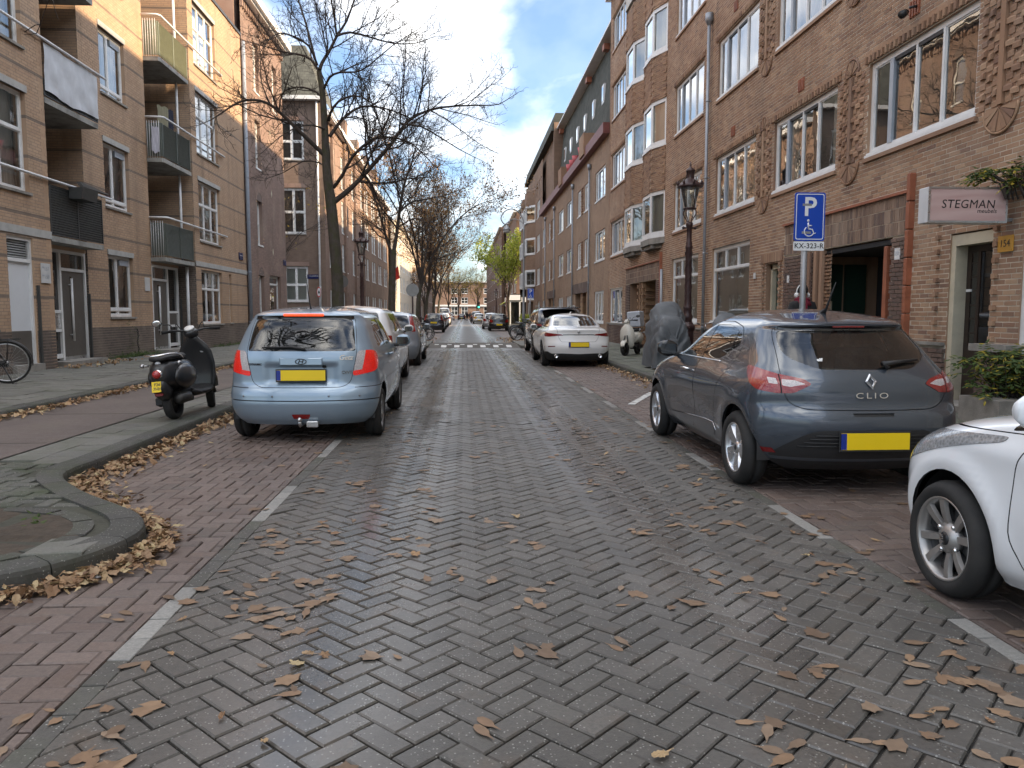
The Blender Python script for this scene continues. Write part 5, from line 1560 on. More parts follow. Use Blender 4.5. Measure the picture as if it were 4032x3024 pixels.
def put_tree(name, label, gen, trunkP, trunkR, loc, group, leaf=None, n_leaf=0, lsize=0.05, leafname='foliage'):
 t = empty(name, loc, label=label, cat='tree', group=group)
 tb = Tubes(); tb.add(smoothnp(trunkP, 4), np.interp(np.linspace(0, 1, (len(trunkP)-1)*4+1), np.linspace(0, 1, len(trunkP)), trunkR), 14)
 link('trunk', tb.mesh('trunk'), M_bark, t)
 link('crown', gen.T.mesh('crown'), M_twig, t)
 if n_leaf:
  tips = np.array(gen.tips); idx = gen.r.integers(0, len(tips), n_leaf)
  pts = tips[idx] + gen.r.normal(0, 0.13, (n_leaf, 3))
  tag(link('foliage', leaves_mesh(pts, lsize, gen.r), leaf, t), kind='stuff')
 return t
def smoothnp(P, k): return np.array([tuple(v) for v in smooth_path([tuple(p) for p in P], k)])
# first bare tree: its main limbs follow the photograph, with depth of their own
def T1(px, py, dy=0.0):
 s = 0.00675
 return ((px-1340)*s*(1+dy/20.6), dy, 1.4+(1236-py)*s*(1+dy/20.6))
def z3(l, dys):
 return [T1(900+x*0.5425, y*0.5425, dy) for (x, y), dy in zip(l, dys)]
g = TreeGen(7, up=0.10, twig=0.0045, dens=1.22)
tr = [(0.03, 0, 0.1), (0.01, 0, 1.2), (0.0, 0, 2.4), *z3([(790, 1659), (775, 1480), (755, 1300), (750, 1165), (745, 950), (735, 750), (715, 600)], (0,)*7)]
trR = [0.19, 0.165, 0.15, 0.14, 0.135, 0.11, 0.10, 0.085, 0.075, 0.065]
limbs = [
 ([(800, 1490), (900, 1400), (1000, 1290), (1180, 1080), (1280, 930), (1430, 850), (1600, 820), (1850, 810)], 0.075, 1.6),
 ([(800, 1390), (870, 1310), (960, 1170), (1100, 1060), (1210, 1040), (1350, 1060), (1440, 1110), (1560, 1220)], 0.05, -1.4),
 ([(1280, 950), (1400, 965), (1520, 1040), (1640, 1120), (1750, 1180)], 0.03, 1.5),
 ([(780, 1040), (830, 960), (880, 900), (980, 835), (1120, 840), (1270, 890), (1400, 960)], 0.05, 0.9),
 ([(775, 930), (800, 880), (870, 800), (990, 760), (1090, 790), (1200, 850)], 0.042, -1.2),
 ([(735, 1165), (620, 1050), (520, 950), (440, 870), (370, 820), (280, 800), (180, 820), (60, 900), (0, 940)], 0.058, -0.7),
 ([(725, 620), (650, 520), (560, 490), (450, 475), (350, 450), (150, 400)], 0.038, 1.0),
 ([(720, 590), (735, 540), (790, 450), (840, 350), (900, 260), (960, 100), (1000, 0), (1040, -120)], 0.05, 0.4),
 ([(840, 350), (830, 200), (800, 0), (790, -120)], 0.03, -0.5),
 ([(705, 560), (660, 430), (570, 370), (490, 350), (430, 390), (380, 470)], 0.03, -1.2),
 ([(690, 520), (620, 280), (560, 120), (530, 0), (500, -100)], 0.034, 1.0),
 ([(840, 360), (920, 335), (1050, 365), (1180, 400), (1330, 400), (1460, 350)], 0.034, 1.3),
 ([(745, 720), (800, 640), (880, 605), (1000, 600), (1100, 560), (1280, 420), (1480, 300)], 0.034, -1.5),
 ([(750, 800), (680, 740), (580, 710), (480, 720), (400, 770), (300, 900)], 0.03, 1.3),
 ([(760, 1000), (680, 965), (580, 985), (480, 1050), (380, 1150)], 0.026, -1.3),
 ([(740, 1250), (680, 1220), (560, 1215), (420, 1290), (300, 1330)], 0.022, 1.2),
 ([(1010, 1290), (1060, 1380), (1100, 1500), (1130, 1640)], 0.03, 0.6),
]
for pts, r0, dmax in limbs:
 n = len(pts)
 P = smoothnp(z3(pts, [dmax*(i/(n-1))**0.9 for i in range(n)]), 2)
 g.limb(P, np.linspace(r0, max(r0*0.22, 0.008), len(P)), 1, 4)
tree1 = put_tree('street_tree', 'tall bare street tree with mossy trunk rising behind the light blue car', g, tr, trR, (-3.3, 20.6, 0), 'bare trees along the left kerb')
def generic(seed, h, spread, fork, dens=1.0, last=4, lean=0.0, up=0.12, r0=0.16):
 g = TreeGen(seed, up=up, twig=0.006, dens=dens)
 rr = random.Random(seed)
 tr = [(0, 0, 0.05), (0.05, 0, fork*0.4), (lean*0.5, 0.05, fork*0.8), (lean, 0, fork)]
 n = rr.randint(4, 5)
 for i in range(n):
  a = 2*PI*(i+rr.uniform(-0.25, 0.25))/n
  out = spread*rr.uniform(0.75, 1.1); top = h*rr.uniform(0.85, 1.05)
  P = [(lean, 0, fork*0.93), (lean+out*0.16*math.cos(a), out*0.16*math.sin(a), fork+(top-fork)*0.3), (lean+out*0.42*math.cos(a), out*0.42*math.sin(a), fork+(top-fork)*0.62), (lean+out*0.72*math.cos(a), out*0.72*math.sin(a), fork+(top-fork)*0.84), (lean+out*math.cos(a), out*math.sin(a), fork+(top-fork)*0.93)]
  P = smoothnp(P, 3)
  g.limb(P, np.linspace(r0*0.55, 0.018, len(P)), 0, last)
 P = smoothnp([(lean, 0, fork*0.95), (lean+0.1, 0.1, fork+(h-fork)*0.5), (lean, 0.2, h)], 4)
 g.limb(P, np.linspace(r0*0.6, 0.015, len(P)), 0, last)
 return g, tr, [r0*1.25, r0*1.05, r0*0.95, r0*0.85]
GT = 'bare trees along the left kerb'
# second tree, leaning apart in two stems
g2 = TreeGen(21, up=0.12, twig=0.0055, dens=1.0)
def S2(px, py, dy=0.0):
 s = 0.01167; return ((px-1545)*s, dy, 1.4+(1236-py)*s)
for pts, r0, dm in ((((1555, 990), (1565, 930), (1580, 820), (1600, 720), (1625, 650), (1650, 560), (1690, 470)), 0.10, 0.6), (((1545, 1000), (1525, 930), (1500, 830), (1470, 740), (1420, 690)), 0.075, -1.0),
     (((1580, 840), (1620, 800), (1690, 780), (1760, 760), (1850, 720)), 0.05, 1.4), (((1585, 800), (1560, 700), (1540, 600), (1500, 540)), 0.04, -1.6), (((1530, 940), (1490, 900), (1440, 880), (1380, 880)), 0.035, 1.2), (((1570, 900), (1640, 870), (1700, 900), (1760, 960)), 0.04, -1.3)):
 n = len(pts)
 P = smoothnp([S2(x, y, dm*(i/(n-1))) for i, (x, y) in enumerate(pts)], 3)
 g2.limb(P, np.linspace(r0, 0.012, len(P)), 1, 4)
put_tree('street_tree', 'forked bare tree, second in the row, standing by the speed hump', g2, [(0, 0, 0.05), (-0.02, 0, 1.5), (0.02, 0, 3.0), (0.08, 0, 4.3)], [0.21, 0.17, 0.155, 0.14], (-3.3, 36.0, 0), GT)
labs = ['leaning dark tree with sparse brown leaves, third in the left row', 'dark tree with brown leaves, fourth in the left row', 'dark tree with brown leaves, fifth in the left row', 'brown leaved tree, sixth in the left row']
for i, y in enumerate((51.5, 66.5, 82.0, 97.5)):
 g, tr, R = generic(31+i, 10.5, 4.6, 3.4, dens=0.86, last=3, lean=0.3, r0=0.14)
 put_tree('street_tree', labs[i], g, tr, R, (-3.3 if i else -3.1, y, 0), GT, M_leaf_br, 4200, 0.085)
for i, (x, y, lb, c) in enumerate(((-6.5, 128, 'far brown tree before the cream row on the left', M_leaf_br), (-3.0, 150, 'far bare tree in line with the traffic light', M_leaf_ye), (-1.5, 205, 'golden tree before the building that closes the street', M_leaf_ye), (-9.0, 212, 'golden brown tree at the left corner of the street end', M_leaf_ye), (3.5, 214, 'orange tree at the right corner of the street end', M_leaf_ye))):
 g, tr, R = generic(51+i, 9.5 if y < 200 else 11, 4.5, 3.0, dens=0.7, last=3)
 put_tree('street_tree', lb, g, tr, R, (x, y, 0), 'far trees', c, 2600 if i != 1 else 900, 0.12)
g, tr, R = generic(77, 8.6, 3.2, 3.2, dens=0.7, last=3, r0=0.12)
put_tree('street_tree', 'leafy yellow green tree at the side street on the right', g, tr, R, (5.0, 88.0, 0), None, M_leaf_gr, 5200, 0.14)
# tree of the pit in front, its trunk outside the picture, twigs over the balconies
g, tr, R = generic(91, 10.5, 3.9, 4.2, dens=0.5, last=3)
for P_ in ([(0, 0, 3.9), (0, 1.5, 4.7), (-0.1, 3.0, 5.2), (-0.35, 4.2, 5.45), (-0.7, 5.3, 5.4)],): g.limb(smoothnp(P_, 3), np.linspace(0.028, 0.008, (len(P_)-1)*3+1), 2, 4)
put_tree('street_tree', 'tree of the round pit whose twigs hang into the upper corner', g, tr, R, (-3.9, 4.55, 0.05), None)
# small yellow-leaved tree in the side street before the gabled house
g, tr, R = generic(17, 7.5, 2.4, 1.6, dens=0.6, last=3, r0=0.07)
put_tree('young_tree', 'thin young tree with a few yellow leaves before the gabled house', g, tr, R, (-11.6, 46.5, 0), None, M_leaf_ye, 160, 0.09)
# ---------------------------------------------------------------- cars
def pchip(xs, ys):
 xs = np.array(xs, float); ys = np.array(ys, float)
 h = np.diff(xs); d = np.diff(ys)/h
 m = np.zeros(len(xs)); m[0] = d[0]; m[-1] = d[-1]
 for i in range(1, len(xs)-1):
  if d[i-1]*d[i] > 0:
   w1 = 2*h[i]+h[i-1]; w2 = h[i]+2*h[i-1]
   m[i] = (w1+w2)/(w1/d[i-1]+w2/d[i])
 def f(x):
  x = np.clip(np.asarray(x, float), xs[0], xs[-1]); i = np.clip(np.searchsorted(xs, x)-1, 0, len(xs)-2)
  t = (x-xs[i])/h[i]
  return (2*t**3-3*t**2+1)*ys[i]+(t**3-2*t**2+t)*h[i]*m[i]+(-2*t**3+3*t**2)*ys[i+1]+(t**3-t**2)*h[i]*m[i+1]
 return f
def inpoly(p, poly):
 x, y = p; c = False; n = len(poly)
 for i in range(n):
  x1, y1 = poly[i]; x2, y2 = poly[(i+1) % n]
  if (y1 > y) != (y2 > y) and x < (x2-x1)*(y-y1)/(y2-y1)+x1: c = not c
 return c
def inset(poly, d):
 """shrink a polygon by d, whichever way it winds"""
 n = len(poly); P = [Vector(p) for p in poly]
 A = sum(P[i].x*P[(i+1) % n].y-P[(i+1) % n].x*P[i].y for i in range(n))
 s = 1 if A > 0 else -1
 out = []
 for i in range(n):
  e1 = (P[i]-P[i-1]).normalized(); e2 = (P[(i+1) % n]-P[i]).normalized()
  n1 = Vector((-e1.y, e1.x))*s; n2 = Vector((-e2.y, e2.x))*s
  b = (n1+n2); k = max(0.35, 1+n1.dot(n2))
  out.append(tuple(P[i]+b*(d/k)))
 return out
def rounded(poly, r=0.03, k=3):
 """round a polygon's corners"""
 out = []; n = len(poly)
 for i in range(n):
  a, b, c = Vector(poly[i-1]), Vector(poly[i]), Vector(poly[(i+1) % n])
  ra = min(r, (a-b).length*0.45); rc = min(r, (c-b).length*0.45)
  p = b+(a-b).normalized()*ra; q = b+(c-b).normalized()*rc
  for j in range(k+1):
   t = j/k; out.append(tuple((1-t)**2*p+2*t*(1-t)*b+t*t*q))
 return out
class Car:
 """body as horizontal slices: front and rear profile, half width and corner shape at each height. y=0 at the tail, +y ahead"""
 def __init__(s, front, rear, width, rc, fc, nz=54, nb=20, ns=44, nf=16, disp=None, bow=0.05):
  z0 = front[0][1]; zt = front[-1][1]
  yf = pchip([z for y, z in front], [y for y, z in front]); yr = pchip([z for y, z in rear], [y for y, z in rear]); wf = pchip([z for w, z in width], [w for w, z in width])
  zz = np.linspace(z0, zt, 1200)
  ds = np.sqrt(np.diff(zz)**2*2.0+np.diff(yf(zz))**2*0.6+np.diff(yr(zz))**2+np.diff(wf(zz))**2*1.5)
  S = np.concatenate([[0], np.cumsum(ds)]); zs = np.interp(np.linspace(0, S[-1], nz), S, zz)
  frc = pchip([p[0] for p in rc], [p[1] for p in rc]); frn = pchip([p[0] for p in rc], [p[2] for p in rc])
  ffc = pchip([p[0] for p in fc], [p[1] for p in fc]); ffn = pchip([p[0] for p in fc], [p[2] for p in fc])
  L = yf(zz).max()
  s.L = L; s.mid = L*0.5
  rows = []; par = []
  for z in zs:
   w = max(float(wf(z)), 0.004); a, b = float(yr(z)), float(yf(z))
   cr, cf = min(float(frc(z)), (b-a)*0.45), min(float(ffc(z)), (b-a)*0.45); n1, n2 = float(frn(z)), float(ffn(z))
   th = np.linspace(0, PI/2, nb)
   x1 = w*np.sin(th)**(2/n1); y1 = a+cr*(1-np.cos(th)**(2/n1))
   ym = np.linspace(a+cr, b-cf, ns)[1:-1]; xm = np.full(len(ym), w)
   th = np.linspace(PI/2, 0, nf)
   x2 = w*np.sin(th)**(2/n2); y2 = b-cf*(1-np.cos(th)**(2/n2))
   X = np.concatenate([x1, xm, x2]); Y = np.concatenate([y1, ym, y2])
   X = X*(1-bow*((Y-s.mid)/(L/2))**2)
   Z = np.full(len(X), z)
   if disp is not None: X, Y, Z = disp(X, Y, Z, w)
   rows.append(np.stack([X, Y, Z], 1))
   d = np.concatenate([[0], np.cumsum(np.hypot(np.diff(X), np.diff(Y)))])
   par.append(np.stack([Y, Z, d, d[-1]-d], 1))
  G = np.array(rows); Pm = np.array(par)
  m, n = G.shape[:2]
  du = np.gradient(G, axis=1); dv = np.gradient(G, axis=0); N = np.cross(du, dv); N /= np.linalg.norm(N, axis=2)[:, :, None]+1e-9
  N[:, 0, 0] = 0; N[:, -1, 0] = 0
  s.P = [tuple(v) for v in G.reshape(-1, 3)]; s.N = [tuple(v) for v in N.reshape(-1, 3)]; s.A = [tuple(v) for v in Pm.reshape(-1, 4)]
  s.F = []; s.lab = []
  for i in range(m-1):
   for j in range(n-1):
    s.F.append([i*n+j, i*n+j+1, (i+1)*n+j+1, (i+1)*n+j]); s.lab.append('body')
  s.top = [(m-1)*n+j for j in range(n)]; s.bot = [j for j in range(n)]
  s.G = G
  s.ring0 = [s.P[i] for i in s.bot]
  c = len(s.P); pt = np.mean(G[-1], axis=0); s.P.append((0, pt[1], G[-1][0][2]+0.001)); s.N.append((0, 0, 1)); s.A.append((pt[1], pt[2], 9, 9))
  for j in range(n-1): s.F.append([s.top[j], s.top[j+1], c]); s.lab.append('body')
  s.rings = []
 def cut(s, new, poly, space='side', only=('body',), nx=None):
  ia, ib = {'side': (0, 1), 'rear': (2, 1), 'front': (3, 1)}[space]
  x0 = min(p[0] for p in poly)-0.002; x1 = max(p[0] for p in poly)+0.002; y0 = min(p[1] for p in poly)-0.002; y1 = max(p[1] for p in poly)+0.002
  A = s.A; cand = []
  for f in range(len(s.F)):
   if s.lab[f] not in only: continue
   vs = s.F[f]
   us = [A[v][ia] for v in vs]
   if max(us) < x0 or min(us) > x1: continue
   ws = [A[v][ib] for v in vs]
   if max(ws) < y0 or min(ws) > y1: continue
   Y = A[vs[0]][0]
   if space == 'rear' and Y > s.mid: continue
   if space == 'front' and Y < s.mid: continue
   if space == 'side' and sum(s.N[v][0] for v in vs)/len(vs) < (nx if nx is not None else 0.45): continue
   cand.append(f)
  n = len(poly)
  for e in range(n):
   ax, ay = poly[e]; bx, by = poly[(e+1) % n]
   tx, ty = bx-ax, by-ay; ln = math.hypot(tx, ty)
   if ln < 1e-6: continue
   tx /= ln; ty /= ln
   cache = {}
   for f in list(cand):
    vs = s.F[f]
    d = [(A[v][ia]-ax)*(-ty)+(A[v][ib]-ay)*tx for v in vs]
    if max(d) <= 1e-5 or min(d) >= -1e-5: continue
    t = [(A[v][ia]-ax)*tx+(A[v][ib]-ay)*ty for v in vs]
    k = len(vs); cr = []
    for i in range(k):
     j = (i+1) % k
     if (d[i] > 0) != (d[j] > 0): cr.append(t[i]+(t[j]-t[i])*d[i]/(d[i]-d[j]))
    if not cr or max(cr) < -0.003 or min(cr) > ln+0.003: continue
    pos = []; neg = []
    for i in range(k):
     j = (i+1) % k
     if d[i] >= 0: pos.append(vs[i])
     if d[i] <= 0: neg.append(vs[i])
     if (d[i] > 0 and d[j] < 0) or (d[i] < 0 and d[j] > 0):
      key = (min(vs[i], vs[j]), max(vs[i], vs[j]))
      if key not in cache:
       q = d[i]/(d[i]-d[j]); a, b = vs[i], vs[j]
       s.P.append(tuple(s.P[a][c]+(s.P[b][c]-s.P[a][c])*q for c in range(3)))
       s.N.append(tuple(s.N[a][c]+(s.N[b][c]-s.N[a][c])*q for c in range(3)))
       A.append(tuple(A[a][c]+(A[b][c]-A[a][c])*q for c in range(4)))
       cache[key] = len(s.P)-1
      pos.append(cache[key]); neg.append(cache[key])
    if len(pos) > 2 and len(neg) > 2:
     s.F[f] = pos; s.F.append(neg); s.lab.append(s.lab[f]); cand.append(len(s.F)-1)
  for f in cand:
   vs = s.F[f]; k = len(vs)
   if inpoly((sum(A[v][ia] for v in vs)/k, sum(A[v][ib] for v in vs)/k), poly): s.lab[f] = new
  return s
 def panel(s, new, poly, space='side', only=('body',), gap=0.004, nx=None):
  """a panel with a recessed gap round it"""
  s.cut('gap', poly, space, only, nx); s.cut(new, inset(poly, gap*2), space, ('gap',), nx)
  return s
 def mesh(s, labs, side=0, off=0.0, name='part', flip=False):
  """side 0: both halves, +1 / -1: one half"""
  P = []; N = []; F = []
  for sg in ((1, -1) if side == 0 else (side,)):
   idx = {}
   for f, l in zip(s.F, s.lab):
    if l not in labs: continue
    q = []
    for v in f:
     if v not in idx:
      idx[v] = len(P); p = s.P[v]; nn = s.N[v]
      P.append(((p[0]+nn[0]*off)*sg, p[1]+nn[1]*off, p[2]+nn[2]*off)); N.append((nn[0]*sg, nn[1], nn[2]))
     if not q or q[-1] != idx[v]: q.append(idx[v])
    if len(q) > 2: F.append(q if (sg < 0) else q[::-1])
  if not F: return None
  a, b, c = (Vector(P[i]) for i in F[0][:3])
  if (b-a).cross(c-a).dot(Vector(N[F[0][0]])) < 0: F = [f[::-1] for f in F]
  me = bpy.data.meshes.new(name); me.from_pydata(P, [], F)
  me.polygons.foreach_set('use_smooth', [True]*len(F)); me.update()
  try: me.normals_split_custom_set_from_vertices([tuple(Vector(n).normalized()) if Vector(n).length > 1e-6 else (0, 0, 1) for n in N])
  except Exception as ex: print('normals', ex)
  return me
 def project(s, x, z, rear=True):
  """point and normal on the rear (or nose) face at lateral x and height z"""
  best = None
  for i in range(len(s.G)-1):
   za, zb = s.G[i][0][2], s.G[i+1][0][2]
   if za <= z <= zb:
    k = (z-za)/max(zb-za, 1e-9); row = s.G[i]*(1-k)+s.G[i+1]*k
    n = len(row); r = row[:n//2] if rear else row[n//2:][::-1]
    y = float(np.interp(abs(x), r[:, 0], r[:, 1])); best = (x, y, z); break
  return best
MG_dark = glass('car_glass', tint=(0.28, 0.31, 0.31), boost=1.5, dirty=0.015)
MG_mid = glass('car_glass_clear', tint=(0.55, 0.62, 0.62), boost=1.6, dirty=0.02)
M_gloss = simple('gloss_black', (0.008, 0.008, 0.009), 0.08, coat=0.6, rvar=0.03)
M_trim = simple('matt_trim', (0.022, 0.022, 0.023), 0.6)
M_inside = simple('car_interior', (0.03, 0.03, 0.032), 0.8)
M_seat = simple('seat_fabric', (0.045, 0.045, 0.05), 0.9, var=0.2)
M_plate = simple('yellow_plate', (0.85, 0.60, 0.01), 0.4, var=0.03)
M_eu = simple('eu_blue', (0.01, 0.03, 0.25), 0.4)
def lamp_mat(name, c, em=0.0, scale=120):
 t = NT(name); vo = t.n('ShaderNodeTexVoronoi', {'Vector': t.pos(), 'Scale': float(scale)})
 b = t.mix(t.math('MULTIPLY', vo.outputs['Distance'], 0.8), tuple(x*0.55 for x in c), tuple(min(1, x*1.35) for x in c))
 t.P(base=b, rough=0.12, coat=1.0)
 if em: t.P(em=b, es=em)
 t.bump(vo.outputs['Distance'], 0.25, 0.01)
 MT[name] = t.mat
 return t.mat
ML_red = lamp_mat('red_lens', (0.27, 0.006, 0.006)); ML_redon = lamp_mat('red_lens_lit', (0.55, 0.012, 0.006), 0.11); ML_clear = lamp_mat('clear_lens', (0.55, 0.5, 0.5)); ML_amber = lamp_mat('amber_lit', (1.0, 0.07, 0.012), 0.26)
ML_head = lamp_mat('headlamp_lens', (0.32, 0.33, 0.34), scale=60); ML_redk = lamp_mat('dark_red_lens', (0.20, 0.006, 0.008))
_wh = {}
def wheel_meshes(R, W, style, rimr):
 k = (R, W, style, rimr)
 if k in _wh: return _wh[k]
 t = MB(); hw = W/2
 Rz = Matrix.Rotation(PI/2, 3, 'Y')
 t.lathe([(rimr-0.005, -hw+0.012), (rimr+0.012, -hw), (R-0.035, -hw-0.006), (R-0.012, -hw+0.02), (R, -hw+0.05), (R, -0.012), (R-0.008, -0.010), (R-0.008, 0.010), (R, 0.012), (R, hw-0.05), (R-0.012, hw-0.02), (R-0.035, hw+0.006), (rimr+0.012, hw), (rimr-0.005, hw-0.012)], n=48, M=Rz, cap=False)
 r = MB()
 r.lathe([(rimr, -hw+0.02), (rimr-0.02, -hw+0.04), (rimr-0.025, hw-0.05), (rimr-0.012, hw-0.012), (rimr, hw-0.004), (rimr+0.003, hw-0.016)], n=40, M=Rz, cap=False)
 r.lathe([(0.002, hw-0.10), (rimr-0.02, hw-0.11)], n=32, m=1, M=Rz, cap=False)
 def spoke(a, w0, w1, r0, r1, d0, d1, th=0.02, m=0):
  ca, sa = math.cos(a), math.sin(a)
  def q(rr, ww, x): return (x, rr*ca-ww*sa, rr*sa+ww*ca)
  rings = []
  for i in range(5):
   f = i/4; rr = r0+(r1-r0)*f; ww = (w0+(w1-w0)*f)/2; x = d0+(d1-d0)*f+0.008*math.sin(PI*f)
   rings.append([q(rr, -ww, x-th), q(rr, -ww*0.75, x), q(rr, ww*0.75, x), q(rr, ww, x-th)])
  r.loft(rings, m, smooth=False, closed=True)
 x1 = hw-0.012
 if style == 'kia':
  for i in range(4):
   a = i*PI/2+0.3
   for s_ in (-1, 1): spoke(a+s_*0.33, 0.034, 0.05, 0.05, rimr-0.01, x1-0.035, x1-0.006)
  for i in range(8): spoke(i*PI/4+0.3+0.33*0, 0.06, 0.07, 0.05, rimr-0.02, x1-0.065, x1-0.05, m=1)
  hub = 0.055
 elif style == 'clio':
  for i in range(5):
   a = i*2*PI/5+0.4; spoke(a, 0.075, 0.175, 0.03, rimr-0.008, x1-0.03, x1-0.004, 0.03)
   spoke(a+0.6, 0.03, 0.03, 0.04, rimr-0.01, x1-0.06, x1-0.045, 0.02)
  hub = 0.04
 elif style == 'multi':
  for i in range(10): spoke(i*2*PI/10, 0.03, 0.045, 0.03, rimr-0.01, x1-0.03, x1-0.006)
  hub = 0.05
 else:
  for i in range(5): spoke(i*2*PI/5+0.2, 0.06, 0.09, 0.03, rimr-0.01, x1-0.03, x1-0.006)
  hub = 0.05
 r.lathe([(hub+0.03, x1-0.06), (hub+0.025, x1-0.03), (hub, x1-0.018), (hub*0.9, x1-0.012), (0.002, x1-0.010)], n=20, M=Rz)
 r.lathe([(hub*0.62, x1-0.012), (hub*0.6, x1-0.008), (0.002, x1-0.007)], n=18, m=1, M=Rz)
 for i in range(4 if style == 'kia' else 5):
  a = i*2*PI/(4 if style == 'kia' else 5)+0.785; r.lathe([(0.012, x1-0.045), (0.012, x1-0.02), (0.004, x1-0.016)], n=8, m=2, M=Rz, c=(0, 0.078*math.cos(a), 0.078*math.sin(a)))
 _wh[k] = (t.mesh('wheel'), r.mesh('rim'))
 return _wh[k]
def wheels(car, cy, R, W, style, rimr, track, mats, ytilt=0.0):
 tm, rm = wheel_meshes(R, W, style, rimr)
 if not tm.materials: tm.materials.append(M_rubber)
 for y in cy:
  for sg in (1, -1):
   w = link('wheel', tm, None, car, loc=(sg*track, y, R), rot=(random.uniform(0, 1) if style != 'kia' else 0.2, 0, 0 if sg > 0 else PI))
   me = rm.copy()
   for m in mats: me.materials.append(m)
   link('rim', me, None, w)
def arch(poly_c, R, n=22):
 y, z = poly_c
 return [(y+R*math.cos(t), z+R*math.sin(t)) for t in np.linspace(-0.35, PI+0.35, n)]
def finish(car, c, spec, paintm):
 """turn the labelled faces into the body and its parts"""
 labs = set(c.lab)
 body = {'body', 'arch'}
 me = c.mesh({'body'}, name='body'); link('body', me, paintm, car)
 mg = c.mesh({'gap'}, off=-0.012, name='panel_gaps')
 if mg: tag(link('panel_gaps', mg, M_black, car), kind='stuff')
 for l in sorted(labs-{'body', 'gap', 'hole'}):
  if l not in spec: continue
  name, mat, off, both = spec[l]
  if both: link(name, c.mesh({l}, 0, off, name), mat, car)
  else:
   for sg in (1, -1): link(name, c.mesh({l}, sg, off, name), mat, car)
 ln = c.mesh({'body', 'gap'} | {l for l in labs if l in spec and not spec[l][1].name.startswith('car_glass')} - {'hole'}, off=-0.022, name='lining')
 if ln: link('lining', ln, M_inside, car)
 r = c.ring0; n = len(r); zf = r[0][2]+0.015
 mb = MB(); vs = [(x, y, zf) for x, y, z in r]+[(-x, y, zf) for x, y, z in r]
 fs = [(i, i+1, n+i+1, n+i) for i in range(n-1)]
 mb.add(vs, fs).build('floor_pan', M_trim, car)
def wells(car, cy, R, track, W, zc, wmax):
 for y in cy:
  for sg in (1, -1):
   mb = MB(); n = 20; vs = []; fs = []
   for i in range(n+1):
    t = -0.12+(PI+0.24)*i/n
    for x in (wmax-0.075, track-W/2-0.06): vs.append((sg*x, y+R*math.cos(t), zc+R*math.sin(t)))
   for i in range(n): fs.append((2*i, 2*i+1, 2*i+3, 2*i+2))
   mb.add(vs, fs, 0, True)
   mb.add([(sg*(track-W/2-0.06), y+R*math.cos(t), zc+R*math.sin(t)) for t in np.linspace(-0.12, PI+0.12, n+1)], [tuple(range(n+1))])
   mb.build('wheel_well', M_trim, car)
def seats(car, ys, z, w, mat=None):
 for y in ys:
  for x in (-w, w):
   mb = MB()
   mb.cbox((x, y+0.22, z), (0.46, 0.5, 0.16), ch=0.05)
   mb.cbox((x, y-0.08, z+0.33), (0.46, 0.14, 0.56), ch=0.05, M=Matrix.Rotation(0.18, 3, 'X'))
   mb.cbox((x, y-0.17, z+0.70), (0.24, 0.09, 0.17), ch=0.035)
   mb.build('seat', M_seat, car)
def plate(car, p, n, w=0.52, h=0.112, holder=True):
 M = face_M(p, n)
 mb = MB(); mb.cbox((0, 0, 0.004), (w+0.02, h+0.03, 0.012), 0, ch=0.003); mb.cbox((0, 0.002, 0.011), (w, h, 0.006), 1); mb.cbox((-w/2+0.022, 0.002, 0.0118), (0.044, h-0.004, 0.006), 2)
 return link('number_plate', mb.mesh('number_plate'), [M_black, M_plate, M_eu], car, M=M)
def mirror(car, y, z, x, mat, sg, s=1.0):
 mb = MB(); rings = []
 for i in range(7):
  t = i/6; k = math.sin(PI*(0.12+0.80*t))**0.55
  rings.append([Vector((sg*(x+0.03+0.20*s*t), y+0.055*k*math.cos(a)*(1.3 if math.cos(a) > 0 else 0.5), z+0.085*s*k*math.sin(a)+0.012*t)) for a in np.linspace(0, 2*PI, 14, endpoint=False)])
 mb.loft(rings if sg > 0 else [r[::-1] for r in rings], 0)
 mb.cbox((sg*(x+0.02), y+0.01, z-0.055), (0.11, 0.06, 0.05), 1, ch=0.012)
 o = link('mirror', mb.mesh('mirror'), [mat, M_black], car)
 MB().add([(sg*(x+0.045+0.165*s*u), y-0.030, z-0.005+0.062*s*v+0.01*u) for u, v in ((0, -0.8), (0.9, -0.8), (1, 0), (0.9, 0.8), (0, 0.9))], [(0, 1, 2, 3, 4)]).build('mirror_glass', M_gloss, o)
def handle(car, x, y, z, sg, mat):
 mb = MB().tube([(sg*(x-0.012), y-0.085, z), (sg*(x+0.022), y-0.055, z+0.004), (sg*(x+0.024), y+0.055, z+0.006), (sg*(x-0.012), y+0.085, z)], [0.011, 0.014, 0.014, 0.011], 8)
 return mb.build('door_handle', mat, car)
def strip(car, name, pts, w, mat, t=0.004, side=True):
 mb = MB().tube(pts, w, 6); return mb.build(name, mat, car)
def flare_fn(wy, R0, amt, sig=0.075, haunch=None):
 def f(X, Y, Z, w):
  side = np.clip((X/max(w, 1e-6)-0.75)/0.2, 0, 1)
  d = np.zeros(len(X))
  for y, z in wy:
   r = np.hypot(Y-y, Z-z)
   d += amt*np.exp(-((r-R0)/sig)**2)*(Z > z-0.12)
  X2 = X+d*side
  if haunch:
   for (hy, hz, sy, sz, a) in haunch:
    X2 = X2+a*np.exp(-((Y-hy)/sy)**2-((Z-hz)/sz)**2)*side
  return X2, Y, Z
 return f
CARS = 'cars parked along the street'
def car_root(label, loc, rz=0.0):
 return empty('parked_car', loc, rz, label, 'car', CARS)
def badge(car, c, name, x, z, M_, mb, mats, nz=0.0, off=0.004):
 p = c.project(x, z); q = c.project(x, z+0.03)
 n = Vector((0, -1, (q[1]-p[1])/0.03)).normalized()
 M = face_M(Vector(p)+n*off, n)
 return link(name, mb.mesh(name), mats, car, M=M)
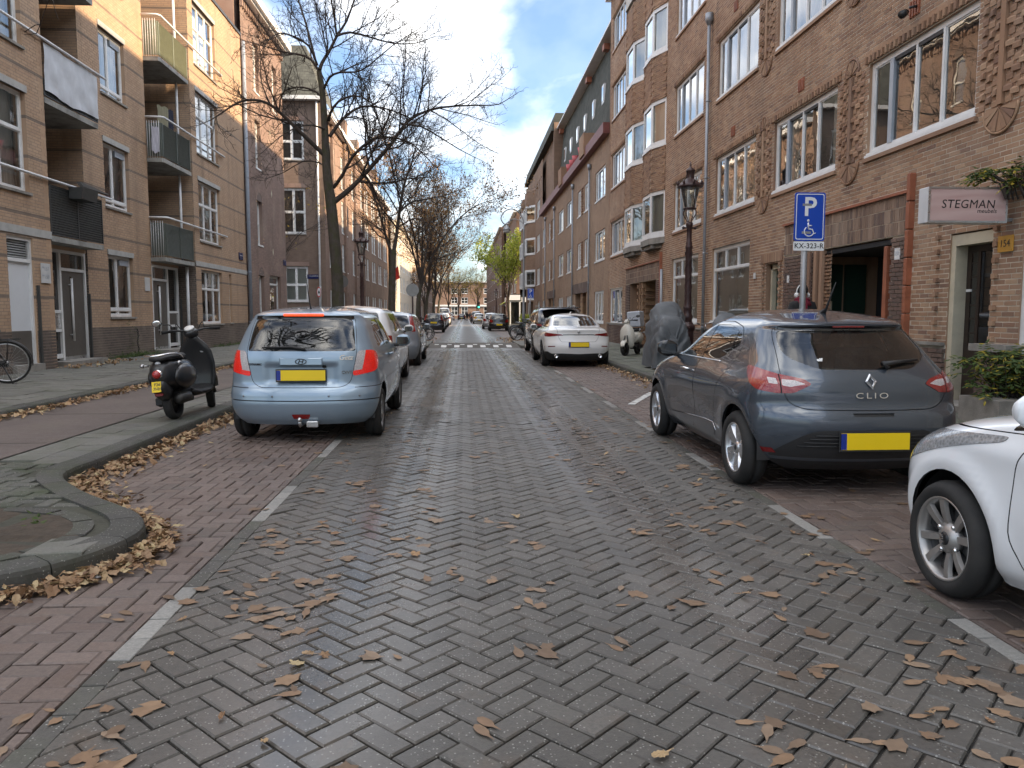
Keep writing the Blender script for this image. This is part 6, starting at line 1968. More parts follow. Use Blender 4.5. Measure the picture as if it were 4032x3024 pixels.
def rear_M(c, x, z, off=0.004):
 p = c.project(x, z); q = c.project(x, z+0.03); r = c.project(abs(x)+0.03, z)
 n = Vector(((c.project(x+0.04, z)[1]-c.project(x-0.04, z)[1])/0.08, -1, (q[1]-p[1])/0.03)).normalized()
 return face_M(Vector(p)+n*off, n)
SPEC = dict(rwin=('rear_window', MG_mid, -0.003, True), wsc=('windscreen', MG_mid, -0.003, True), swin=('side_window', MG_dark, -0.004, False), swin2=('rear_side_window', MG_dark, -0.004, False), qwin=('quarter_window', MG_dark, -0.004, False),
   pillar=('pillar_trim', M_gloss, -0.001, False), bpill=('pillar_trim', M_gloss, -0.001, False), door=('door', None, 0, False), door2=('rear_door', None, 0, False), gate=('tailgate', None, 0, True),
   tl=('taillight', ML_red, 0.004, False), tl2=('taillight_clear', ML_clear, 0.004, False), hl=('headlight', ML_head, 0.003, False), fog=('fog_light', ML_red, 0.003, True), ref=('reflector', ML_redk, 0.003, False),
   low=('lower_bumper', M_trim, 0.002, True), spoil=('spoiler_shadow', M_gloss, -0.006, True), bump=('bumper', None, 0.0, True), sill=('sill_trim', M_trim, 0.004, False), bonnet=('bonnet', None, 0, True), fend=('front_bumper', None, 0.0, True))
def spec(paintm, **over):
 d = {}
 for k, (n, m, o, b) in SPEC.items(): d[k] = (n, m or paintm, o, b)
 for k, v in over.items():
  n, m, o, b = d[k]; d[k] = (n, v, o, b)
 return d
# ---------------------------------------------------------------- light blue hatchback (brake lights on)
P_blue = paint('ice_blue_metallic', (0.25, 0.33, 0.41), 0.4, 0.30, dirt=0.2)
def light_blue_car():
 car = car_root('light blue hatchback with lit brake lights, nearest car on the left', (-1.765, 8.40, 0))
 R = 0.285; wy = (0.62, 3.075); ZC = 0.285
 front = [(3.66, 0.20), (3.80, 0.35), (3.825, 0.5), (3.78, 0.68), (3.62, 0.82), (3.35, 0.92), (2.95, 1.0), (2.78, 1.06), (2.40, 1.28), (2.12, 1.40), (1.80, 1.465), (1.45, 1.492)]
 rear = [(0.10, 0.20), (0.045, 0.27), (0.012, 0.36), (0.0, 0.455), (0.012, 0.468), (0.008, 0.485), (0.018, 0.55), (0.045, 0.60), (0.075, 0.64), (0.082, 0.75), (0.088, 0.9), (0.105, 0.99), (0.15, 1.08), (0.24, 1.25), (0.315, 1.365), (0.30, 1.385), (0.33, 1.405), (0.62, 1.45), (1.05, 1.48), (1.42, 1.492)]
 width = [(0.70, 0.20), (0.775, 0.28), (0.815, 0.40), (0.832, 0.55), (0.832, 0.68), (0.822, 0.80), (0.80, 0.93), (0.775, 1.01), (0.735, 1.12), (0.685, 1.25), (0.635, 1.35), (0.59, 1.40), (0.53, 1.432), (0.42, 1.462), (0.24, 1.484), (0.04, 1.492)]
 rc = [(0.2, 0.36, 2.7), (0.6, 0.34, 2.8), (1.0, 0.34, 3.2), (1.35, 0.36, 3.4), (1.492, 0.3, 2.4)]
 fc = [(0.2, 0.55, 2.4), (0.7, 0.6, 2.3), (1.0, 0.55, 2.2), (1.4, 0.4, 2.3), (1.492, 0.3, 2.2)]
 def dsp(X, Y, Z, w):
  X, Y, Z = flare_fn([(y, ZC) for y in wy], 0.37, 0.016)(X, Y, Z, w)
  k = np.clip((0.40-np.abs(X))/0.05, 0, 1)*np.clip((Z-0.625)/0.03, 0, 1)*np.clip((0.865-Z)/0.03, 0, 1)*(Y < 0.5)
  return X, Y+0.028*k, Z
 c = Car(front, rear, width, rc, fc, nz=84, nb=30, ns=46, nf=14, disp=dsp)
 for y in wy: c.cut('hole', arch((y, ZC), 0.345), 'side', nx=0.2)
 c.panel('gate', rounded([(-0.2, 0.60), (0.44, 0.605), (0.535, 0.66), (0.565, 0.80), (0.60, 1.0), (0.585, 1.2), (0.565, 1.37), (-0.2, 1.385)], 0.05), 'rear', gap=0.003)
 c.cut('rwin', rounded([(-0.1, 0.995), (0.585, 0.998), (0.56, 1.2), (0.535, 1.335), (-0.1, 1.345)], 0.03), 'rear', ('gate',))
 c.cut('spoil', [(-0.1, 1.345), (0.545, 1.335), (0.555, 1.378), (-0.1, 1.385)], 'rear', ('gate', 'gap', 'body'))
 lamp = rounded([(0.548, 0.725), (0.605, 1.0), (0.78, 1.004), (0.93, 0.985), (1.00, 0.93), (0.97, 0.85), (0.83, 0.775)], 0.04)
 c.cut('tl', lamp, 'rear', ('body', 'gap'))
 c.cut('tl2', [(0.5, 0.775), (0.655, 0.795), (0.70, 1.01), (0.5, 1.01)], 'rear', ('tl',))
 c.cut('gap', [(0, 0.456), (0.9, 0.466), (1.12, 0.47), (1.12, 0.479), (0.9, 0.477), (0, 0.468)], 'rear', ('body',))
 c.cut('fog', rounded([(-0.12, 0.268), (0.082, 0.268), (0.10, 0.318), (-0.12, 0.322)], 0.01), 'rear', ('body',))
 c.cut('gap', [(0.575, 0.60), (1.2, 0.615), (1.2, 0.622), (0.575, 0.608)], 'rear', ('body',))
 c.panel('door', rounded([(1.48, 0.30), (2.62, 0.28), (2.72, 0.6), (2.66, 1.02), (2.25, 1.29), (1.98, 1.375), (1.55, 1.385), (1.42, 1.0), (1.40, 0.6)], 0.06), 'side', gap=0.0035)
 c.cut('swin', rounded([(1.52, 1.02), (2.52, 1.035), (2.2, 1.24), (1.95, 1.345), (1.62, 1.35)], 0.03), 'side', ('door',))
 c.cut('qwin', rounded([(0.72, 1.03), (1.40, 1.02), (1.50, 1.345), (1.0, 1.325), (0.78, 1.18)], 0.05), 'side')
 c.cut('wsc', rounded([(-0.1, 1.06), (0.72, 1.06), (0.60, 1.40), (-0.1, 1.425)], 0.03), 'front')
 c.cut('hl', rounded([(0.42, 0.66), (0.80, 0.64), (0.9, 0.76), (0.7, 0.82), (0.45, 0.78)], 0.03), 'front')
 c.cut('sill', [(0.97, 0.60), (2.7, 0.60), (2.7, 0.645), (0.97, 0.645)], 'side', ('body', 'door'))
 finish(car, c, spec(P_blue, tl=ML_redon, fog=ML_red, sill=P_blue), P_blue)
 wells(car, wy, 0.35, 0.72, 0.175, ZC, 0.84)
 wheels(car, wy, R, 0.175, 'five', 0.19, 0.725, [simple('steel_rim', (0.32, 0.33, 0.34), 0.35, 0.8), M_black, M_steel])
 seats(car, (0.95, 2.0), 0.52, 0.37)
 MB().cbox((0, 2.75, 0.85), (1.3, 0.35, 0.22), ch=0.06).build('dashboard', M_inside, car)
 MB().cbox((0.0, 2.05, 1.33), (0.24, 0.03, 0.07), ch=0.012).build('inner_mirror', M_black, car)
 p = c.project(0, 1.385)
 MB().cbox((0, p[1]-0.006, 1.388), (0.44, 0.03, 0.030), ch=0.008).build('high_brake_light', ML_amber, car)
 mb = MB().tube([(-0.42, c.project(0.42, 1.02)[1]-0.015, 1.035), (-0.1, c.project(0.1, 1.03)[1]-0.02, 1.045), (0.05, c.project(0.05, 1.0)[1]-0.02, 1.015)], [0.008, 0.012, 0.014], 8)
 mb.build('rear_wiper', M_black, car)
 hb = MB().cbox((0, 0, 0.008), (0.46, 0.085, 0.022), ch=0.01)
 badge(car, c, 'tailgate_handle', 0, 0.885, None, hb, [P_blue], off=-0.012)
 em = MB()
 em.tube([(0.058*math.cos(a), 0.028*math.sin(a), 0.0) for a in np.linspace(0, 2*PI, 24, endpoint=False)], 0.0045, 6, closed=True)
 em.tube([(-0.026, -0.018, 0), (-0.013, 0.018, 0)], 0.005, 6); em.tube([(0.026, 0.018, 0), (0.013, -0.018, 0)], 0.005, 6); em.tube([(-0.02, 0, 0), (0.02, 0.002, 0)], 0.004, 6)
 M = rear_M(c, 0.0, 0.885, 0.012)
 link('emblem', em.mesh('emblem'), [M_black], car, M=M)
 text('lettering', 'Getz', 0.075, M_chrome, car, rear_M(c, 0.475, 0.925, 0.006), 0.002, shear=0.25, bold=0.0015)
 text('lettering', 'DYNAMIC', 0.032, M_black, car, rear_M(c, -0.49, 0.855, 0.006), 0.001, bold=0.001)
 text('lettering', 'CVVT', 0.045, simple('badge_grey', (0.2, 0.21, 0.22), 0.3, 0.7), car, rear_M(c, 0.485, 0.765, 0.006), 0.001, bold=0.002)
 plate(car, Vector(c.project(0, 0.735))+Vector((0.0, -0.03, 0)), (0, -1, 0.04))
 lk = MB().lathe([(0.022, 0), (0.022, 0.006), (0.016, 0.006), (0.016, 0.002)], n=16); link('lock', lk.mesh('lock'), [M_black], car, M=rear_M(c, 0.245, 0.838, 0.012))
 for x in (-0.62, -0.3, 0.3, 0.62):
  sx = MB().lathe([(0.011, 0), (0.011, 0.002), (0.001, 0.003)], n=12); link('parking_sensor', sx.mesh('parking_sensor'), [MT['badge_grey']], car, M=rear_M(c, x, 0.515, 0.002))
 dm = simple('decal_black', (0.012, 0.012, 0.014), 0.4); dc = MB()
 def gp(x, z): q = c.project(x, z); return Vector(q)+Vector((0, -0.004, 0.0))
 for sg in (-1, 1):
  for k in range(5):
   z0 = 1.17+0.022*(k-2); pts = [gp(sg*(0.09+0.05*t), z0+0.012*math.sin(t*1.9+k)+0.006*k*t*0.4) for t in np.linspace(0, 6.0-k*0.7, 12)]
   dc.tube(pts, [0.0065*(1-0.85*i/11) for i in range(12)], 5)
 dc.tube([gp(0.09*math.cos(a), 1.17+0.045*math.sin(a)) for a in np.linspace(0, 2*PI, 20, endpoint=False)], 0.006, 5, closed=True)
 dc.tube([gp(-0.04, 1.145), gp(-0.015, 1.195)], 0.006, 5); dc.tube([gp(0.04, 1.195), gp(0.015, 1.145)], 0.006, 5); dc.tube([gp(-0.03, 1.168), gp(0.03, 1.172)], 0.005, 5)
 dc.build('window_decal', dm, car)
 for sg in (1, -1):
  mirror(car, 2.50, 1.03, 0.78, P_blue, sg); handle(car, 0.826, 1.58, 0.90, sg, P_blue)
 an = MB().tube([(0.0, 0.72, 1.452), (0.0, 0.66, 1.50), (0, 0.45, 1.82)], [0.012, 0.006, 0.003], 6); an.build('aerial', M_black, car)
 tb = MB().tube([(0, 0.25, 0.22), (0, -0.02, 0.20), (0, -0.05, 0.25)], 0.018, 8).ball((0, -0.05, 0.27), 0.025); tb.cbox((0.12, 0.04, 0.21), (0.12, 0.06, 0.07), ch=0.01); tb.build('tow_bar', M_steel, car)
 return car
light_blue_car()
# ---------------------------------------------------------------- dark grey hatchback on the right
P_grey = paint('titanium_grey', (0.062, 0.077, 0.098), 0.5, 0.26, dirt=0.12)
def dark_grey_car():
 car = car_root('dark grey hatchback under the blue parking sign, tailgate towards the camera', (3.07, 5.58, 0))
 R = 0.305; wy = (0.63, 3.22); ZC = 0.305
 front = [(3.88, 0.20), (4.02, 0.32), (4.06, 0.48), (4.02, 0.66), (3.86, 0.80), (3.55, 0.90), (3.15, 0.975), (2.92, 1.03), (2.50, 1.23), (2.18, 1.34), (1.85, 1.41), (1.5, 1.442), (1.35, 1.446)]
 rear = [(0.17, 0.20), (0.085, 0.27), (0.03, 0.38), (0.0, 0.52), (0.004, 0.60), (0.02, 0.655), (0.05, 0.68), (0.062, 0.72), (0.065, 0.80), (0.085, 0.88), (0.135, 0.955), (0.20, 1.02), (0.32, 1.13), (0.44, 1.235), (0.485, 1.285), (0.455, 1.305), (0.47, 1.325), (0.75, 1.385), (1.05, 1.425), (1.32, 1.446)]
 width = [(0.74, 0.20), (0.80, 0.28), (0.84, 0.42), (0.858, 0.55), (0.862, 0.68), (0.852, 0.78), (0.832, 0.86), (0.80, 0.93), (0.765, 1.0), (0.725, 1.09), (0.67, 1.2), (0.615, 1.29), (0.56, 1.345), (0.48, 1.39), (0.36, 1.42), (0.2, 1.44), (0.04, 1.446)]
 rc = [(0.2, 0.42, 2.5), (0.6, 0.42, 2.5), (0.85, 0.40, 2.6), (1.0, 0.42, 2.7), (1.3, 0.45, 3.0), (1.446, 0.3, 2.3)]
 fc = [(0.2, 0.65, 2.3), (0.7, 0.7, 2.2), (1.0, 0.6, 2.2), (1.35, 0.45, 2.3), (1.446, 0.3, 2.2)]
 fl = flare_fn([(y, ZC) for y in wy], 0.39, 0.018, haunch=[(0.72, 0.80, 0.55, 0.11, 0.026)])
 def dsp(X, Y, Z, w):
  X, Y, Z = fl(X, Y, Z, w)
  side = np.clip((X/max(w, 1e-6)-0.8)/0.15, 0, 1)
  X = X-0.028*side*np.exp(-((Y-1.95)/0.75)**2-((Z-0.50)/0.14)**2)
  return X, Y, Z
 c = Car(front, rear, width, rc, fc, nz=84, nb=32, ns=52, nf=14, disp=dsp)
 for y in wy: c.cut('hole', arch((y, ZC), 0.36), 'side', nx=0.2)
 c.panel('gate', rounded([(-0.2, 0.668), (0.50, 0.675), (0.62, 0.72), (0.66, 0.82), (0.665, 0.95), (0.64, 1.08), (0.62, 1.24), (0.58, 1.305), (-0.2, 1.325)], 0.06), 'rear', gap=0.003)
 c.cut('rwin', rounded([(-0.1, 0.975), (0.36, 0.975), (0.545, 1.05), (0.60, 1.12), (0.575, 1.265), (-0.1, 1.28)], 0.05), 'rear', ('gate', 'gap', 'body'))
 c.cut('spoil', [(-0.1, 1.28), (0.58, 1.265), (0.575, 1.295), (-0.1, 1.308)], 'rear', ('gate', 'gap', 'body'))
 lamp = [(0.445, 0.868), (0.50, 0.905), (0.66, 0.935), (0.84, 0.975), (0.985, 0.99), (1.03, 0.975), (1.02, 0.93), (0.96, 0.865), (0.86, 0.815), (0.70, 0.795), (0.58, 0.80)]
 c.cut('tl', rounded(lamp, 0.02), 'rear', ('body', 'gap', 'gate'))
 c.cut('gap', [(0.662, 0.78), (0.672, 0.78), (0.682, 0.99), (0.672, 0.99)], 'rear', ('tl',))
 c.cut('tl2', rounded([(0.49, 0.868), (0.60, 0.845), (0.66, 0.855), (0.66, 0.90), (0.56, 0.893)], 0.008), 'rear', ('tl',))
 c.cut('tl2', rounded([(0.69, 0.862), (0.76, 0.868), (0.77, 0.912), (0.70, 0.905)], 0.008), 'rear', ('tl',))
 c.cut('low', rounded([(-0.1, 0.30), (0.78, 0.31), (0.66, 0.40), (0.50, 0.50), (0.40, 0.525), (-0.1, 0.53)], 0.05), 'rear', ('body',))
 c.cut('low', [(-0.1, 0.19), (1.3, 0.19), (1.3, 0.265), (0.8, 0.28), (-0.1, 0.275)], 'rear', ('body',))
 c.cut('ref', rounded([(0.70, 0.335), (0.98, 0.33), (0.96, 0.372), (0.74, 0.372)], 0.008), 'rear', ('body', 'low'))
 c.cut('gap', [(-0.1, 0.655), (0.16, 0.655), (0.15, 0.63), (-0.1, 0.628)], 'rear', ('body',))
 c.panel('door', rounded([(1.88, 0.30), (2.95, 0.27), (3.0, 0.45), (2.93, 0.80), (2.80, 1.02), (2.42, 1.20), (2.12, 1.30), (1.83, 1.335), (1.82, 0.95), (1.80, 0.6)], 0.05), 'side', gap=0.003)
 c.panel('door2', rounded([(1.875, 0.30), (1.80, 0.6), (1.82, 0.95), (1.83, 1.335), (1.45, 1.335), (1.12, 1.29), (0.88, 1.14), (0.95, 0.95), (1.12, 0.75), (1.22, 0.52), (1.25, 0.30)], 0.05), 'side', gap=0.003)
 c.cut('swin', rounded([(1.92, 0.985), (2.78, 1.005), (2.40, 1.185), (2.12, 1.275), (1.93, 1.295)], 0.02), 'side', ('door',))
 c.cut('swin2', rounded([(1.80, 0.985), (1.81, 1.30), (1.48, 1.302), (1.20, 1.265), (1.16, 1.05), (1.30, 1.0)], 0.02), 'side', ('door2', 'gap'))
 c.cut('qwin', rounded([(1.135, 1.07), (1.16, 1.25), (1.06, 1.225), (0.97, 1.135)], 0.015), 'side', ('door2', 'gap', 'body'))
 c.cut('bpill', [(1.80, 0.985), (1.92, 0.985), (1.93, 1.297), (1.81, 1.302)], 'side', ('door', 'door2', 'gap'))
 c.cut('pillar', [(1.16, 1.03), (1.135, 1.05), (1.16, 1.25), (1.20, 1.262)], 'side', ('door2', 'gap'))
 c.cut('sill', rounded([(1.18, 0.285), (2.75, 0.285), (2.7, 0.36), (1.9, 0.42), (1.20, 0.44)], 0.03), 'side', ('door', 'door2', 'gap'))
 c.cut('wsc', rounded([(-0.1, 1.03), (0.75, 1.03), (0.58, 1.34), (-0.1, 1.385)], 0.03), 'front')
 c.cut('hl', rounded([(0.45, 0.66), (0.85, 0.66), (1.15, 0.80), (0.9, 0.83), (0.5, 0.74)], 0.03), 'front')
 finish(car, c, spec(P_grey, sill=P_grey, tl=ML_red), P_grey)
 for sg in (1, -1):
  xs = float(np.interp(0.985, [w[1] for w in width], [w[0] for w in width]))
  MB().tube([(sg*(xs*(1-0.05*((y-2.03)/2.03)**2)+0.006), y, 0.978+0.018*max(0, (1.3-y))) for y in np.linspace(1.25, 2.85, 16)], 0.006, 6).build('window_trim', M_chrome, car)
  xs = 0.842
  MB().tube([(sg*(xs-0.01), y, z) for y, z in ((1.16, 0.365), (1.24, 0.43), (1.5, 0.43), (2.0, 0.405), (2.7, 0.36))], 0.003, 6).build('sill_line', M_chrome, car)
  mirror(car, 2.62, 1.03, 0.76, M_gloss, sg, 1.05); handle(car, 0.858, 2.05, 0.86, sg, M_chrome)
 wells(car, wy, 0.365, 0.75, 0.195, ZC, 0.872)
 wheels(car, wy, R, 0.19, 'clio', 0.205, 0.765, [simple('alloy', (0.62, 0.63, 0.65), 0.3, 0.85), M_black, M_steel])
 seats(car, (1.15, 2.2), 0.5, 0.38)
 MB().cbox((0, 2.9, 0.86), (1.35, 0.35, 0.22), ch=0.06).build('dashboard', M_inside, car)
 for i in range(4):
  z = 0.40+0.028*i
  MB().tube([(x, c.project(x, z)[1]-0.006, z) for x in np.linspace(-0.55+0.04*i, 0.55-0.04*i, 9)], 0.006, 5).build('grille_slat', M_black, car)
 plate(car, Vector(c.project(0, 0.445))+Vector((0, -0.016, 0)), (0, -1, 0.03), 0.53, 0.125)
 em = MB(); lo = [(0, 0.068), (0.046, 0), (0, -0.068), (-0.046, 0)]; li = [(0, 0.034), (0.022, 0), (0, -0.034), (-0.022, 0)]
 for i in range(4):
  a, b = lo[i], lo[(i+1) % 4]; d, e = li[i], li[(i+1) % 4]
  em.add([(*a, 0), (*b, 0), (*e, 0), (*d, 0), ((a[0]+d[0])/2, (a[1]+d[1])/2, 0.014), ((b[0]+e[0])/2, (b[1]+e[1])/2, 0.014)], [(0, 1, 5, 4), (4, 5, 2, 3)])
 link('emblem', em.mesh('emblem'), [M_chrome], car, M=rear_M(c, 0.0, 0.885, 0.008))
 text('lettering', 'CLIO', 0.062, M_chrome, car, rear_M(c, 0.0, 0.782, 0.005), 0.003, font_space=1.35, sx=1.5)
 text('window_sticker', 'elf', 0.045, M_white, car, rear_M(c, -0.33, 1.045, 0.001), 0.0005, bold=0.002)
 mb = MB().tube([(0.16, c.project(0.16, 0.97)[1]-0.02, 0.985), (0.12, c.project(0.12, 1.0)[1]-0.03, 1.02), (0.45, c.project(0.45, 1.04)[1]-0.025, 1.045)], [0.022, 0.018, 0.009], 8); mb.build('rear_wiper', M_black, car)
 p = c.project(0, 1.29); MB().cbox((0, p[1]-0.004, 1.298), (0.26, 0.02, 0.018), ch=0.004).build('high_brake_light', ML_redk, car)
 MB().tube([(0, 0.92, 1.405), (0, 0.86, 1.44), (0, 0.70, 1.66)], [0.03, 0.010, 0.004], 8).build('aerial', M_black, car)
 return car
dark_grey_car()
# ---------------------------------------------------------------- pearl white small car in the corner (nose towards the grey one)
P_pearl = paint('pearl_white', (0.80, 0.825, 0.85), 0.0, 0.3, dirt=0.35)
def pearl_car():
 car = car_root('pearl white small car cut off by the picture edge, front wheel in view', (3.17, 0.73, 0))
 R = 0.288; wy = (0.50, 2.90); ZC = 0.288
 front = [(3.42, 0.18), (3.56, 0.30), (3.595, 0.46), (3.575, 0.60), (3.50, 0.72), (3.36, 0.80), (3.10, 0.885), (2.80, 0.945), (2.60, 1.0), (2.2, 1.26), (1.92, 1.40), (1.6, 1.47), (1.3, 1.485)]
 rear = [(0.1, 0.18), (0.03, 0.3), (0.0, 0.5), (0.04, 0.7), (0.08, 0.95), (0.2, 1.2), (0.3, 1.36), (0.5, 1.44), (1.25, 1.485)]
 width = [(0.70, 0.18), (0.765, 0.27), (0.785, 0.42), (0.795, 0.58), (0.795, 0.70), (0.785, 0.80), (0.76, 0.90), (0.73, 1.0), (0.67, 1.18), (0.60, 1.34), (0.54, 1.40), (0.40, 1.45), (0.2, 1.477), (0.04, 1.485)]
 rc = [(0.18, 0.35, 2.8), (1.0, 0.35, 3.0), (1.485, 0.3, 2.4)]
 fc = [(0.18, 0.46, 2.5), (0.6, 0.46, 2.7), (0.8, 0.52, 2.5), (0.95, 0.55, 2.3), (1.3, 0.4, 2.4), (1.485, 0.3, 2.2)]
 c = Car(front, rear, width, rc, fc, nz=80, nb=12, ns=64, nf=34, disp=flare_fn([(y, ZC) for y in wy], 0.385, 0.022, sig=0.055, haunch=[(2.6, 0.78, 0.8, 0.05, 0.012)]))
 for y in wy: c.cut('hole', arch((y, ZC), 0.345), 'side', nx=0.1)
 c.panel('door', rounded([(1.42, 0.28), (2.36, 0.26), (2.48, 0.42), (2.44, 0.75), (2.30, 0.96), (2.02, 1.25), (1.75, 1.37), (1.45, 1.38), (1.38, 0.8)], 0.06), 'side', gap=0.0035)
 c.cut('swin', rounded([(1.46, 0.97), (2.22, 0.975), (1.98, 1.22), (1.72, 1.34), (1.48, 1.345)], 0.03), 'side', ('door',))
 c.cut('pillar', rounded([(2.20, 0.93), (2.52, 0.885), (2.44, 0.96), (2.28, 1.04)], 0.03), 'side', ('body', 'gap', 'door'))
 c.cut('wsc', rounded([(-0.1, 1.0), (0.72, 1.0), (0.56, 1.38), (-0.1, 1.41)], 0.03), 'front')
 c.cut('hl', rounded([(0.40, 0.60), (0.62, 0.57), (0.78, 0.60), (1.00, 0.70), (1.28, 0.83), (1.20, 0.86), (0.78, 0.815), (0.46, 0.75)], 0.03), 'front')
 c.cut('gap', [(0.82, 0.63), (0.828, 0.63), (0.86, 0.50), (0.852, 0.50)], 'front', ('body',))
 c.cut('gap', [(-0.1, 0.82), (0.62, 0.82), (0.74, 0.845), (1.15, 0.875), (1.9, 0.945), (1.9, 0.952), (1.15, 0.882), (0.74, 0.852), (0.62, 0.827), (-0.1, 0.827)], 'front', ('body',))
 finish(car, c, spec(P_pearl), P_pearl)
 for sg in (1, -1):
  mirror(car, 2.22, 1.0, 0.73, P_pearl, sg, 1.0)
  ih = MB().lathe([(0.075, 0.0), (0.07, 0.03), (0.02, 0.035)], n=18)
 wells(car, wy, 0.35, 0.70, 0.19, ZC, 0.80)
 wheels(car, wy, R, 0.185, 'kia', 0.208, 0.722, [simple('machined_alloy', (0.40, 0.385, 0.37), 0.4, 0.75), simple('dark_alloy', (0.05, 0.052, 0.055), 0.35, 0.6), M_chrome])
 for o in car.children:
  if o.name.startswith('wheel') and not o.name.startswith('wheel_well') and o.location.x < 0 and o.location.y > 2:
   text('lettering', 'KIA', 0.03, M_chrome, o.children[0], Matrix.Translation((0.0868, 0, 0)) @ Matrix(((0, 0, 1, 0), (0, 1, 0, 0), (-1, 0, 0, 0), (0, 0, 0, 1))), 0.001, bold=0.001)
 seats(car, (0.9, 1.8), 0.5, 0.36)
 return car
pearl_car()
# ---------------------------------------------------------------- white four-door coupe
P_white = paint('gloss_white', (0.78, 0.78, 0.77), 0.0, 0.3, dirt=0.15)
def white_coupe():
 car = car_root('white four door coupe with black diffuser, parked before the brick entrance', (2.98, 20.05, 0))
 R = 0.33; wy = (0.90, 3.57); ZC = 0.33
 front = [(4.38, 0.18), (4.50, 0.32), (4.525, 0.5), (4.48, 0.68), (4.30, 0.80), (3.9, 0.90), (3.4, 0.97), (3.15, 1.02), (2.75, 1.2), (2.45, 1.32), (2.1, 1.395), (1.85, 1.418)]
 rear = [(0.16, 0.18), (0.07, 0.28), (0.03, 0.40), (0.0, 0.52), (0.005, 0.62), (0.03, 0.70), (0.045, 0.80), (0.05, 0.90), (0.035, 0.985), (0.055, 1.005), (0.22, 1.03), (0.42, 1.05), (0.62, 1.12), (0.95, 1.25), (1.25, 1.345), (1.5, 1.39), (1.80, 1.418)]
 width = [(0.76, 0.18), (0.83, 0.28), (0.875, 0.42), (0.895, 0.6), (0.895, 0.75), (0.875, 0.86), (0.835, 0.94), (0.77, 1.0), (0.72, 1.04), (0.68, 1.12), (0.63, 1.22), (0.58, 1.30), (0.50, 1.355), (0.38, 1.39), (0.2, 1.41), (0.04, 1.418)]
 rc = [(0.18, 0.42, 2.4), (0.6, 0.45, 2.4), (0.98, 0.48, 2.4), (1.05, 0.5, 2.4), (1.4, 0.4, 2.4)]
 fc = [(0.18, 0.7, 2.3), (0.8, 0.75, 2.2), (1.4, 0.4, 2.3)]
 c = Car(front, rear, width, rc, fc, nz=70, nb=24, ns=40, nf=10, disp=flare_fn([(y, ZC) for y in wy], 0.41, 0.02, haunch=[(0.95, 0.80, 0.5, 0.1, 0.02)]))
 for y in wy: c.cut('hole', arch((y, ZC), 0.385), 'side', nx=0.2)
 c.cut('low', rounded([(-0.1, 0.17), (1.3, 0.17), (1.2, 0.40), (0.86, 0.42), (0.72, 0.36), (0.45, 0.37), (-0.1, 0.35)], 0.03), 'rear')
 c.panel('gate', rounded([(-0.2, 0.66), (0.46, 0.67), (0.53, 0.78), (0.57, 0.96), (0.62, 1.055), (-0.2, 1.07)], 0.04), 'rear', gap=0.003)
 c.cut('rwin', rounded([(-0.1, 1.075), (0.66, 1.085), (0.56, 1.33), (-0.1, 1.365)], 0.04), 'rear', ('body', 'gap'))
 c.cut('tl', rounded([(0.40, 0.84), (0.46, 0.872), (0.80, 0.90), (1.02, 0.915), (1.08, 0.87), (0.98, 0.81), (0.80, 0.805), (0.55, 0.83)], 0.02), 'rear', ('body', 'gap', 'gate'))
 c.cut('spoil', [(-0.1, 0.845), (0.42, 0.842), (0.42, 0.866), (-0.1, 0.87)], 'rear', ('gate',))
 c.cut('ref', [(0.62, 0.545), (0.83, 0.535), (0.85, 0.56), (0.63, 0.567)], 'rear')
 c.cut('pillar', [(1.0, 0.36), (1.04, 0.36), (1.05, 0.56), (1.015, 0.56)], 'rear')
 c.panel('door', rounded([(2.05, 0.3), (3.15, 0.3), (3.15, 0.7), (3.0, 1.0), (2.5, 1.27), (2.1, 1.36), (2.0, 0.9)], 0.04), 'side')
 c.panel('door2', rounded([(2.04, 0.3), (1.99, 0.9), (2.09, 1.36), (1.6, 1.34), (1.2, 1.2), (1.05, 0.98), (1.3, 0.6), (1.35, 0.35)], 0.04), 'side')
 c.cut('swin', rounded([(2.12, 1.0), (2.95, 1.01), (2.48, 1.23), (2.16, 1.315)], 0.02), 'side', ('door',))
 c.cut('swin2', rounded([(2.02, 1.0), (2.08, 1.32), (1.65, 1.30), (1.32, 1.18), (1.25, 1.04)], 0.03), 'side', ('door2', 'gap'))
 c.cut('wsc', rounded([(-0.1, 1.02), (0.74, 1.02), (0.55, 1.34), (-0.1, 1.38)], 0.03), 'front')
 finish(car, c, spec(P_white, rwin=MG_dark, tl=ML_redk), P_white)
 wells(car, wy, 0.39, 0.78, 0.22, ZC, 0.90)
 wheels(car, wy, R, 0.21, 'multi', 0.235, 0.785, [simple('dark_rim', (0.08, 0.08, 0.085), 0.3, 0.8), M_black, M_steel])
 plate(car, Vector(c.project(0, 0.60))+Vector((0, -0.012, 0)), (0, -1, 0.02))
 ep = MB().lathe([(0.05, 0), (0.055, 0.01), (0.045, 0.03), (0.04, -0.05)], n=18)
 for x in (-0.58, 0.58): link('exhaust', ep.mesh('exhaust'), [M_chrome], car, M=face_M((x, c.project(x, 0.3)[1]-0.02, 0.30), (0, -1, 0)))
 eb = MB().lathe([(0.038, 0), (0.038, 0.006), (0.001, 0.007)], n=18); link('emblem', eb.mesh('emblem'), [M_steel], car, M=rear_M(c, 0, 0.93, 0.004))
 for sg in (1, -1): mirror(car, 2.85, 1.02, 0.80, P_white, sg)
 MB().tube([(0, 1.75, 1.41), (0, 1.60, 1.46)], [0.03, 0.006], 8).build('aerial', P_white, car)
 seats(car, (1.6, 2.5), 0.45, 0.38)
 return car
white_coupe()
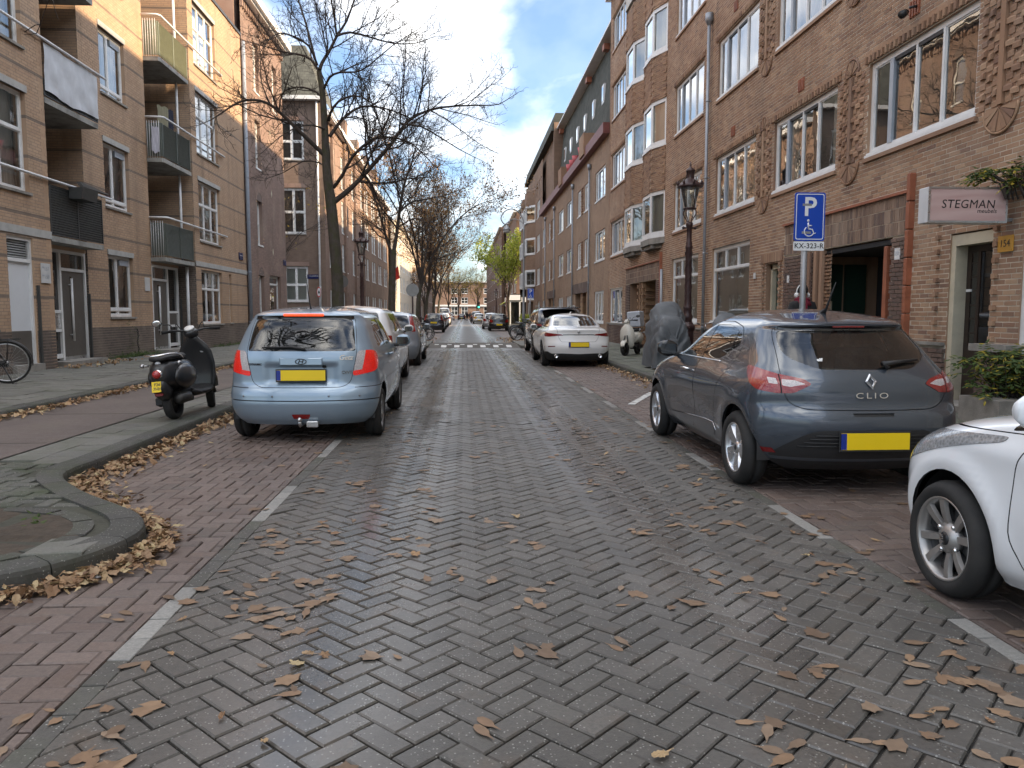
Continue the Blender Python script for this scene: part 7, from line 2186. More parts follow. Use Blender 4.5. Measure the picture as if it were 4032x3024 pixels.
# ---------------------------------------------------------------- other cars: one builder, different sizes and shapes
def other_car(label, loc, L, W, H, pm, tall_lamp=False, dark_lamp=False, ride=0.0, rake=0.35, detail=True, lampz=(0.70, 0.95), glassm=None, rz=0.0, police=False, bonnet=True, van=False, hatch_w=0.62):
 car = car_root(label, loc, rz)
 k = H/1.47; w = W/2; R = 0.30+ride*0.3; ZC = R; zb = 0.98*k
 wy = (0.66, L-0.85)
 fr = [(L-0.15, 0.2+ride), (L-0.02, 0.4), (L, 0.55), (L-0.06, 0.72), (L-0.25, 0.84*k), (L-0.65, 0.93*k), (L-0.98, zb+0.02), (L-1.45, 1.24*k), (L-1.75, 1.37*k), (L-2.1, 1.44*k), (L-2.35, H)]
 if van: fr = [(L-0.15, 0.2), (L-0.02, 0.4), (L, 0.55), (L-0.1, 0.9), (L-0.45, 1.1), (L-0.9, 1.5), (L-1.2, 1.8), (L-1.5, H-0.05), (L-1.8, H)]
 re = [(0.12, 0.2+ride), (0.03, 0.34+ride), (0.0, 0.5), (0.01, 0.6), (0.05, 0.66), (0.07, 0.8*k), (0.09, zb-0.03), (0.11+rake*0.15, 1.08*k), (0.12+rake*0.6, 1.27*k), (0.14+rake*0.9, 1.37*k), (0.15+rake, 1.395*k), (0.35+rake*1.3, 1.435*k), (0.6+rake*1.5, H)]
 wi = [(w-0.09, 0.2+ride), (w-0.03, 0.35+ride), (w, 0.58), (w-0.005, 0.75*k), (w-0.05, 0.95*k), (w-0.10, 1.06*k), (w-0.17, 1.25*k), (w-0.23, 1.35*k), (w-0.30, 1.40*k), (w-0.45, 1.44*k), (0.2, H-0.01), (0.03, H)]
 c = Car(fr, re, wi, [(0.2, 0.35, 2.8), (1.0*k, 0.34, 3.0), (H, 0.3, 2.6)], [(0.2, 0.6, 2.4), (H, 0.4, 2.3)], nz=44, nb=16, ns=28, nf=8, disp=flare_fn([(y, ZC) for y in wy], 0.39, 0.015))
 for y in wy: c.cut('hole', arch((y, ZC), R+0.06, 14), 'side', nx=0.2)
 hw = w*0.75
 c.cut('rwin', rounded([(-0.1, zb+0.02), (hw-0.02, zb+0.025), (hw-0.12, 1.34*k), (-0.1, 1.36*k)], 0.04), 'rear')
 z0, z1 = lampz
 if tall_lamp: lamp = [(hw+0.0, zb-0.06), (hw+0.14, zb-0.06), (hw+0.10, 1.34*k), (hw-0.08, 1.34*k)]
 else: lamp = [(hw-0.12, z0*k), (hw-0.04, z1*k), (hw+0.22, z1*k), (hw+0.2, (z0+0.05)*k)]
 c.cut('tl', rounded(lamp, 0.03), 'rear', ('body', 'rwin'))
 c.cut('gap', [(0, 0.60), (hw-0.05, 0.61), (hw-0.05, 0.617), (0, 0.607)], 'rear')
 if detail: c.panel('door', rounded([(L*0.5, 0.3+ride), (L-1.1, 0.3+ride), (L-1.05, 0.7), (L-1.15, zb), (L-1.6, 1.28*k), (L-1.9, 1.37*k), (L*0.5, 1.38*k)], 0.04), 'side')
 c.cut('swin', rounded([(L*0.5+0.04, zb+0.02), (L-1.2, zb+0.03), (L-1.62, 1.24*k), (L-1.9, 1.34*k), (L*0.5+0.04, 1.345*k)], 0.03), 'side', ('body', 'door'))
 if not van: c.cut('swin2', rounded([(0.78+rake*0.3, zb+0.03), (L*0.5-0.05, zb+0.02), (L*0.5-0.05, 1.345*k), (0.62+rake, 1.32*k)], 0.04), 'side', ('body', 'door'))
 c.cut('wsc', rounded([(-0.1, zb+0.05), (w-0.12, zb+0.05), (w-0.27, 1.37*k), (-0.1, 1.40*k)], 0.03), 'front')
 finish(car, c, spec(pm, rwin=glassm or MG_dark, tl=ML_redk if dark_lamp else ML_red), pm)
 wells(car, wy, R+0.065, w-0.11, 0.19, ZC, w)
 wheels(car, wy, R, 0.185, 'five', R*0.66, w-0.105, [MT['alloy'], M_black, M_steel])
 plate(car, Vector(c.project(0, 0.52 if not tall_lamp else 0.75))+Vector((0, -0.012, 0)), (0, -1, 0.03))
 for sg in (1, -1): mirror(car, L-1.25, zb+0.04, w-0.09, pm if not dark_lamp else M_black, sg)
 if detail: MB().tube([(-0.3, c.project(0.3, zb+0.04)[1]-0.02, zb+0.05), (0.1, c.project(0.1, zb+0.05)[1]-0.02, zb+0.07)], [0.008, 0.013], 6).build('rear_wiper', M_black, car)
 return car, c
P_silver = paint('silver_blue', (0.26, 0.29, 0.33), 0.5, 0.3); P_black = paint('black_paint', (0.008, 0.008, 0.009), 0.1, 0.2); P_navy = paint('blue_black', (0.014, 0.018, 0.028), 0.3, 0.25); P_sil2 = paint('silver_paint', (0.42, 0.43, 0.44), 0.5, 0.3); P_white2 = paint('off_white', (0.6, 0.6, 0.6), 0.0, 0.3)
other_car('white tall hatchback parked directly ahead of the light blue car', (-2.12, 14.0, 0), 4.15, 1.76, 1.56, P_white2, rake=0.3)
other_car('silver blue estate with tall red rear lamps, third on the left', (-2.08, 20.65, 0), 4.35, 1.80, 1.48, P_silver, tall_lamp=True, rake=0.35)
other_car('small dark hatchback beyond the parked bicycles on the left', (-2.30, 58.2, 0), 3.45, 1.62, 1.47, P_navy, tall_lamp=True, rake=0.25)
cars_far = [('dark blue car behind the small dark hatchback on the left', (-2.5, 70, 0), 4.0, 1.7, 1.45, P_navy), ('silver car farther on in the left row', (-2.55, 80, 0), 4.1, 1.72, 1.45, P_sil2), ('second silver car farther on in the left row', (-2.6, 89, 0), 4.0, 1.7, 1.47, P_sil2), ('white car ahead of the silver ones in the left row', (-2.6, 98, 0), 4.2, 1.75, 1.5, P_white2)]
for lb, loc, L, W, H, pm in cars_far: other_car(lb, loc, L, W, H, pm, detail=False)
other_car('white van at the far end of the left row', (-2.9, 112, 0), 4.9, 1.95, 2.3, P_white2, van=True, detail=False)
suv, sc_ = other_car('tall black crossover ahead of the white coupe on the right', (3.22, 25.75, 0), 4.5, 1.86, 1.66, P_black, dark_lamp=True, ride=0.10, rake=0.45, lampz=(0.86, 0.94))
MB().cbox((0, 0.42, 1.60), (1.22, 0.42, 0.035), ch=0.012).build('roof_spoiler', M_gloss, suv)
for sg in (1, -1): MB().tube([(sg*0.60, 0.9, 1.615), (sg*0.62, 1.2, 1.67), (sg*0.62, 2.4, 1.685), (sg*0.6, 2.7, 1.64)], 0.016, 6).build('roof_rail', M_gloss, suv)
other_car('dark hatchback with yellow plate beyond the right hand bicycles', (2.85, 63.6, 0), 3.9, 1.66, 1.45, P_black, rake=0.3)
other_car('silver hatchback peeping out ahead of the dark one on the right', (2.55, 71.5, 0), 4.0, 1.72, 1.5, P_sil2, detail=False)
o, _ = other_car('pale car with a yellow patch farther down the right side', (2.15, 113, 0), 4.5, 1.8, 1.5, P_sil2, detail=False)
MB().box(-0.62, -0.35, 0.02, 0.05, 0.75, 1.0).build('yellow_panel', simple('signal_yellow', (0.75, 0.5, 0.02), 0.4), o)
other_car('dark tall car behind the pale one on the right', (1.9, 121, 0), 4.6, 1.85, 1.8, P_navy, detail=False)
other_car('dark car at the crossing far down the road', (-0.6, 175, 0), 4.4, 1.8, 1.45, P_black, detail=False)
other_car('white car standing at the far crossing', (-3.0, 165, 0), 4.4, 1.8, 1.5, P_white2, detail=False)
# ---------------------------------------------------------------- crown lanterns
M_iron = simple('oxblood_iron', (0.045, 0.022, 0.022), 0.45, 0.1, var=0.25, dirt=((0.09, 0.06, 0.05), 0.4))
def crown_lamp(label, loc, rz=0.0):
 L = empty('street_lamp', loc, rz, label, 'street lamp', 'crown lanterns')
 MB().lathe([(0.21, 0), (0.21, 0.16), (0.185, 0.22), (0.165, 0.30), (0.165, 0.86), (0.185, 0.90), (0.20, 0.95), (0.20, 1.0), (0.15, 1.05), (0.125, 1.10)], n=8, smooth=False).build('base', M_iron, L)
 c = MB().lathe([(0.115, 1.08), (0.115, 1.16), (0.13, 1.2), (0.13, 1.25), (0.10, 1.30), (0.10, 1.42), (0.115, 1.45), (0.10, 1.48), (0.088, 1.6), (0.078, 2.9), (0.09, 2.93), (0.095, 2.98), (0.075, 3.02), (0.085, 3.06), (0.066, 3.1), (0.062, 3.45), (0.085, 3.48), (0.09, 3.54), (0.07, 3.58)], n=16)
 for s_ in range(2):
  c.tube([(0.084*math.cos(t+s_*PI), 0.084*math.sin(t+s_*PI), 1.6+1.25*t/(3*PI)) for t in np.linspace(0, 3*PI, 40)], 0.012, 5)
 c.build('column', M_iron, L)
 lr = MB().tube([(-0.14, 0, 3.44), (0.14, 0, 3.44)], 0.018, 8).ball((-0.15, 0, 3.44), 0.04).ball((0.15, 0, 3.44), 0.04); lr.build('ladder_rest', M_iron, L)
 for i in range(4):
  a = PI/4+i*PI/2; ca, sa = math.cos(a), math.sin(a)
  MB().tube(smooth_path([(0.03*ca, 0.03*sa, 3.55), (0.10*ca, 0.10*sa, 3.66), (0.175*ca, 0.175*sa, 3.78), (0.15*ca, 0.15*sa, 3.90)], 4), 0.013, 6).build('cage_arm', M_iron, L)
 MB().lathe([(0.155, 3.89), (0.17, 3.91), (0.155, 3.93), (0.06, 3.94), (0.05, 3.90)], n=20).build('cage_ring', M_iron, L)
 gl = MB().lathe([(0.125, 3.93), (0.17, 4.10), (0.235, 4.42)], n=20, cap=False); gl.build('lantern_glass', M_lglass, L)
 for i in range(4):
  a = i*PI/2+0.2; MB().tube([(0.12*math.cos(a), 0.12*math.sin(a), 3.93), (0.235*math.cos(a), 0.235*math.sin(a), 4.42)], 0.007, 5).build('glazing_bar', M_iron, L)
 MB().ball((0, 0, 4.10), (0.055, 0.055, 0.09)).lathe([(0.03, 3.93), (0.03, 4.03)], n=10).build('bulb', simple('frosted_bulb', (0.7, 0.7, 0.66), 0.4), L)
 MB().lathe([(0.30, 4.42), (0.315, 4.44), (0.315, 4.47), (0.27, 4.50), (0.14, 4.60), (0.10, 4.63), (0.085, 4.66), (0.085, 4.80), (0.12, 4.82), (0.10, 4.86), (0.035, 4.92), (0.02, 4.94), (0.028, 4.97), (0.006, 5.06)], n=20).build('lantern_roof', M_iron, L)
 for i in range(8):
  a = i*PI/4; ca, sa = math.cos(a), math.sin(a)
  m = MB().tube([(0.30*ca, 0.30*sa, 4.46), (0.32*ca, 0.32*sa, 4.53), (0.305*ca, 0.305*sa, 4.60)], [0.022, 0.035, 0.004], 6)
  m.build('crown_leaf', M_iron, L)
 for i in range(8):
  a = i*PI/4; MB().box(-0.006, 0.006, 0.08, 0.10, 4.66, 4.80).build('vent_rib', M_iron, L, rot=(0, 0, a))
 return L
lamp0 = crown_lamp('dark red iron lantern with a crown top beside the covered scooter', (5.62, 19.3, 0.10))
for lb, loc in (('crown topped lantern behind the first bare tree on the left', (-4.5, 34.8, 0.1)), ('crown topped lantern far on the right before the green awning', (5.2, 96.0, 0.1)), ('smaller looking crown lantern farther on to the right of the road', (4.6, 112.0, 0.1)), ('crown lantern far down the left side among the trees', (-4.4, 78.0, 0.1)), ('distant crown lantern past the trees on the left', (-4.5, 118.0, 0.1))):
 o = copy_tree(lamp0); o.location = loc; o['label'] = lb
# tall gooseneck lamp
gp = empty('gooseneck_lamp', (3.82, 50.0, 0.1), label='tall grey gooseneck lamp with a hanging globe over the road', cat='street lamp')
M_galv = simple('galvanised', (0.30, 0.31, 0.32), 0.5, 0.6)
MB().lathe([(0.10, 0), (0.10, 1.4), (0.085, 1.5), (0.07, 3.0), (0.055, 6.6), (0.045, 7.0)], n=12).build('pole', M_galv, gp)
pth = smooth_path([(0, 0, 6.9), (-0.05, 0, 7.3), (-0.30, 0, 7.72), (-0.75, 0, 7.95), (-1.2, 0, 7.8), (-1.45, 0, 7.4), (-1.3, 0, 7.05), (-1.05, 0, 7.0), (-0.9, 0, 7.12), (-0.86, 0, 7.3)], 6)
MB().tube(pth, 0.035, 8).build('scroll_arm', M_galv, gp)
MB().tube(smooth_path([(0, 0, 7.0), (-0.25, 0, 7.22), (-0.6, 0, 7.32), (-0.95, 0, 7.18), (-1.08, 0, 6.95)], 5), 0.022, 8).build('brace', M_galv, gp)
MB().lathe([(0.03, 0.30), (0.14, 0.24), (0.235, 0.08), (0.25, -0.02), (0.23, -0.03)], c=(-1.09, 0, 6.62), n=18).build('lamp_hood', M_galv, gp)
MB().lathe([(0.225, -0.03), (0.19, -0.12), (0.1, -0.18), (0.002, -0.2)], c=(-1.09, 0, 6.62), n=18).build('lamp_bowl', simple('opal_glass', (0.55, 0.55, 0.53), 0.3), gp)
# ---------------------------------------------------------------- signs
M_signblue = simple('sign_blue', (0.0, 0.055, 0.42), 0.35, var=0.04); M_signwhite = simple('sign_white', (0.78, 0.79, 0.80), 0.4, var=0.03)
def parking_sign(label, loc, sub=None, h=2.94):
 S = empty('parking_sign', loc, 0, label, 'sign')
 MB().tube([(0, 0.03, 0), (0, 0.03, h-0.05)], 0.038, 12).build('pole', M_galv, S)
 w, hh = 0.40, 0.61
 def rr(w, h, r): return rounded([(-w/2, -h/2), (w/2, -h/2), (w/2, h/2), (-w/2, h/2)], r, 5)
 zc = h-hh/2
 MB().prism([(x, -0.012, z) for x, z in rr(w, hh, 0.035)], (0, 0.014, 0)).build('plate', M_signblue, S, loc=(0.04, 0, zc))
 o, i = rr(w-0.035, hh-0.035, 0.03), rr(w-0.055, hh-0.055, 0.024)
 b = MB(); n = len(o)
 b.add([(x, -0.0140, z) for x, z in o]+[(x, -0.0140, z) for x, z in i], [(k, (k+1) % n, n+(k+1) % n, n+k) for k in range(n)]); b.build('border', M_signwhite, S, loc=(0.04, 0, zc))
 text('lettering', 'P', 0.33, M_signwhite, S, face_M((0.04, -0.0135, zc+0.115), (0, -1, 0)), 0.001, bold=0.006)
 q = MB(); cx, cz = 0.04, zc-0.155
 def flat(pts, wd):
  q.tube([(cx+x, -0.0142, cz+z) for x, z in pts], wd, 6)
 flat([(0.062*math.cos(t)-0.005, 0.062*math.sin(t)-0.03) for t in np.linspace(2.2, 6.0, 18)], 0.0075)
 flat([(-0.02, 0.08), (-0.014, 0.0)], 0.0095); flat([(-0.014, 0.0), (0.035, -0.004), (0.058, -0.06), (0.078, -0.05)], 0.0085); flat([(-0.017, 0.045), (0.03, 0.043)], 0.0075)
 q.ball((cx-0.02, -0.0142, cz+0.108), (0.016, 0.003, 0.016)); q.build('wheelchair_symbol', M_signwhite, S)
 if sub:
  MB().prism([(x, -0.012, z) for x, z in rr(0.40, 0.115, 0.012)], (0, 0.014, 0)).build('sub_plate', M_signwhite, S, loc=(0.04, 0, h-hh-0.065))
  text('lettering', sub, 0.09, M_black, S, face_M((0.04, -0.0135, h-hh-0.065), (0, -1, 0)), 0.0008, bold=0.001, font_space=1.05)
 MB().cbox((0, 0.035, zc+0.15), (0.12, 0.1, 0.03)).build('clamp', M_galv, S); MB().cbox((0, 0.035, zc-0.2), (0.12, 0.1, 0.03)).build('clamp', M_galv, S)
 return S
parking_sign('blue disabled parking sign with plate KX-323-R on a grey pole', (4.37, 9.8, 0.11), 'KX-323-R', h=2.83)
parking_sign('small looking blue parking sign beside the gooseneck lamp', (4.2, 49.6, 0.11), 'x', h=2.9)
rs = empty('round_sign', (-2.43, 37.0, 0.1), 0, 'round traffic sign seen from its plain grey back by the speed hump', 'sign')
MB().tube([(0, 0, 0), (0, 0, 2.75)], 0.04, 10).build('pole', M_iron, rs)
MB().lathe([(0.30, 0), (0.30, 0.012)], n=32, M=Matrix.Rotation(PI/2, 3, 'X'), c=(0, -0.03, 2.42), smooth=False).build('plate', simple('sign_back_grey', (0.30, 0.31, 0.31), 0.5, 0.3), rs)
for x in (-0.1, 0.1): MB().box(x-0.012, x+0.012, -0.055, -0.042, 2.2, 2.65).build('rail', M_galv, rs)
rs = empty('round_sign', (-8.37, 45.7, 0.1), -0.98, 'red ringed white round sign with a vehicle symbol on the corner of the side street', 'sign')
MB().tube([(0, 0.03, 0), (0, 0.03, 2.9)], 0.03, 8).build('pole', M_galv, rs)
RX = Matrix.Rotation(PI/2, 3, 'X')
MB().lathe([(0.31, 0), (0.31, 0.012)], n=32, M=RX, c=(0, 0, 2.56), smooth=False).build('plate', M_signwhite, rs)
MB().lathe([(0.30, 0), (0.305, 0.004), (0.245, 0.004), (0.24, 0)], n=32, M=RX, c=(0, -0.013, 2.56), smooth=False, cap=False).build('ring', simple('sign_red', (0.5, 0.01, 0.012), 0.4), rs)
sy = MB().box(-0.13, 0.13, -0.018, -0.013, 2.5, 2.57).box(-0.08, 0.08, -0.018, -0.013, 2.57, 2.64); sy.lathe([(0.03, 0), (0.03, 0.004)], n=12, M=RX, c=(-0.075, -0.014, 2.49)); sy.lathe([(0.03, 0), (0.03, 0.004)], n=12, M=RX, c=(0.075, -0.014, 2.49)); sy.build('symbol', M_black, rs)
rs = empty('round_sign', (-7.2, 46.6, 0.1), 0.3, 'dark round sign half hidden by the trunk of the first bare tree', 'sign')
MB().tube([(0, 0.03, 0), (0, 0.03, 3.4)], 0.03, 8).build('pole', M_galv, rs); MB().lathe([(0.38, 0), (0.38, 0.012)], n=32, M=RX, c=(0, 0, 3.2), smooth=False).build('plate', simple('sign_back_dark', (0.10, 0.095, 0.09), 0.6), rs)
# projecting shop sign
ss = empty('shop_sign', (0, 9.22, 0), 0, 'projecting light box with wood grain face reading STEGMAN meubels over the brown door', 'sign')
x0, x1, z0, z1 = 5.62, 6.62, 2.505, 2.935
MB().cbox(((x0+x1)/2, 0.10, (z0+z1)/2), (x1-x0, 0.20, z1-z0), ch=0.008).build('box', simple('sign_housing', (0.62, 0.63, 0.64), 0.4), ss)
fr = MB()
for a, b, c, d in ((x0, x1, z0, z0+0.025), (x0, x1, z1-0.025, z1), (x0, x0+0.022, z0+0.025, z1-0.025), (x1-0.022, x1, z0+0.025, z1-0.025)): fr.box(a, b, -0.012, 0.0, c, d)
fr.build('frame', M_steel, ss)
def wood_face():
 t = NT('pink_wood_print')
 v = t.n('ShaderNodeMapping', {'Vector': t.pos()}); v.inputs['Scale'].default_value = (1.2, 1.2, 5.0)
 nz = t.noise(2.6, 6, v.outputs[0], 0.6)
 wv = t.n('ShaderNodeTexWave', {'Vector': v.outputs[0], 'Scale': 0.45, 'Distortion': 9.0, 'Detail': 3.0}, wave_type='BANDS', bands_direction='Z').outputs['Fac']
 b = t.mix(nz, (0.46, 0.28, 0.26), (0.58, 0.41, 0.38)); b = t.mix(t.math('MULTIPLY', wv, 0.45), b, (0.64, 0.49, 0.46))
 t.P(base=b, rough=0.35); return t.mat
MB().box(x0+0.02, x1-0.02, -0.006, -0.001, z0+0.02, z1-0.02).build('face', wood_face(), ss)
text('lettering', 'STEGMAN', 0.145, M_black, ss, face_M(((x0+x1)/2+0.0, -0.007, (z0+z1)/2+0.005), (0, -1, 0)), 0.0008, font_space=1.05, shear=0.12)
text('lettering', 'meubels', 0.075, M_black, ss, face_M(((x0+x1)/2+0.24, -0.007, (z0+z1)/2-0.072), (0, -1, 0)), 0.0008, shear=0.12)
for z in (z0+0.05, z1-0.05): MB().box(x1, XRW+0.0, 0.07, 0.12, z-0.02, z+0.02).build('bracket', M_galv, ss)
# ---------------------------------------------------------------- bicycles
M_tyre = M_rubber
def bicycle(label, loc, rz, framec, lean=0.08, group='bicycles parked by the road', full=True):
 B = empty('bicycle', loc, rz, label, 'bicycle', group); B.rotation_euler = (0, lean, rz)
 r = 0.345; Y0, Y1 = 0.0, 1.10
 RY = Matrix.Rotation(PI/2, 3, 'Y')
 if 'bw' not in _wc:
  t = MB().tube([(0, r*math.cos(a), r*math.sin(a)) for a in np.linspace(0, 2*PI, 32, endpoint=False)], 0.019, 8, closed=True)
  s = MB().tube([(0, (r-0.026)*math.cos(a), (r-0.026)*math.sin(a)) for a in np.linspace(0, 2*PI, 32, endpoint=False)], 0.011, 6, closed=True)
  for i in range(24):
   a = i*2*PI/24; s.tube([(0.02*(1 if i % 2 else -1), 0.025*math.cos(a+0.6), 0.025*math.sin(a+0.6)), (0, (r-0.03)*math.cos(a), (r-0.03)*math.sin(a))], 0.0017, 3, cap=False)
  s.tube([(-0.05, 0, 0), (0.05, 0, 0)], 0.022, 8)
  _wc['bw'] = (t.mesh('wheel'), s.mesh('rim')); _wc['bw'][0].materials.append(M_tyre); _wc['bw'][1].materials.append(M_steel)
 for y in (Y0, Y1):
  w = link('wheel', _wc['bw'][0], None, B, loc=(0, y, r+0.018)); link('rim', _wc['bw'][1], None, w)
 z = r+0.018; bb = (0, 0.44, 0.30); sb = (0, 0.27, 0.80); hd0, hd1 = (0, 0.96, 0.66), (0, 0.92, 0.86)
 f = MB()
 f.tube([bb, sb, (0, 0.26, 0.86)], 0.016, 8); f.tube([bb, hd0], 0.018, 8); f.tube([(0, 0.30, 0.72), hd1], 0.016, 8); f.tube([hd0, hd1, (0, 0.91, 0.92)], 0.02, 8)
 for s_ in (-1, 1):
  f.tube([(s_*0.05, 0, z), (s_*0.03, 0.42, 0.30)], 0.009, 6); f.tube([(s_*0.05, 0, z), (s_*0.02, 0.28, 0.74)], 0.008, 6)
 f.build('frame', framec, B)
 fk = MB()
 for s_ in (-1, 1): fk.tube([(s_*0.05, Y1, z), (s_*0.045, 1.01, 0.62), (0, 0.965, 0.66)], 0.010, 6)
 fk.build('fork', framec, B)
 hb = MB().tube([(0, 0.91, 0.90), (0, 0.92, 1.03)], 0.012, 6).tube(smooth_path([(-0.30, 0.68, 1.07), (-0.27, 0.86, 1.09), (-0.1, 0.95, 1.05), (0.1, 0.95, 1.05), (0.27, 0.86, 1.09), (0.30, 0.68, 1.07)], 4), 0.011, 8)
 hb.build('handlebar', M_steel, B)
 for s_ in (-1, 1): MB().tube([(s_*0.30, 0.62, 1.068), (s_*0.29, 0.75, 1.075)], 0.017, 8).build('grip', M_black, B)
 sd = MB(); rings = []
 for y, w, h in ((0.06, 0.05, 0.03), (0.10, 0.11, 0.045), (0.17, 0.115, 0.05), (0.25, 0.07, 0.04), (0.34, 0.03, 0.03), (0.37, 0.015, 0.02)):
  rings.append([Vector((w*math.cos(a), y, 0.905+h*math.sin(a)*(0.6 if math.sin(a) > 0 else 0.9))) for a in np.linspace(0, 2*PI, 12, endpoint=False)])
 sd.loft(rings).tube([(0, 0.26, 0.84), (0, 0.25, 0.90)], 0.014, 6); sd.build('saddle', M_black, B)
 for y, a0, a1 in ((Y0, 0.2, 3.3), (Y1, 0.5, 2.9)):
  vs = []; fs = []
  for i in range(15):
   a = a0+(a1-a0)*i/14
   for x, rr in ((-0.03, r+0.03), (-0.015, r+0.045), (0.015, r+0.045), (0.03, r+0.03)): vs.append((x, y+rr*math.cos(a), z+rr*math.sin(a)))
  for i in range(14):
   for j in range(3): fs.append((i*4+j, i*4+j+1, i*4+5+j, i*4+4+j))
  MB().add(vs, fs, 0, True).build('mudguard', M_black, B)
 MB().cbox((0.05, 0.24, 0.335), (0.03, 0.52, 0.11), ch=0.012).build('chain_case', M_black, B)
 pd = MB().tube([(0.09, 0.44, 0.30), (0.09, 0.50, 0.15)], 0.009, 6).tube([(-0.07, 0.44, 0.30), (-0.07, 0.38, 0.45)], 0.009, 6); pd.cbox((0.13, 0.50, 0.15), (0.09, 0.08, 0.02)); pd.cbox((-0.11, 0.38, 0.45), (0.09, 0.08, 0.02)); pd.build('pedals', M_black, B)
 rk = MB()
 for s_ in (-1, 1): rk.tube([(s_*0.05, 0.0, z), (s_*0.06, -0.04, 0.76), (s_*0.06, 0.25, 0.76)], 0.006, 5); rk.tube([(s_*0.06, -0.22, 0.76), (s_*0.06, 0.25, 0.76)], 0.006, 5)
 for y in (-0.2, -0.05, 0.1): rk.tube([(-0.06, y, 0.762), (0.06, y, 0.762)], 0.005, 5)
 rk.build('luggage_rack', M_black, B)
 MB().tube([(-0.04, 0.06, 0.32), (-0.16, -0.10, 0.0)], 0.010, 6).cbox((-0.17, -0.11, 0.012), (0.05, 0.07, 0.02)).build('kickstand', M_black, B)
 return B
fb = simple('black_enamel', (0.012, 0.012, 0.013), 0.3); fgm = simple('dark_green_enamel', (0.02, 0.035, 0.03), 0.3); fbl = simple('teal_enamel', (0.03, 0.12, 0.13), 0.35)
bicycle('black city bicycle cut off by the left picture edge before the white door', (-7.80, 13.72, 0.215), rad(112), fb, -0.10)
for i, (y, lb, c) in enumerate(((41.6, 'black bicycle with its wheel towards the road, nearest in the left rack', fb), (42.5, 'dark bicycle in the middle of the left rack', fgm), (43.5, 'bicycle at the back of the left rack', fb))):
 bicycle(lb, (-1.95-0.1*i, y, 0.0), rad(90+8*i), c, 0.05)
for i, (x, y, a, lb, c) in enumerate(((2.75, 41.0, -78, 'black bicycle parked nearest behind the black crossover, wheel over the leaves', fb), (2.85, 42.1, -90, 'dark bicycle second in the right hand rack', fgm), (2.9, 43.2, -84, 'teal bicycle in the middle of the right hand rack', fbl), (2.9, 44.4, -95, 'black bicycle fourth in the right hand rack', fb), (3.0, 45.6, -88, 'dark green bicycle fifth in the right hand rack', fgm), (3.0, 46.8, -86, 'black bicycle last in the right hand rack', fb))):
 bicycle(lb, (x, y, 0.0), rad(a), c, 0.06)
bicycle('bicycle leaning behind the lantern base by the ground floor window', (6.25, 18.2, 0.115), rad(8), fb, -0.1)
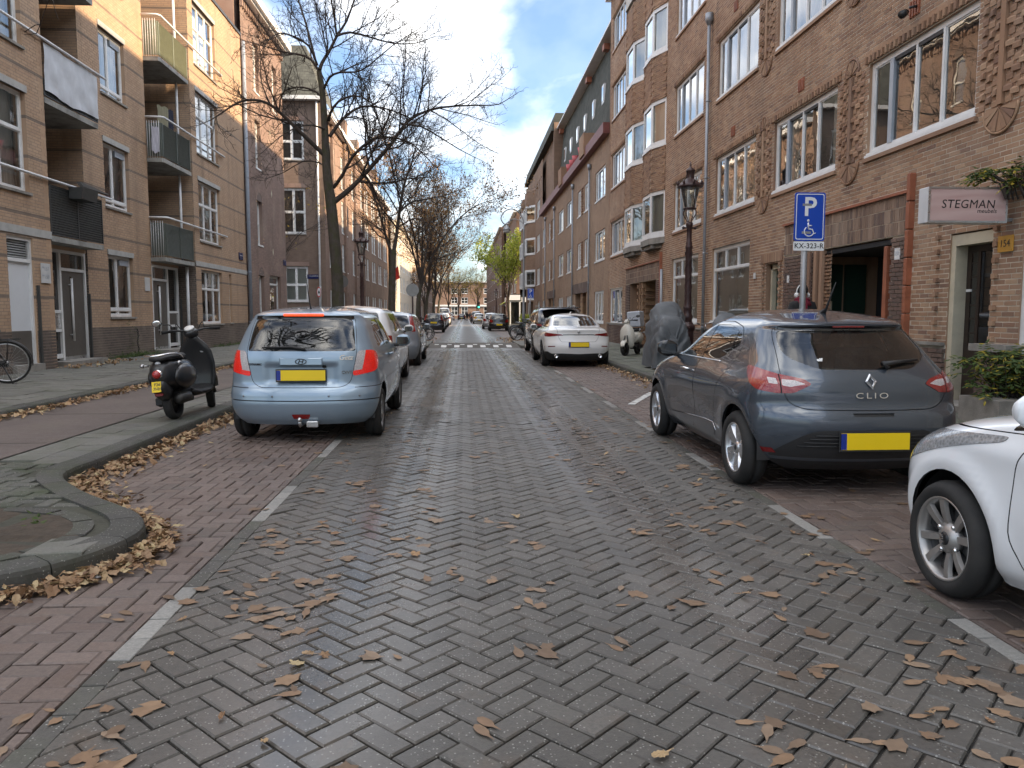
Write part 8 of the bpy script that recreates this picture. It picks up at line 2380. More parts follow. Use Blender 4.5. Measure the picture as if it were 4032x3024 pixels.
# ---------------------------------------------------------------- scooters
M_blackp = simple('satin_black_paint', (0.016, 0.017, 0.019), 0.33, coat=0.25, dirt=((0.06, 0.055, 0.05), 0.3))
def ring_se(y, z, w, h, n=18, e=2.6):
 out = []
 for a in np.linspace(0, 2*PI, n, endpoint=False):
  c, s_ = math.cos(a), math.sin(a)
  out.append(Vector((w*math.copysign(abs(c)**(2/e), c), y, z+h*math.copysign(abs(s_)**(2/e), s_))))
 return out
def scooter(label, loc, rz, pm, lean, group=None, steer=0.45, plate_txt=None, box=False):
 S = empty('motor_scooter', loc, 0, label, 'scooter', group); S.rotation_euler = (0, lean, rz)
 RY = Matrix.Rotation(PI/2, 3, 'Y'); r = 0.215
 fk = empty('steering', (0, 1.20, r), 0, parent=S); fk.rotation_euler = (0, 0, 0)
 tyre = [(r-0.075, -0.035), (r-0.06, -0.05), (r-0.015, -0.048), (r, -0.02), (r, 0.02), (r-0.015, 0.048), (r-0.06, 0.05), (r-0.075, 0.035)]
 for nm, y, par in (('rear_wheel', 0.0, S), ('front_wheel', 1.24, S)):
  w = MB().lathe(tyre, n=32, M=RY, cap=False).build(nm, M_rubber, par, loc=(0, y, r), rot=(0, 0, steer*0.6 if y else 0))
  MB().lathe([(r-0.07, -0.03), (r-0.08, 0.0), (r-0.07, 0.03)], n=24, M=RY, cap=False).lathe([(0.002, 0.02), (r-0.08, 0.012)], n=20, M=RY).lathe([(0.002, -0.02), (r-0.08, -0.012)], n=20, M=RY).build('rim', M_black, w)
 bpy.data.objects.remove(fk)
 MB().loft([ring_se(-0.33, 0.56, 0.05, 0.06), ring_se(-0.30, 0.56, 0.10, 0.13), ring_se(-0.18, 0.57, 0.155, 0.17), ring_se(0.0, 0.56, 0.19, 0.19), ring_se(0.2, 0.55, 0.20, 0.19), ring_se(0.36, 0.54, 0.175, 0.18), ring_se(0.46, 0.52, 0.12, 0.15)]).build('rear_body', pm, S)
 for s_ in (-1, 1):
  MB().ball((s_*0.15, 0.10, 0.52), (0.085, 0.30, 0.155), 18, 0, 10).build('side_cowl', pm, S)
 MB().loft([ring_se(-0.36, 0.42, 0.06, 0.05), ring_se(-0.30, 0.40, 0.085, 0.12), ring_se(-0.2, 0.38, 0.08, 0.14), ring_se(-0.1, 0.40, 0.06, 0.10)]).build('rear_mudguard', pm, S)
 MB().loft([ring_se(-0.30, 0.745, 0.06, 0.02), ring_se(-0.24, 0.755, 0.115, 0.04), ring_se(-0.05, 0.76, 0.145, 0.045), ring_se(0.15, 0.755, 0.145, 0.045), ring_se(0.30, 0.755, 0.11, 0.05), ring_se(0.40, 0.74, 0.05, 0.04)]).build('seat', simple('seat_vinyl', (0.02, 0.02, 0.02), 0.5, bump=0.2), S)
 MB().tube(smooth_path([(0.15, 0.12, 0.74), (0.165, -0.08, 0.79), (0.14, -0.27, 0.80), (0.05, -0.345, 0.79), (-0.05, -0.345, 0.79), (-0.14, -0.27, 0.80), (-0.165, -0.08, 0.79), (-0.15, 0.12, 0.74)], 4), 0.013, 8).build('grab_rail', M_chrome, S)
 MB().loft([ring_se(0.36, 0.30, 0.14, 0.05), ring_se(0.5, 0.27, 0.17, 0.045), ring_se(0.75, 0.27, 0.19, 0.045), ring_se(0.92, 0.30, 0.19, 0.06)]).build('floorboard', M_black, S)
 rings = []
 for z, y, w, d in ((0.22, 0.93, 0.15, 0.03), (0.30, 0.95, 0.20, 0.045), (0.45, 0.985, 0.225, 0.05), (0.62, 0.985, 0.235, 0.055), (0.78, 0.955, 0.22, 0.06), (0.88, 0.92, 0.16, 0.065), (0.95, 0.89, 0.09, 0.06), (1.0, 0.87, 0.065, 0.05)):
  rr = []
  for a in np.linspace(0, 2*PI, 20, endpoint=False):
   c, s_ = math.cos(a), math.sin(a); x = w*math.copysign(abs(c)**0.75, c)
   rr.append(Vector((x, y+d*s_-0.55*(x*x)/0.235*0.5, z)))
  rings.append(rr)
 MB().loft(rings).build('legshield', pm, S)
 MB().loft([ring_se(1.02, 0.30, 0.05, 0.05), ring_se(1.10, 0.40, 0.085, 0.05), ring_se(1.24, 0.445, 0.09, 0.035), ring_se(1.38, 0.40, 0.08, 0.04), ring_se(1.46, 0.30, 0.05, 0.03)]).build('front_mudguard', pm, S)
 fo = MB()
 for s_ in (-1, 1): fo.tube([(s_*0.07, 1.24, r), (s_*0.065, 1.10, 0.45), (s_*0.03, 1.02, 0.62)], 0.022, 8)
 fo.build('fork', M_black, S)
 H = MB().ball((0, 0.86, 1.03), (0.10, 0.10, 0.075), 16); hs_ = H.build('handlebar_cowl', pm, S)
 c, s_ = math.cos(steer), math.sin(steer)
 def hp(x, y, z): return (c*x-s_*y, 0.86+s_*x+c*y, z)
 MB().tube([hp(-0.34, -0.06, 1.07), hp(-0.18, -0.02, 1.08), hp(0, 0.02, 1.05), hp(0.18, -0.02, 1.08), hp(0.34, -0.06, 1.07)], 0.014, 8).build('handlebar', M_black, S)
 for q in (-1, 1):
  MB().tube([hp(q*0.36, -0.065, 1.07), hp(q*0.23, -0.035, 1.078)], 0.02, 10).build('grip', M_rubber, S)
  MB().tube([hp(q*0.36, -0.01, 1.05), hp(q*0.19, 0.03, 1.07)], 0.007, 6).build('brake_lever', M_black, S)
  MB().tube(smooth_path([hp(q*0.17, 0.0, 1.09), hp(q*0.16, 0.06, 1.17), hp(q*0.06, 0.09, 1.0)], 4), 0.006, 5).build('cable', M_black, S)
 MB().lathe([(0.065, 0.0), (0.065, 0.02), (0.055, 0.026), (0.002, 0.028)], n=20, c=(0, 0.82, 1.085), M=Matrix.Rotation(0.5, 3, 'X')).build('speedometer', simple('dial', (0.6, 0.6, 0.58), 0.2), S)
 MB().tube(smooth_path([hp(-0.20, 0.0, 1.09), hp(-0.25, 0.0, 1.16), hp(-0.33, -0.02, 1.17)], 4), 0.008, 6).build('mirror_stem', M_black, S)
 mm = MB().ball((0, 0, 0), (0.062, 0.014, 0.048), 18, 0, 10); o = mm.build('mirror', M_black, S, loc=hp(-0.40, -0.03, 1.19), rot=(0.25, 0, 0.2))
 MB().ball((0, -0.006, 0), (0.056, 0.0115, 0.042), 18, 0, 10).build('mirror_glass', M_chrome, o)
 MB().ball((0.0, -0.315, 0.575), (0.062, 0.035, 0.058), 16).build('light_bezel', M_chrome, S)
 MB().ball((-0.008, -0.335, 0.572), (0.052, 0.035, 0.05), 16).build('taillight', lamp_mat('scooter_red', (0.45, 0.02, 0.02)) if 'scooter_red' not in MT else MT['scooter_red'], S)
 for q, y in ((-1, -0.27), (1, -0.12)): MB().ball((q*0.185, y, 0.685), (0.025, 0.03, 0.025), 10).tube([(q*0.12, y+0.03, 0.68), (q*0.185, y, 0.685)], 0.01, 6).build('indicator', M_steel, S)
 MB().lathe([(0.036, 0), (0.03, 0.01), (0.002, 0.012)], n=16, M=RX, c=(0, -0.275, 0.69)).build('badge', M_signwhite, S)
 p = MB().cbox((0, 0, 0), (0.105, 0.012, 0.125)); pl_ = p.build('number_plate', M_plate, S, loc=(-0.01, -0.375, 0.43), rot=(-0.2, 0, 0))
 if plate_txt:
  for i, tx in enumerate(plate_txt): text('lettering', tx, 0.05, M_black, pl_, face_M((0.012, -0.0065, 0.026-0.052*i), (0, -1, 0)), 0.0005, bold=0.001)
 MB().cbox((0, -0.355, 0.335), (0.09, 0.02, 0.035), ch=0.006).build('reflector', ML_redk, S)
 MB().tube([(0.13, -0.16, 0.25), (0.13, -0.12, 0.25), (0.13, 0.14, 0.26), (0.13, 0.2, 0.26)], [0.035, 0.065, 0.065, 0.04], 14).tube([(0.13, 0.2, 0.26), (0.08, 0.4, 0.2)], 0.02, 8).build('exhaust', simple('exhaust_steel', (0.05, 0.048, 0.045), 0.5, 0.6), S)
 MB().cbox((0.0, 0.2, 0.27), (0.2, 0.42, 0.18), ch=0.03).cbox((-0.1, 0.05, 0.24), (0.08, 0.42, 0.13), ch=0.03).build('engine', M_black, S)
 MB().tube([(-0.06, 0.42, 0.22), (-0.2, 0.36, 0.0)], 0.011, 6).build('side_stand', M_black, S)
 MB().lathe([(0.034, 0), (0.034, 0.008), (0.002, 0.01)], n=14, M=RX, c=(0.10, 0.895, 0.80)).build('key_plate', M_signwhite, S)
 if box:
  MB().cbox((0, -0.05, 1.12), (0.42, 0.45, 0.5), ch=0.03).build('delivery_box', simple('box_grey', (0.42, 0.45, 0.5), 0.5), S)
  MB().cbox((0, -0.05, 0.82), (0.3, 0.4, 0.04)).build('box_rack', M_black, S)
 return S
scooter('black retro motor scooter with yellow plate standing on the raised kerb strip', (-3.52, 9.60, 0.122), rad(-2), M_blackp, -0.10, 'scooters', 0.5, ('F26', '7HH'))
scooter('cream moped with a grey delivery box by the brick entrance', (5.55, 24.6, 0.115), rad(150), simple('cream_paint', (0.55, 0.53, 0.47), 0.3, coat=0.4), 0.08, 'scooters', -0.3, None, True)
# covered scooter: a draped cover
cv = empty('covered_scooter', (4.78, 17.9, 0.115), rad(-6), 'scooter under a dark grey weather cover beside the lantern', 'scooter')
rings = []
prof = [(-0.62, 0.12, 0.80), (-0.60, 0.30, 1.12), (-0.45, 0.34, 1.24), (-0.20, 0.33, 1.22), (0.05, 0.33, 1.27), (0.20, 0.38, 1.46), (0.42, 0.42, 1.58), (0.62, 0.36, 1.50), (0.80, 0.28, 1.15), (0.95, 0.16, 0.85)]
PP = smooth_path(prof, 4)
for k, (y, w, h) in enumerate(PP):
 rr = []; n = 36
 for i in range(n):
  a = PI*i/(n-1); c_, s_ = math.cos(a), math.sin(a)
  t = abs(c_)
  x = -w*math.copysign(t**0.6, c_)*(1+0.25*(1-s_)); z = 0.06+(h-0.06)*(s_**0.5)
  f = (0.075*math.sin(i*1.35+k*0.35)+0.05*math.sin(i*2.9-k*0.8)+0.03*math.sin(k*1.1+i*0.3))*(1-s_**4)
  rr.append(Vector((x*(1+f), y+0.6*f, z+0.02*math.sin(k*0.9+i*0.5))))
 rings.append(rr)
M_cover = simple('cover_fabric', (0.10, 0.11, 0.12), 0.6, var=0.2, bump=0.35, bs=14)
mcv = MB(); mcv.loft(rings, 0, True, False, False)
mcv.add(rings[0], [tuple(range(36))]); mcv.add(rings[-1], [tuple(range(35, -1, -1))])
mcv.build('cover', M_cover, cv)
for y in (-0.42, 0.62): MB().lathe([(0.13, -0.05), (0.2, -0.05), (0.215, 0), (0.2, 0.05), (0.13, 0.05)], n=24, M=Matrix.Rotation(PI/2, 3, 'Y'), c=(0, y, 0.215)).build('wheel', M_rubber, cv)
for y in (-0.3, 0.3):
 MB().tube([(0.34*math.cos(t), y+0.02*math.sin(3*t), 0.5+0.03*math.sin(2*t)) for t in np.linspace(0, 0.01, 2)], 0.008, 5)
cv2 = MB(); rings2 = []
for k, (y, w, h) in enumerate(smooth_path([(-0.5, 0.1, 0.7), (-0.4, 0.25, 0.95), (0.0, 0.3, 1.0), (0.35, 0.34, 1.22), (0.55, 0.30, 1.28), (0.75, 0.16, 0.9)], 4)):
 rr = []
 for i in range(28):
  a = PI*i/27; c_, s_ = math.cos(a), math.sin(a); f = 0.05*math.sin(i*1.7+k*0.5)*(1-s_**3)
  rr.append(Vector((-w*math.copysign(abs(c_)**0.6, c_)*(1+f+0.2*(1-s_)), y, 0.05+(h-0.05)*s_**0.5)))
 rings2.append(rr)
cv2.loft(rings2, 0, True, False, False); cv2.add(rings2[0], [tuple(range(28))]); cv2.add(rings2[-1], [tuple(range(27, -1, -1))])
cs = empty('covered_scooter', (5.35, 15.3, 0.115), rad(-8), 'second scooter under a dark cover showing over the grey car roof', 'scooter')
cv2.build('cover', M_cover, cs)
for y in (-0.3, 0.45): MB().lathe([(0.13, -0.05), (0.2, -0.05), (0.215, 0), (0.2, 0.05), (0.13, 0.05)], n=24, M=Matrix.Rotation(PI/2, 3, 'Y'), c=(0, y, 0.215)).build('wheel', M_rubber, cs)
# ---------------------------------------------------------------- people
M_coat = simple('black_coat', (0.014, 0.014, 0.016), 0.85, var=0.2); M_trous = simple('dark_trousers', (0.02, 0.022, 0.03), 0.9); M_skin = simple('skin', (0.42, 0.25, 0.18), 0.55); M_scarf = simple('burgundy_knit', (0.16, 0.012, 0.03), 0.95, bump=0.5, bs=120)
def person_mesh(stride=0.12, armf=0.05):
 J = dict(pel=(0, 0, 0.96), sp=(0, 0.0, 1.12), ch=(0, -0.01, 1.33), nk=(0, -0.005, 1.50), hd=(0, 0.02, 1.60), tp=(0, 0.02, 1.72))
 E = [('pel', 'sp'), ('sp', 'ch'), ('ch', 'nk'), ('nk', 'hd'), ('hd', 'tp')]
 Rr = dict(pel=(0.17, 0.13), sp=(0.165, 0.125), ch=(0.19, 0.135), nk=(0.062, 0.062), hd=(0.082, 0.098), tp=(0.06, 0.07))
 for s_, k in ((-1, 'l'), (1, 'r')):
  f = s_*stride
  J.update({k+'hip': (s_*0.10, 0, 0.88), k+'kn': (s_*0.105, f*0.6+0.02, 0.49), k+'an': (s_*0.11, f-0.02, 0.09), k+'to': (s_*0.12, f+0.13, 0.045),
     k+'sh': (s_*0.19, -0.01, 1.42), k+'el': (s_*0.265, -0.02-f*armf*4, 1.14), k+'wr': (s_*0.27, 0.07-f*armf*6, 0.91), k+'ha': (s_*0.265, 0.09-f*armf*6, 0.83)})
  E += [('pel', k+'hip'), (k+'hip', k+'kn'), (k+'kn', k+'an'), (k+'an', k+'to'), ('ch', k+'sh'), (k+'sh', k+'el'), (k+'el', k+'wr'), (k+'wr', k+'ha')]
  Rr.update({k+'hip': (0.105, 0.11), k+'kn': (0.072, 0.075), k+'an': (0.055, 0.055), k+'to': (0.045, 0.04), k+'sh': (0.085, 0.09), k+'el': (0.065, 0.065), k+'wr': (0.05, 0.05), k+'ha': (0.035, 0.045)})
  for i, (dx_, L) in enumerate(((-0.028, 0.07), (-0.010, 0.085), (0.010, 0.08), (0.028, 0.065))):
   n1, n2 = k+'f%d' % i, k+'g%d' % i
   b = J[k+'ha']; J[n1] = (b[0], b[1]+dx_, b[2]-0.05); J[n2] = (b[0]-s_*0.02, b[1]+dx_*1.1+0.01, b[2]-0.05-L)
   E += [(k+'ha', n1), (n1, n2)]; Rr[n1] = (0.010, 0.010); Rr[n2] = (0.008, 0.008)
  b = J[k+'wr']; J[k+'t0'] = (b[0]-s_*0.005, b[1]+0.045, b[2]-0.05); J[k+'t1'] = (b[0]-s_*0.015, b[1]+0.06, b[2]-0.105)
  E += [(k+'wr', k+'t0'), (k+'t0', k+'t1')]; Rr[k+'t0'] = (0.012, 0.012); Rr[k+'t1'] = (0.009, 0.009)
 names = list(J); ix = {n: i for i, n in enumerate(names)}
 me = bpy.data.meshes.new('sk'); me.from_pydata([J[n] for n in names], [(ix[a], ix[b]) for a, b in E], [])
 o = bpy.data.objects.new('sk', me); col.objects.link(o)
 o.modifiers.new('s', 'SKIN'); sv_ = me.skin_vertices[0].data
 for n in names: sv_[ix[n]].radius = Rr[n]
 sv_[ix['pel']].use_root = True
 ss_ = o.modifiers.new('u', 'SUBSURF'); ss_.levels = 2; ss_.render_levels = 2
 out = bpy.data.meshes.new_from_object(o.evaluated_get(bpy.context.evaluated_depsgraph_get()))
 bpy.data.objects.remove(o)
 out.materials.clear()
 for m in (M_coat, M_trous, M_skin, M_black): out.materials.append(m)
 for p in out.polygons:
  c = p.center; p.use_smooth = True
  p.material_index = 2 if c.z > 1.52 or (c.z < 0.89 and abs(c.x) > 0.20) else (0 if c.z > 0.80 else (3 if c.z < 0.10 else 1))
 return out
pme = person_mesh()
def person(label, loc, rz, scarf=False, phones=False, cap=(0.012, 0.012, 0.014), s=1.0):
 P = empty('person', loc, rz, label, 'person', 'people on the street'); P.scale = (s, s, s)
 link('body', pme, None, P)
 k = MB(); rings = []
 for z, r_ in ((1.625, 0.098), (1.66, 0.100), (1.71, 0.092), (1.75, 0.066), (1.772, 0.025)):
  rings.append([Vector((r_*0.92*math.cos(a), 0.012+r_*1.08*math.sin(a), z+0.02*(math.sin(a) < -0.2))) for a in np.linspace(0, 2*PI, 18, endpoint=False)])
 k.loft(rings).build('cap', simple('cap_wool' + str(cap), cap, 0.95), P)
 MB().loft([[Vector((w*math.cos(a), 0.0+d*math.sin(a), z)) for a in np.linspace(0, 2*PI, 20, endpoint=False)] for z, w, d in ((0.72, 0.235, 0.17), (0.95, 0.21, 0.155), (1.15, 0.195, 0.145), (1.32, 0.215, 0.15), (1.43, 0.18, 0.125), (1.50, 0.08, 0.08))], cap=False).build('coat', M_coat, P)
 fc = MB().ball((0, 0.118, 1.60), (0.014, 0.022, 0.022)); fc.build('nose', M_skin, P)
 ey = MB()
 for x in (-0.033, 0.033): ey.ball((x, 0.103, 1.635), (0.012, 0.008, 0.007))
 ey.build('eyes', M_black, P); MB().ball((0, 0.108, 1.555), (0.024, 0.006, 0.006)).build('mouth', simple('lips', (0.3, 0.1, 0.09), 0.6), P)
 for x in (-1, 1): MB().ball((x*0.088, 0.015, 1.61), (0.012, 0.022, 0.033)).build('ear', M_skin, P)
 if scarf:
  m = MB()
  for kz, rr_ in ((1.49, 0.105), (1.53, 0.10), (1.46, 0.12)): m.tube([(rr_*math.cos(a), rr_*0.95*math.sin(a), kz+0.015*math.sin(2*a)) for a in np.linspace(0, 2*PI, 24, endpoint=False)], 0.035, 8, closed=True)
  m.loft([[Vector((x, y, z)) for x, y in ((-0.13, -0.13), (-0.02, -0.155), (-0.02, -0.175), (-0.14, -0.15))] for z in (1.50, 1.40, 1.25, 1.05)], smooth=False)
  m.build('scarf', M_scarf, P)
 if phones:
  m = MB().tube([(0.112*math.cos(a), 0.01, 1.62+0.165*math.sin(a)) for a in np.linspace(0.0, PI, 16)], 0.010, 8)
  for x in (-1, 1): m.lathe([(0.012, -0.02), (0.045, -0.018), (0.048, 0.0), (0.04, 0.016), (0.002, 0.02)], n=16, M=Matrix.Rotation(PI/2*x, 3, 'Y'), c=(x*0.112, 0.01, 1.60))
  m.build('headphones', simple('white_plastic', (0.68, 0.68, 0.67), 0.35), P)
 return P
person('person in a black coat and burgundy scarf and white headphones behind the sign pole', (5.73, 12.9, 0.115), rad(12), True, True)
person('person in dark clothes and cap standing in the second brick entrance', (6.95, 45.9, 0.115), rad(90))
for i, (x, y, lb) in enumerate(((0.55, 150, 'dark clothed pedestrian in the middle of the far crossing'), (1.15, 151, 'second dark clothed pedestrian beside the one on the far crossing'), (-4.6, 120, 'distant pedestrian on the left pavement'))):
 person(lb, (x, y, 0), rad(20*i))
# ---------------------------------------------------------------- far street clutter
tl_ = empty('traffic_light', (2.6, 140, 0.0), 0, 'traffic light showing green at the far crossing', 'traffic light')
MB().tube([(0, 0, 0), (0, 0, 2.4)], 0.06, 8).build('pole', M_black, tl_); MB().cbox((0, 0, 3.0), (0.42, 0.3, 1.25), ch=0.04).build('housing', M_black, tl_)
for i, (zz, c, e) in enumerate(((3.4, (0.08, 0.01, 0.01), 0), (3.0, (0.08, 0.05, 0.01), 0), (2.62, (0.05, 0.9, 0.5), 1.2))):
 MB().lathe([(0.14, 0), (0.12, 0.03), (0.002, 0.04)], n=14, M=RX, c=(0, -0.15, zz)).build('lamp_lens', simple('tl_lens%d' % i, c, 0.3, em=e), tl_)
aw = empty('shop_awning', (6.7, 103.0, 0), 0, 'lime green awning over a shop at the far right corner', 'awning')
MB().prism([(-1.9, -2.5, 2.6), (-1.9, 2.5, 2.6), (0, 2.5, 3.7), (0, -2.5, 3.7)], (0, 0, 0.06)).build('canvas', simple('lime_canvas', (0.38, 0.40, 0.05), 0.8), aw)
for y in (-2.4, 2.4): MB().tube([(-1.85, y, 2.6), (0, y, 2.4)], 0.025, 6).build('arm', M_steel, aw)
fs_ = empty('shop_fascia', (5.6, 98.0, 0), 0, 'white shop front box with a dark framed sign at the far right corner', 'shop front')
MB().box(-0.3, 3.5, 0, 4.0, 2.9, 3.5).build('fascia', M_white, fs_); MB().box(-0.2, 3.4, 0.1, 3.9, 0, 2.9).build('glazed_front', MT['door_glass'], fs_); MB().box(-0.25, 1.6, -0.12, -0.02, 3.0, 3.9).build('sign_board', M_black, fs_); MB().box(-0.1, 1.45, -0.14, -0.121, 3.12, 3.78).build('sign_face', M_signwhite, fs_)
for x in (0.2, 1.4, 2.6): MB().box(x-0.08, x+0.08, -0.03, 0.09, 0, 3.6).build('post', M_white, fs_)
hd = empty('hedge', (4.9, 60.0, 0.1), 0, 'low green hedge in a dark planter by the right hand bicycles', 'hedge')
MB().box(-0.5, 0.5, -1.5, 1.5, 0, 0.6).build('trough', M_black, hd)
tag(link('foliage', leaves_mesh(NP.uniform((-0.55, -1.6, 0.5), (0.55, 1.6, 1.25), (900, 3)), 0.09, NP), M_leaf_gr, hd), kind='stuff')
bn = empty('red_banner', (-8.2, 84.0, 0), 0, 'red pennant hanging from a pole on the far left facade', 'banner')
MB().tube([(-0.4, 0, 5.2), (1.3, 0, 6.6)], 0.03, 6).build('pole', M_steel, bn); MB().add([(0.2, 0, 5.75), (1.2, 0, 6.5), (1.35, 0.1, 5.2), (0.5, -0.1, 4.8)], [(0, 1, 2, 3)]).build('cloth', simple('red_cloth', (0.5, 0.03, 0.02), 0.8), bn)
# ---------------------------------------------------------------- plants at the shop door
def compound(rnd, base, d, L, nl, ls, V, F):
 d = np.array(d, float); d /= np.linalg.norm(d); p = np.array(base, float)
 side = np.cross(d, (0, 0, 1)); side /= np.linalg.norm(side)+1e-9
 for i in range(nl):
  t = 0.25+0.75*i/max(nl-1, 1); c = p+d*L*t; c[2] -= 0.35*L*t*t
  for s_ in ((-1, 1) if i < nl-1 else (0,)):
   a = side*s_*0.85+d*0.55+rnd.normal(0, 0.12, 3); a[2] -= 0.35; a /= np.linalg.norm(a)
   w = np.cross(a, (0, 0, 1)+rnd.normal(0, 0.2, 3)); w /= np.linalg.norm(w)+1e-9
   l = ls*rnd.uniform(0.75, 1.2); k = len(V)
   up = np.cross(w, a)*0.06*l
   V += [c, c+a*l*0.35+w*l*0.20-up, c+a*l*0.75+w*l*0.13-up, c+a*l, c+a*l*0.75-w*l*0.13-up, c+a*l*0.35-w*l*0.20-up, c+a*l*0.5+up]
   F += [(k, k+1, k+6, k+5), (k+1, k+2, k+3, k+6), (k+6, k+3, k+4, k+5)]
def shrub(name, label, cat, loc, n, spread, height, ls, seed, lean=(0, 0), z0=0.0, mat=None):
 rnd = np.random.default_rng(seed); S = empty(name, loc, 0, label, cat); st = Tubes(); V = []; F = []
 for i in range(n):
  a = rnd.uniform(0, 2*PI); rr = spread*math.sqrt(rnd.uniform(0.02, 1)); h = height*rnd.uniform(0.45, 1.0)
  tip = np.array((rr*math.cos(a)+lean[0]*h, rr*math.sin(a)+lean[1]*h, z0+h))
  P = np.array([(0.12*math.cos(a), 0.12*math.sin(a), z0), (tip[0]*0.4, tip[1]*0.4, z0+h*0.6), tip*0.85+np.array((0, 0, 0.1*h)), tip])
  st.add(P, [0.012, 0.008, 0.005, 0.003], 5)
  for j in range(5): compound(rnd, P[2]*(1-j/5)+P[3]*(j/5)+rnd.normal(0, 0.03, 3), (rnd.normal(), rnd.normal(), rnd.uniform(-0.2, 0.5)), rnd.uniform(0.14, 0.26), rnd.integers(3, 6), ls, V, F)
 link('stems', st.mesh('stems'), M_twig, S)
 me = bpy.data.meshes.new('foliage'); me.from_pydata([tuple(v) for v in V], [], F); me.update()
 tag(link('foliage', me, mat or M_leaf_dk, S), kind='stuff')
 return S
shrub('climber', 'green climber with compound leaves growing in front of the brick pier by the door', 'shrub', (6.40, 8.72, 0.12), 46, 0.42, 0.85, 0.085, 3, lean=(-0.1, 0.05))
shrub('climber', 'green climber spray hanging above the projecting shop sign', 'climber', (6.62, 9.05, 2.78), 16, 0.34, 0.42, 0.08, 4, lean=(-0.2, 0.5))
tag(MB().box(6.0, 6.75, 8.3, 9.02, 0.11, 0.42).build('stone_planter', M_stone), 'low stone planter under the green climber by the brown door', 'planter')
# weeds at the foot of the left wall
V = []; F = []; rnd = np.random.default_rng(8)
for i in range(90):
 y = rnd.choice([rnd.uniform(21.0, 24.2), rnd.uniform(28, 32.5), rnd.uniform(21.5, 23.0)]); x = -9.35 if y < 24.3 else -8.93
 for j in range(4):
  compound(rnd, (x+rnd.uniform(0, 0.18), y+rnd.normal(0, 0.05), 0.21), (rnd.normal(), rnd.normal(), 1.2), rnd.uniform(0.06, 0.24), 3, 0.06, V, F)
for i in range(26):
 compound(rnd, (-9.40+rnd.uniform(0, 0.1), 22.4+rnd.normal(0, 0.18), 0.25+i*0.035), (rnd.normal(), rnd.normal(), 0.8), 0.12, 3, 0.05, V, F)
for x, y in ((-2.62, 4.85), (-2.7, 5.0)):
 for j in range(5): compound(rnd, (x, y, 0.10), (rnd.normal(), rnd.normal(), 1.2), 0.08, 2, 0.05, V, F)
me = bpy.data.meshes.new('weeds'); me.from_pydata([tuple(v) for v in V], [], F)
tag(link('weeds', me, leafmat('weed_leaf', [(0.06, 0.10, 0.025), (0.09, 0.13, 0.03), (0.05, 0.08, 0.02)])), 'green weeds growing along the foot of the yellow brick wall', 'weeds', kind='stuff')
ch = MB()
for i in range(14):
 z = 0.30+i*0.05; a = (i % 2)*PI/2
 ch.tube([(-9.38+0.02*math.cos(t)*math.cos(a), 22.95+0.02*math.cos(t)*math.sin(a)+0.03*math.sin(i*0.8), z+0.034*math.sin(t)) for t in np.linspace(0, 2*PI, 10, endpoint=False)], 0.008, 5, closed=True)
tag(ch.build('bicycle_chain_lock', M_black), 'dark chain lock hanging on the yellow brick wall above the weeds', 'chain')
# ---------------------------------------------------------------- fallen leaves
LC = [(0.27, 0.16, 0.09), (0.40, 0.25, 0.13), (0.13, 0.075, 0.045), (0.48, 0.34, 0.19), (0.20, 0.11, 0.06), (0.33, 0.22, 0.13), (0.46, 0.36, 0.20)]
M_litter = leafmat('dry_leaf', LC, 0.12)
M_crush = leafmat('crushed_leaf', [(0.20, 0.125, 0.075), (0.27, 0.175, 0.105), (0.13, 0.085, 0.055), (0.24, 0.17, 0.115)], 0.0)
def leaf_mesh(seed, n=11):
 r = random.Random(seed); vs = [(0, 0, 0.010)]; fs = []; lobed = seed % 3 == 0; el = r.uniform(0.55, 0.8); ph = r.uniform(-0.2, 0.2)
 for i in range(n):
  a = -PI/2+0.35+(2*PI-0.7)*i/(n-1)
  q = 0.052*(0.82+0.20*math.cos(5*(a-PI/2))+0.06*math.cos(11*a+seed) if lobed else 0.62+0.42*max(0, math.sin(a))**2+0.03*math.cos(9*a+seed))*r.uniform(0.93, 1.07)
  x, y = q*math.cos(a)*(0.95 if lobed else el), q*math.sin(a)
  vs.append((x, y, 0.003+0.55*abs(x)*(0.35+ph)+0.10*max(0, y)+r.uniform(-0.002, 0.005)))
 vs.append((0.002, -0.07, 0.006)); vs.append((-0.002, -0.07, 0.004))
 for i in range(n-1): fs.append((0, i+1, i+2))
 fs.append((0, n, n+1, n+2, 1))
 return np.array(vs), fs
LM = [leaf_mesh(i) for i in range(6)]
lme = []
for v, f in [leaf_mesh(i, 31) for i in range(9)]:
 m = bpy.data.meshes.new('fallen_leaf'); m.from_pydata([tuple(p) for p in v], [], f); m.materials.append(M_litter); lme.append(m)
rl_ = random.Random(4)
spots = []
while len(spots) < 110:
 y = 2.2+17*rl_.random()**1.7
 q = rl_.random()
 x = rl_.gauss(2.0, 0.45) if q < 0.45 else (rl_.gauss(-1.25, 0.45) if q < 0.72 else rl_.uniform(-3.0, 3.4))
 if x < kerb_x(y)+0.1 or x > 3.8: continue
 spots.append((x, y))
for x, y in spots:
 s_ = 0.45+0.5*rl_.random()**1.6
 o = link('fallen_leaf', rl_.choice(lme), None, None, loc=(x, y, 0.004), rot=(rl_.gauss(0, 0.12), rl_.gauss(0, 0.12), rl_.uniform(0, 6.3)), scale=(s_, s_*rl_.uniform(0.75, 1.1), rl_.uniform(0.5, 1.2)))
 tag(o, 'single dry brown leaf lying loose on the street paving', 'leaf', 'loose leaves on the paving')
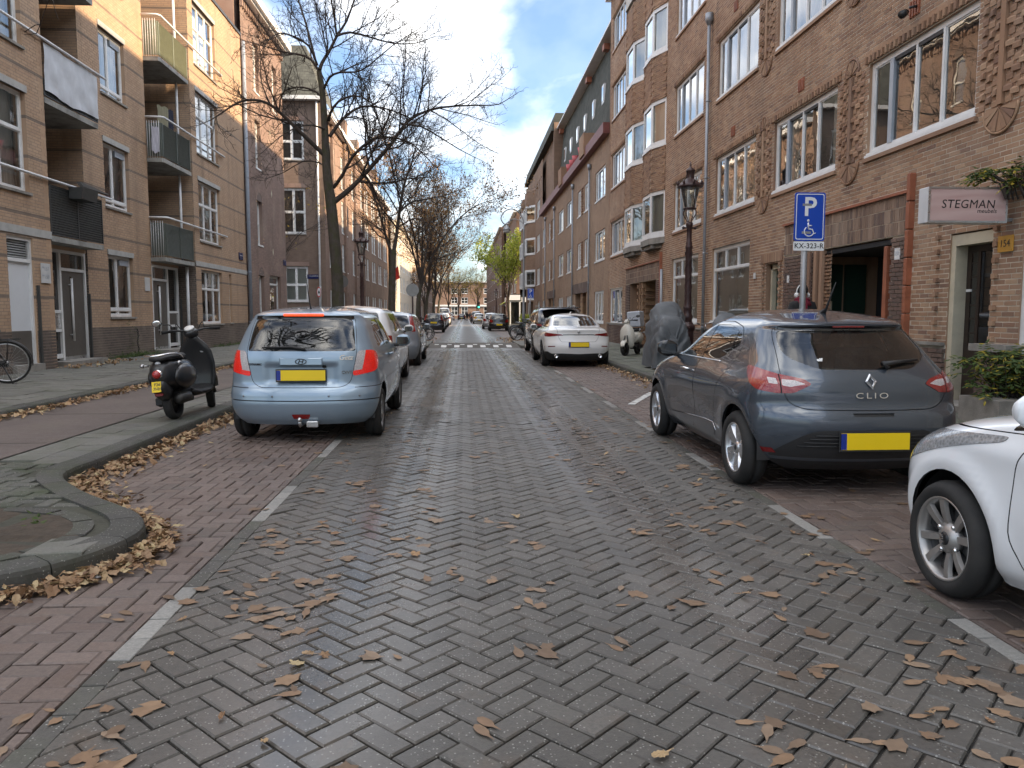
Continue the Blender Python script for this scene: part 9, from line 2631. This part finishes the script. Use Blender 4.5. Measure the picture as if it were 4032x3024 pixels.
def litter(name, label, pts, mat, flat=False):
 V = []; F = []; b = 0
 for x, y, z, s_ in pts:
  v, f = LM[rl_.randrange(6)]
  R = Matrix.Rotation(rl_.uniform(0, 6.3), 3, 'Z') @ Matrix.Rotation(rl_.gauss(0, 0.02 if flat else 0.45), 3, 'X') @ Matrix.Rotation(rl_.gauss(0, 0.02 if flat else 0.4), 3, 'Y')
  A_ = np.array(R); w = v*np.array((1, 1, 0.05 if flat else 1.3)); w = w @ A_.T * s_ + np.array((x, y, z))
  V.append(w); F += [tuple(i+b for i in q) for q in f]; b += len(w)
 me = bpy.data.meshes.new(name); me.from_pydata(np.concatenate(V).tolist(), [], F)
 return tag(link(name, me, mat), label, 'leaves', kind='stuff')
pts = []
kp = [p for p in smooth_path([(x, y, 0) for x, y in KL if 3.2 < y < 9], 14)]
for i in range(1900):
 p = rl_.choice(kp); 
 if p.y > 7.2 and rl_.random() < 0.2: continue
 w = 0.11 if p.y > 7 else (0.16 if p.y > 5.6 else 0.075)
 q = abs(rl_.gauss(0, w))
 k = KL
 nx = 1.0; ny = 0.0
 if 3.6 < p.y < 6.4:
  d = Vector((p.x+2.9, p.y-4.75, 0)).normalized(); nx, ny = d.x, d.y
  if p.y > 5.0: nx, ny = 0.62, 0.78
 pts.append((p.x+0.03+nx*q, p.y+ny*q*0.9, 0.012+0.05*max(0, 1-q/0.25)*rl_.random(), rl_.uniform(0.38, 0.72)))
for i in range(700):
 y = rl_.uniform(7, 13.5); q = abs(rl_.gauss(0, 0.12)); pts.append((-3.22+q, y, 0.012+0.04*rl_.random()*max(0, 1-q*5), rl_.uniform(0.55, 0.95)))
litter('leaf_litter', 'thick drift of brown leaves against the kerb of the tree island', pts, M_litter)
pts = []
for i in range(1500):
 y = 6+17*rl_.random(); q = abs(rl_.gauss(0, 0.11)); pts.append((-5.68+q, y, 0.13+0.03*rl_.random(), rl_.uniform(0.5, 0.9)))
for i in range(160): pts.append((-8.8+rl_.gauss(0.15, 0.25), rl_.uniform(17.3, 20.8), 0.22+0.02*rl_.random(), rl_.uniform(0.6, 1.0)))
litter('leaf_litter', 'line of brown leaves in the gutter beside the cycle path', pts, M_litter)
pts = []
for i in range(900):
 y = rl_.uniform(10, 30); q = abs(rl_.gauss(0, 0.2)); pts.append((3.84-q, y, 0.012+0.03*rl_.random(), rl_.uniform(0.5, 0.9)))
for i in range(500): pts.append((rl_.gauss(2.6, 0.5), rl_.uniform(37.5, 46), 0.01, rl_.uniform(0.6, 1.0)))
for i in range(250): pts.append((rl_.gauss(-2.2, 0.4), rl_.uniform(37.5, 46), 0.01, rl_.uniform(0.6, 1.0)))
litter('leaf_litter', 'brown leaves lying along the right hand kerb behind the grey car', pts, M_litter)
pts = []
for i in range(260):
 y = 2.2+9*rl_.random()**1.5; x = rl_.choice([rl_.gauss(1.9, 0.5), rl_.gauss(-1.1, 0.4), rl_.uniform(-1.4, 3.4)])
 if x > kerb_x(y)+0.1:
  for k in range(rl_.randint(1, 4)): pts.append((x+rl_.gauss(0, 0.05), y+rl_.gauss(0, 0.05), 0.0055, rl_.uniform(0.5, 1.05)))
litter('crushed_leaves', 'flattened leaf remains trodden into the road paving', pts, M_crush, True)
o = MB().add([(0, 0, 0.01), (0.09, 0.01, 0.02), (0.11, 0.05, 0.012), (0.05, 0.07, 0.03), (-0.02, 0.05, 0.012)], [(0, 1, 3), (1, 2, 3), (0, 3, 4)]).build('paper_scrap', M_signwhite, None, loc=(-2.02, 4.08, 0.0))
tag(o, 'crumpled white paper scrap among the leaves by the kerb', 'litter')
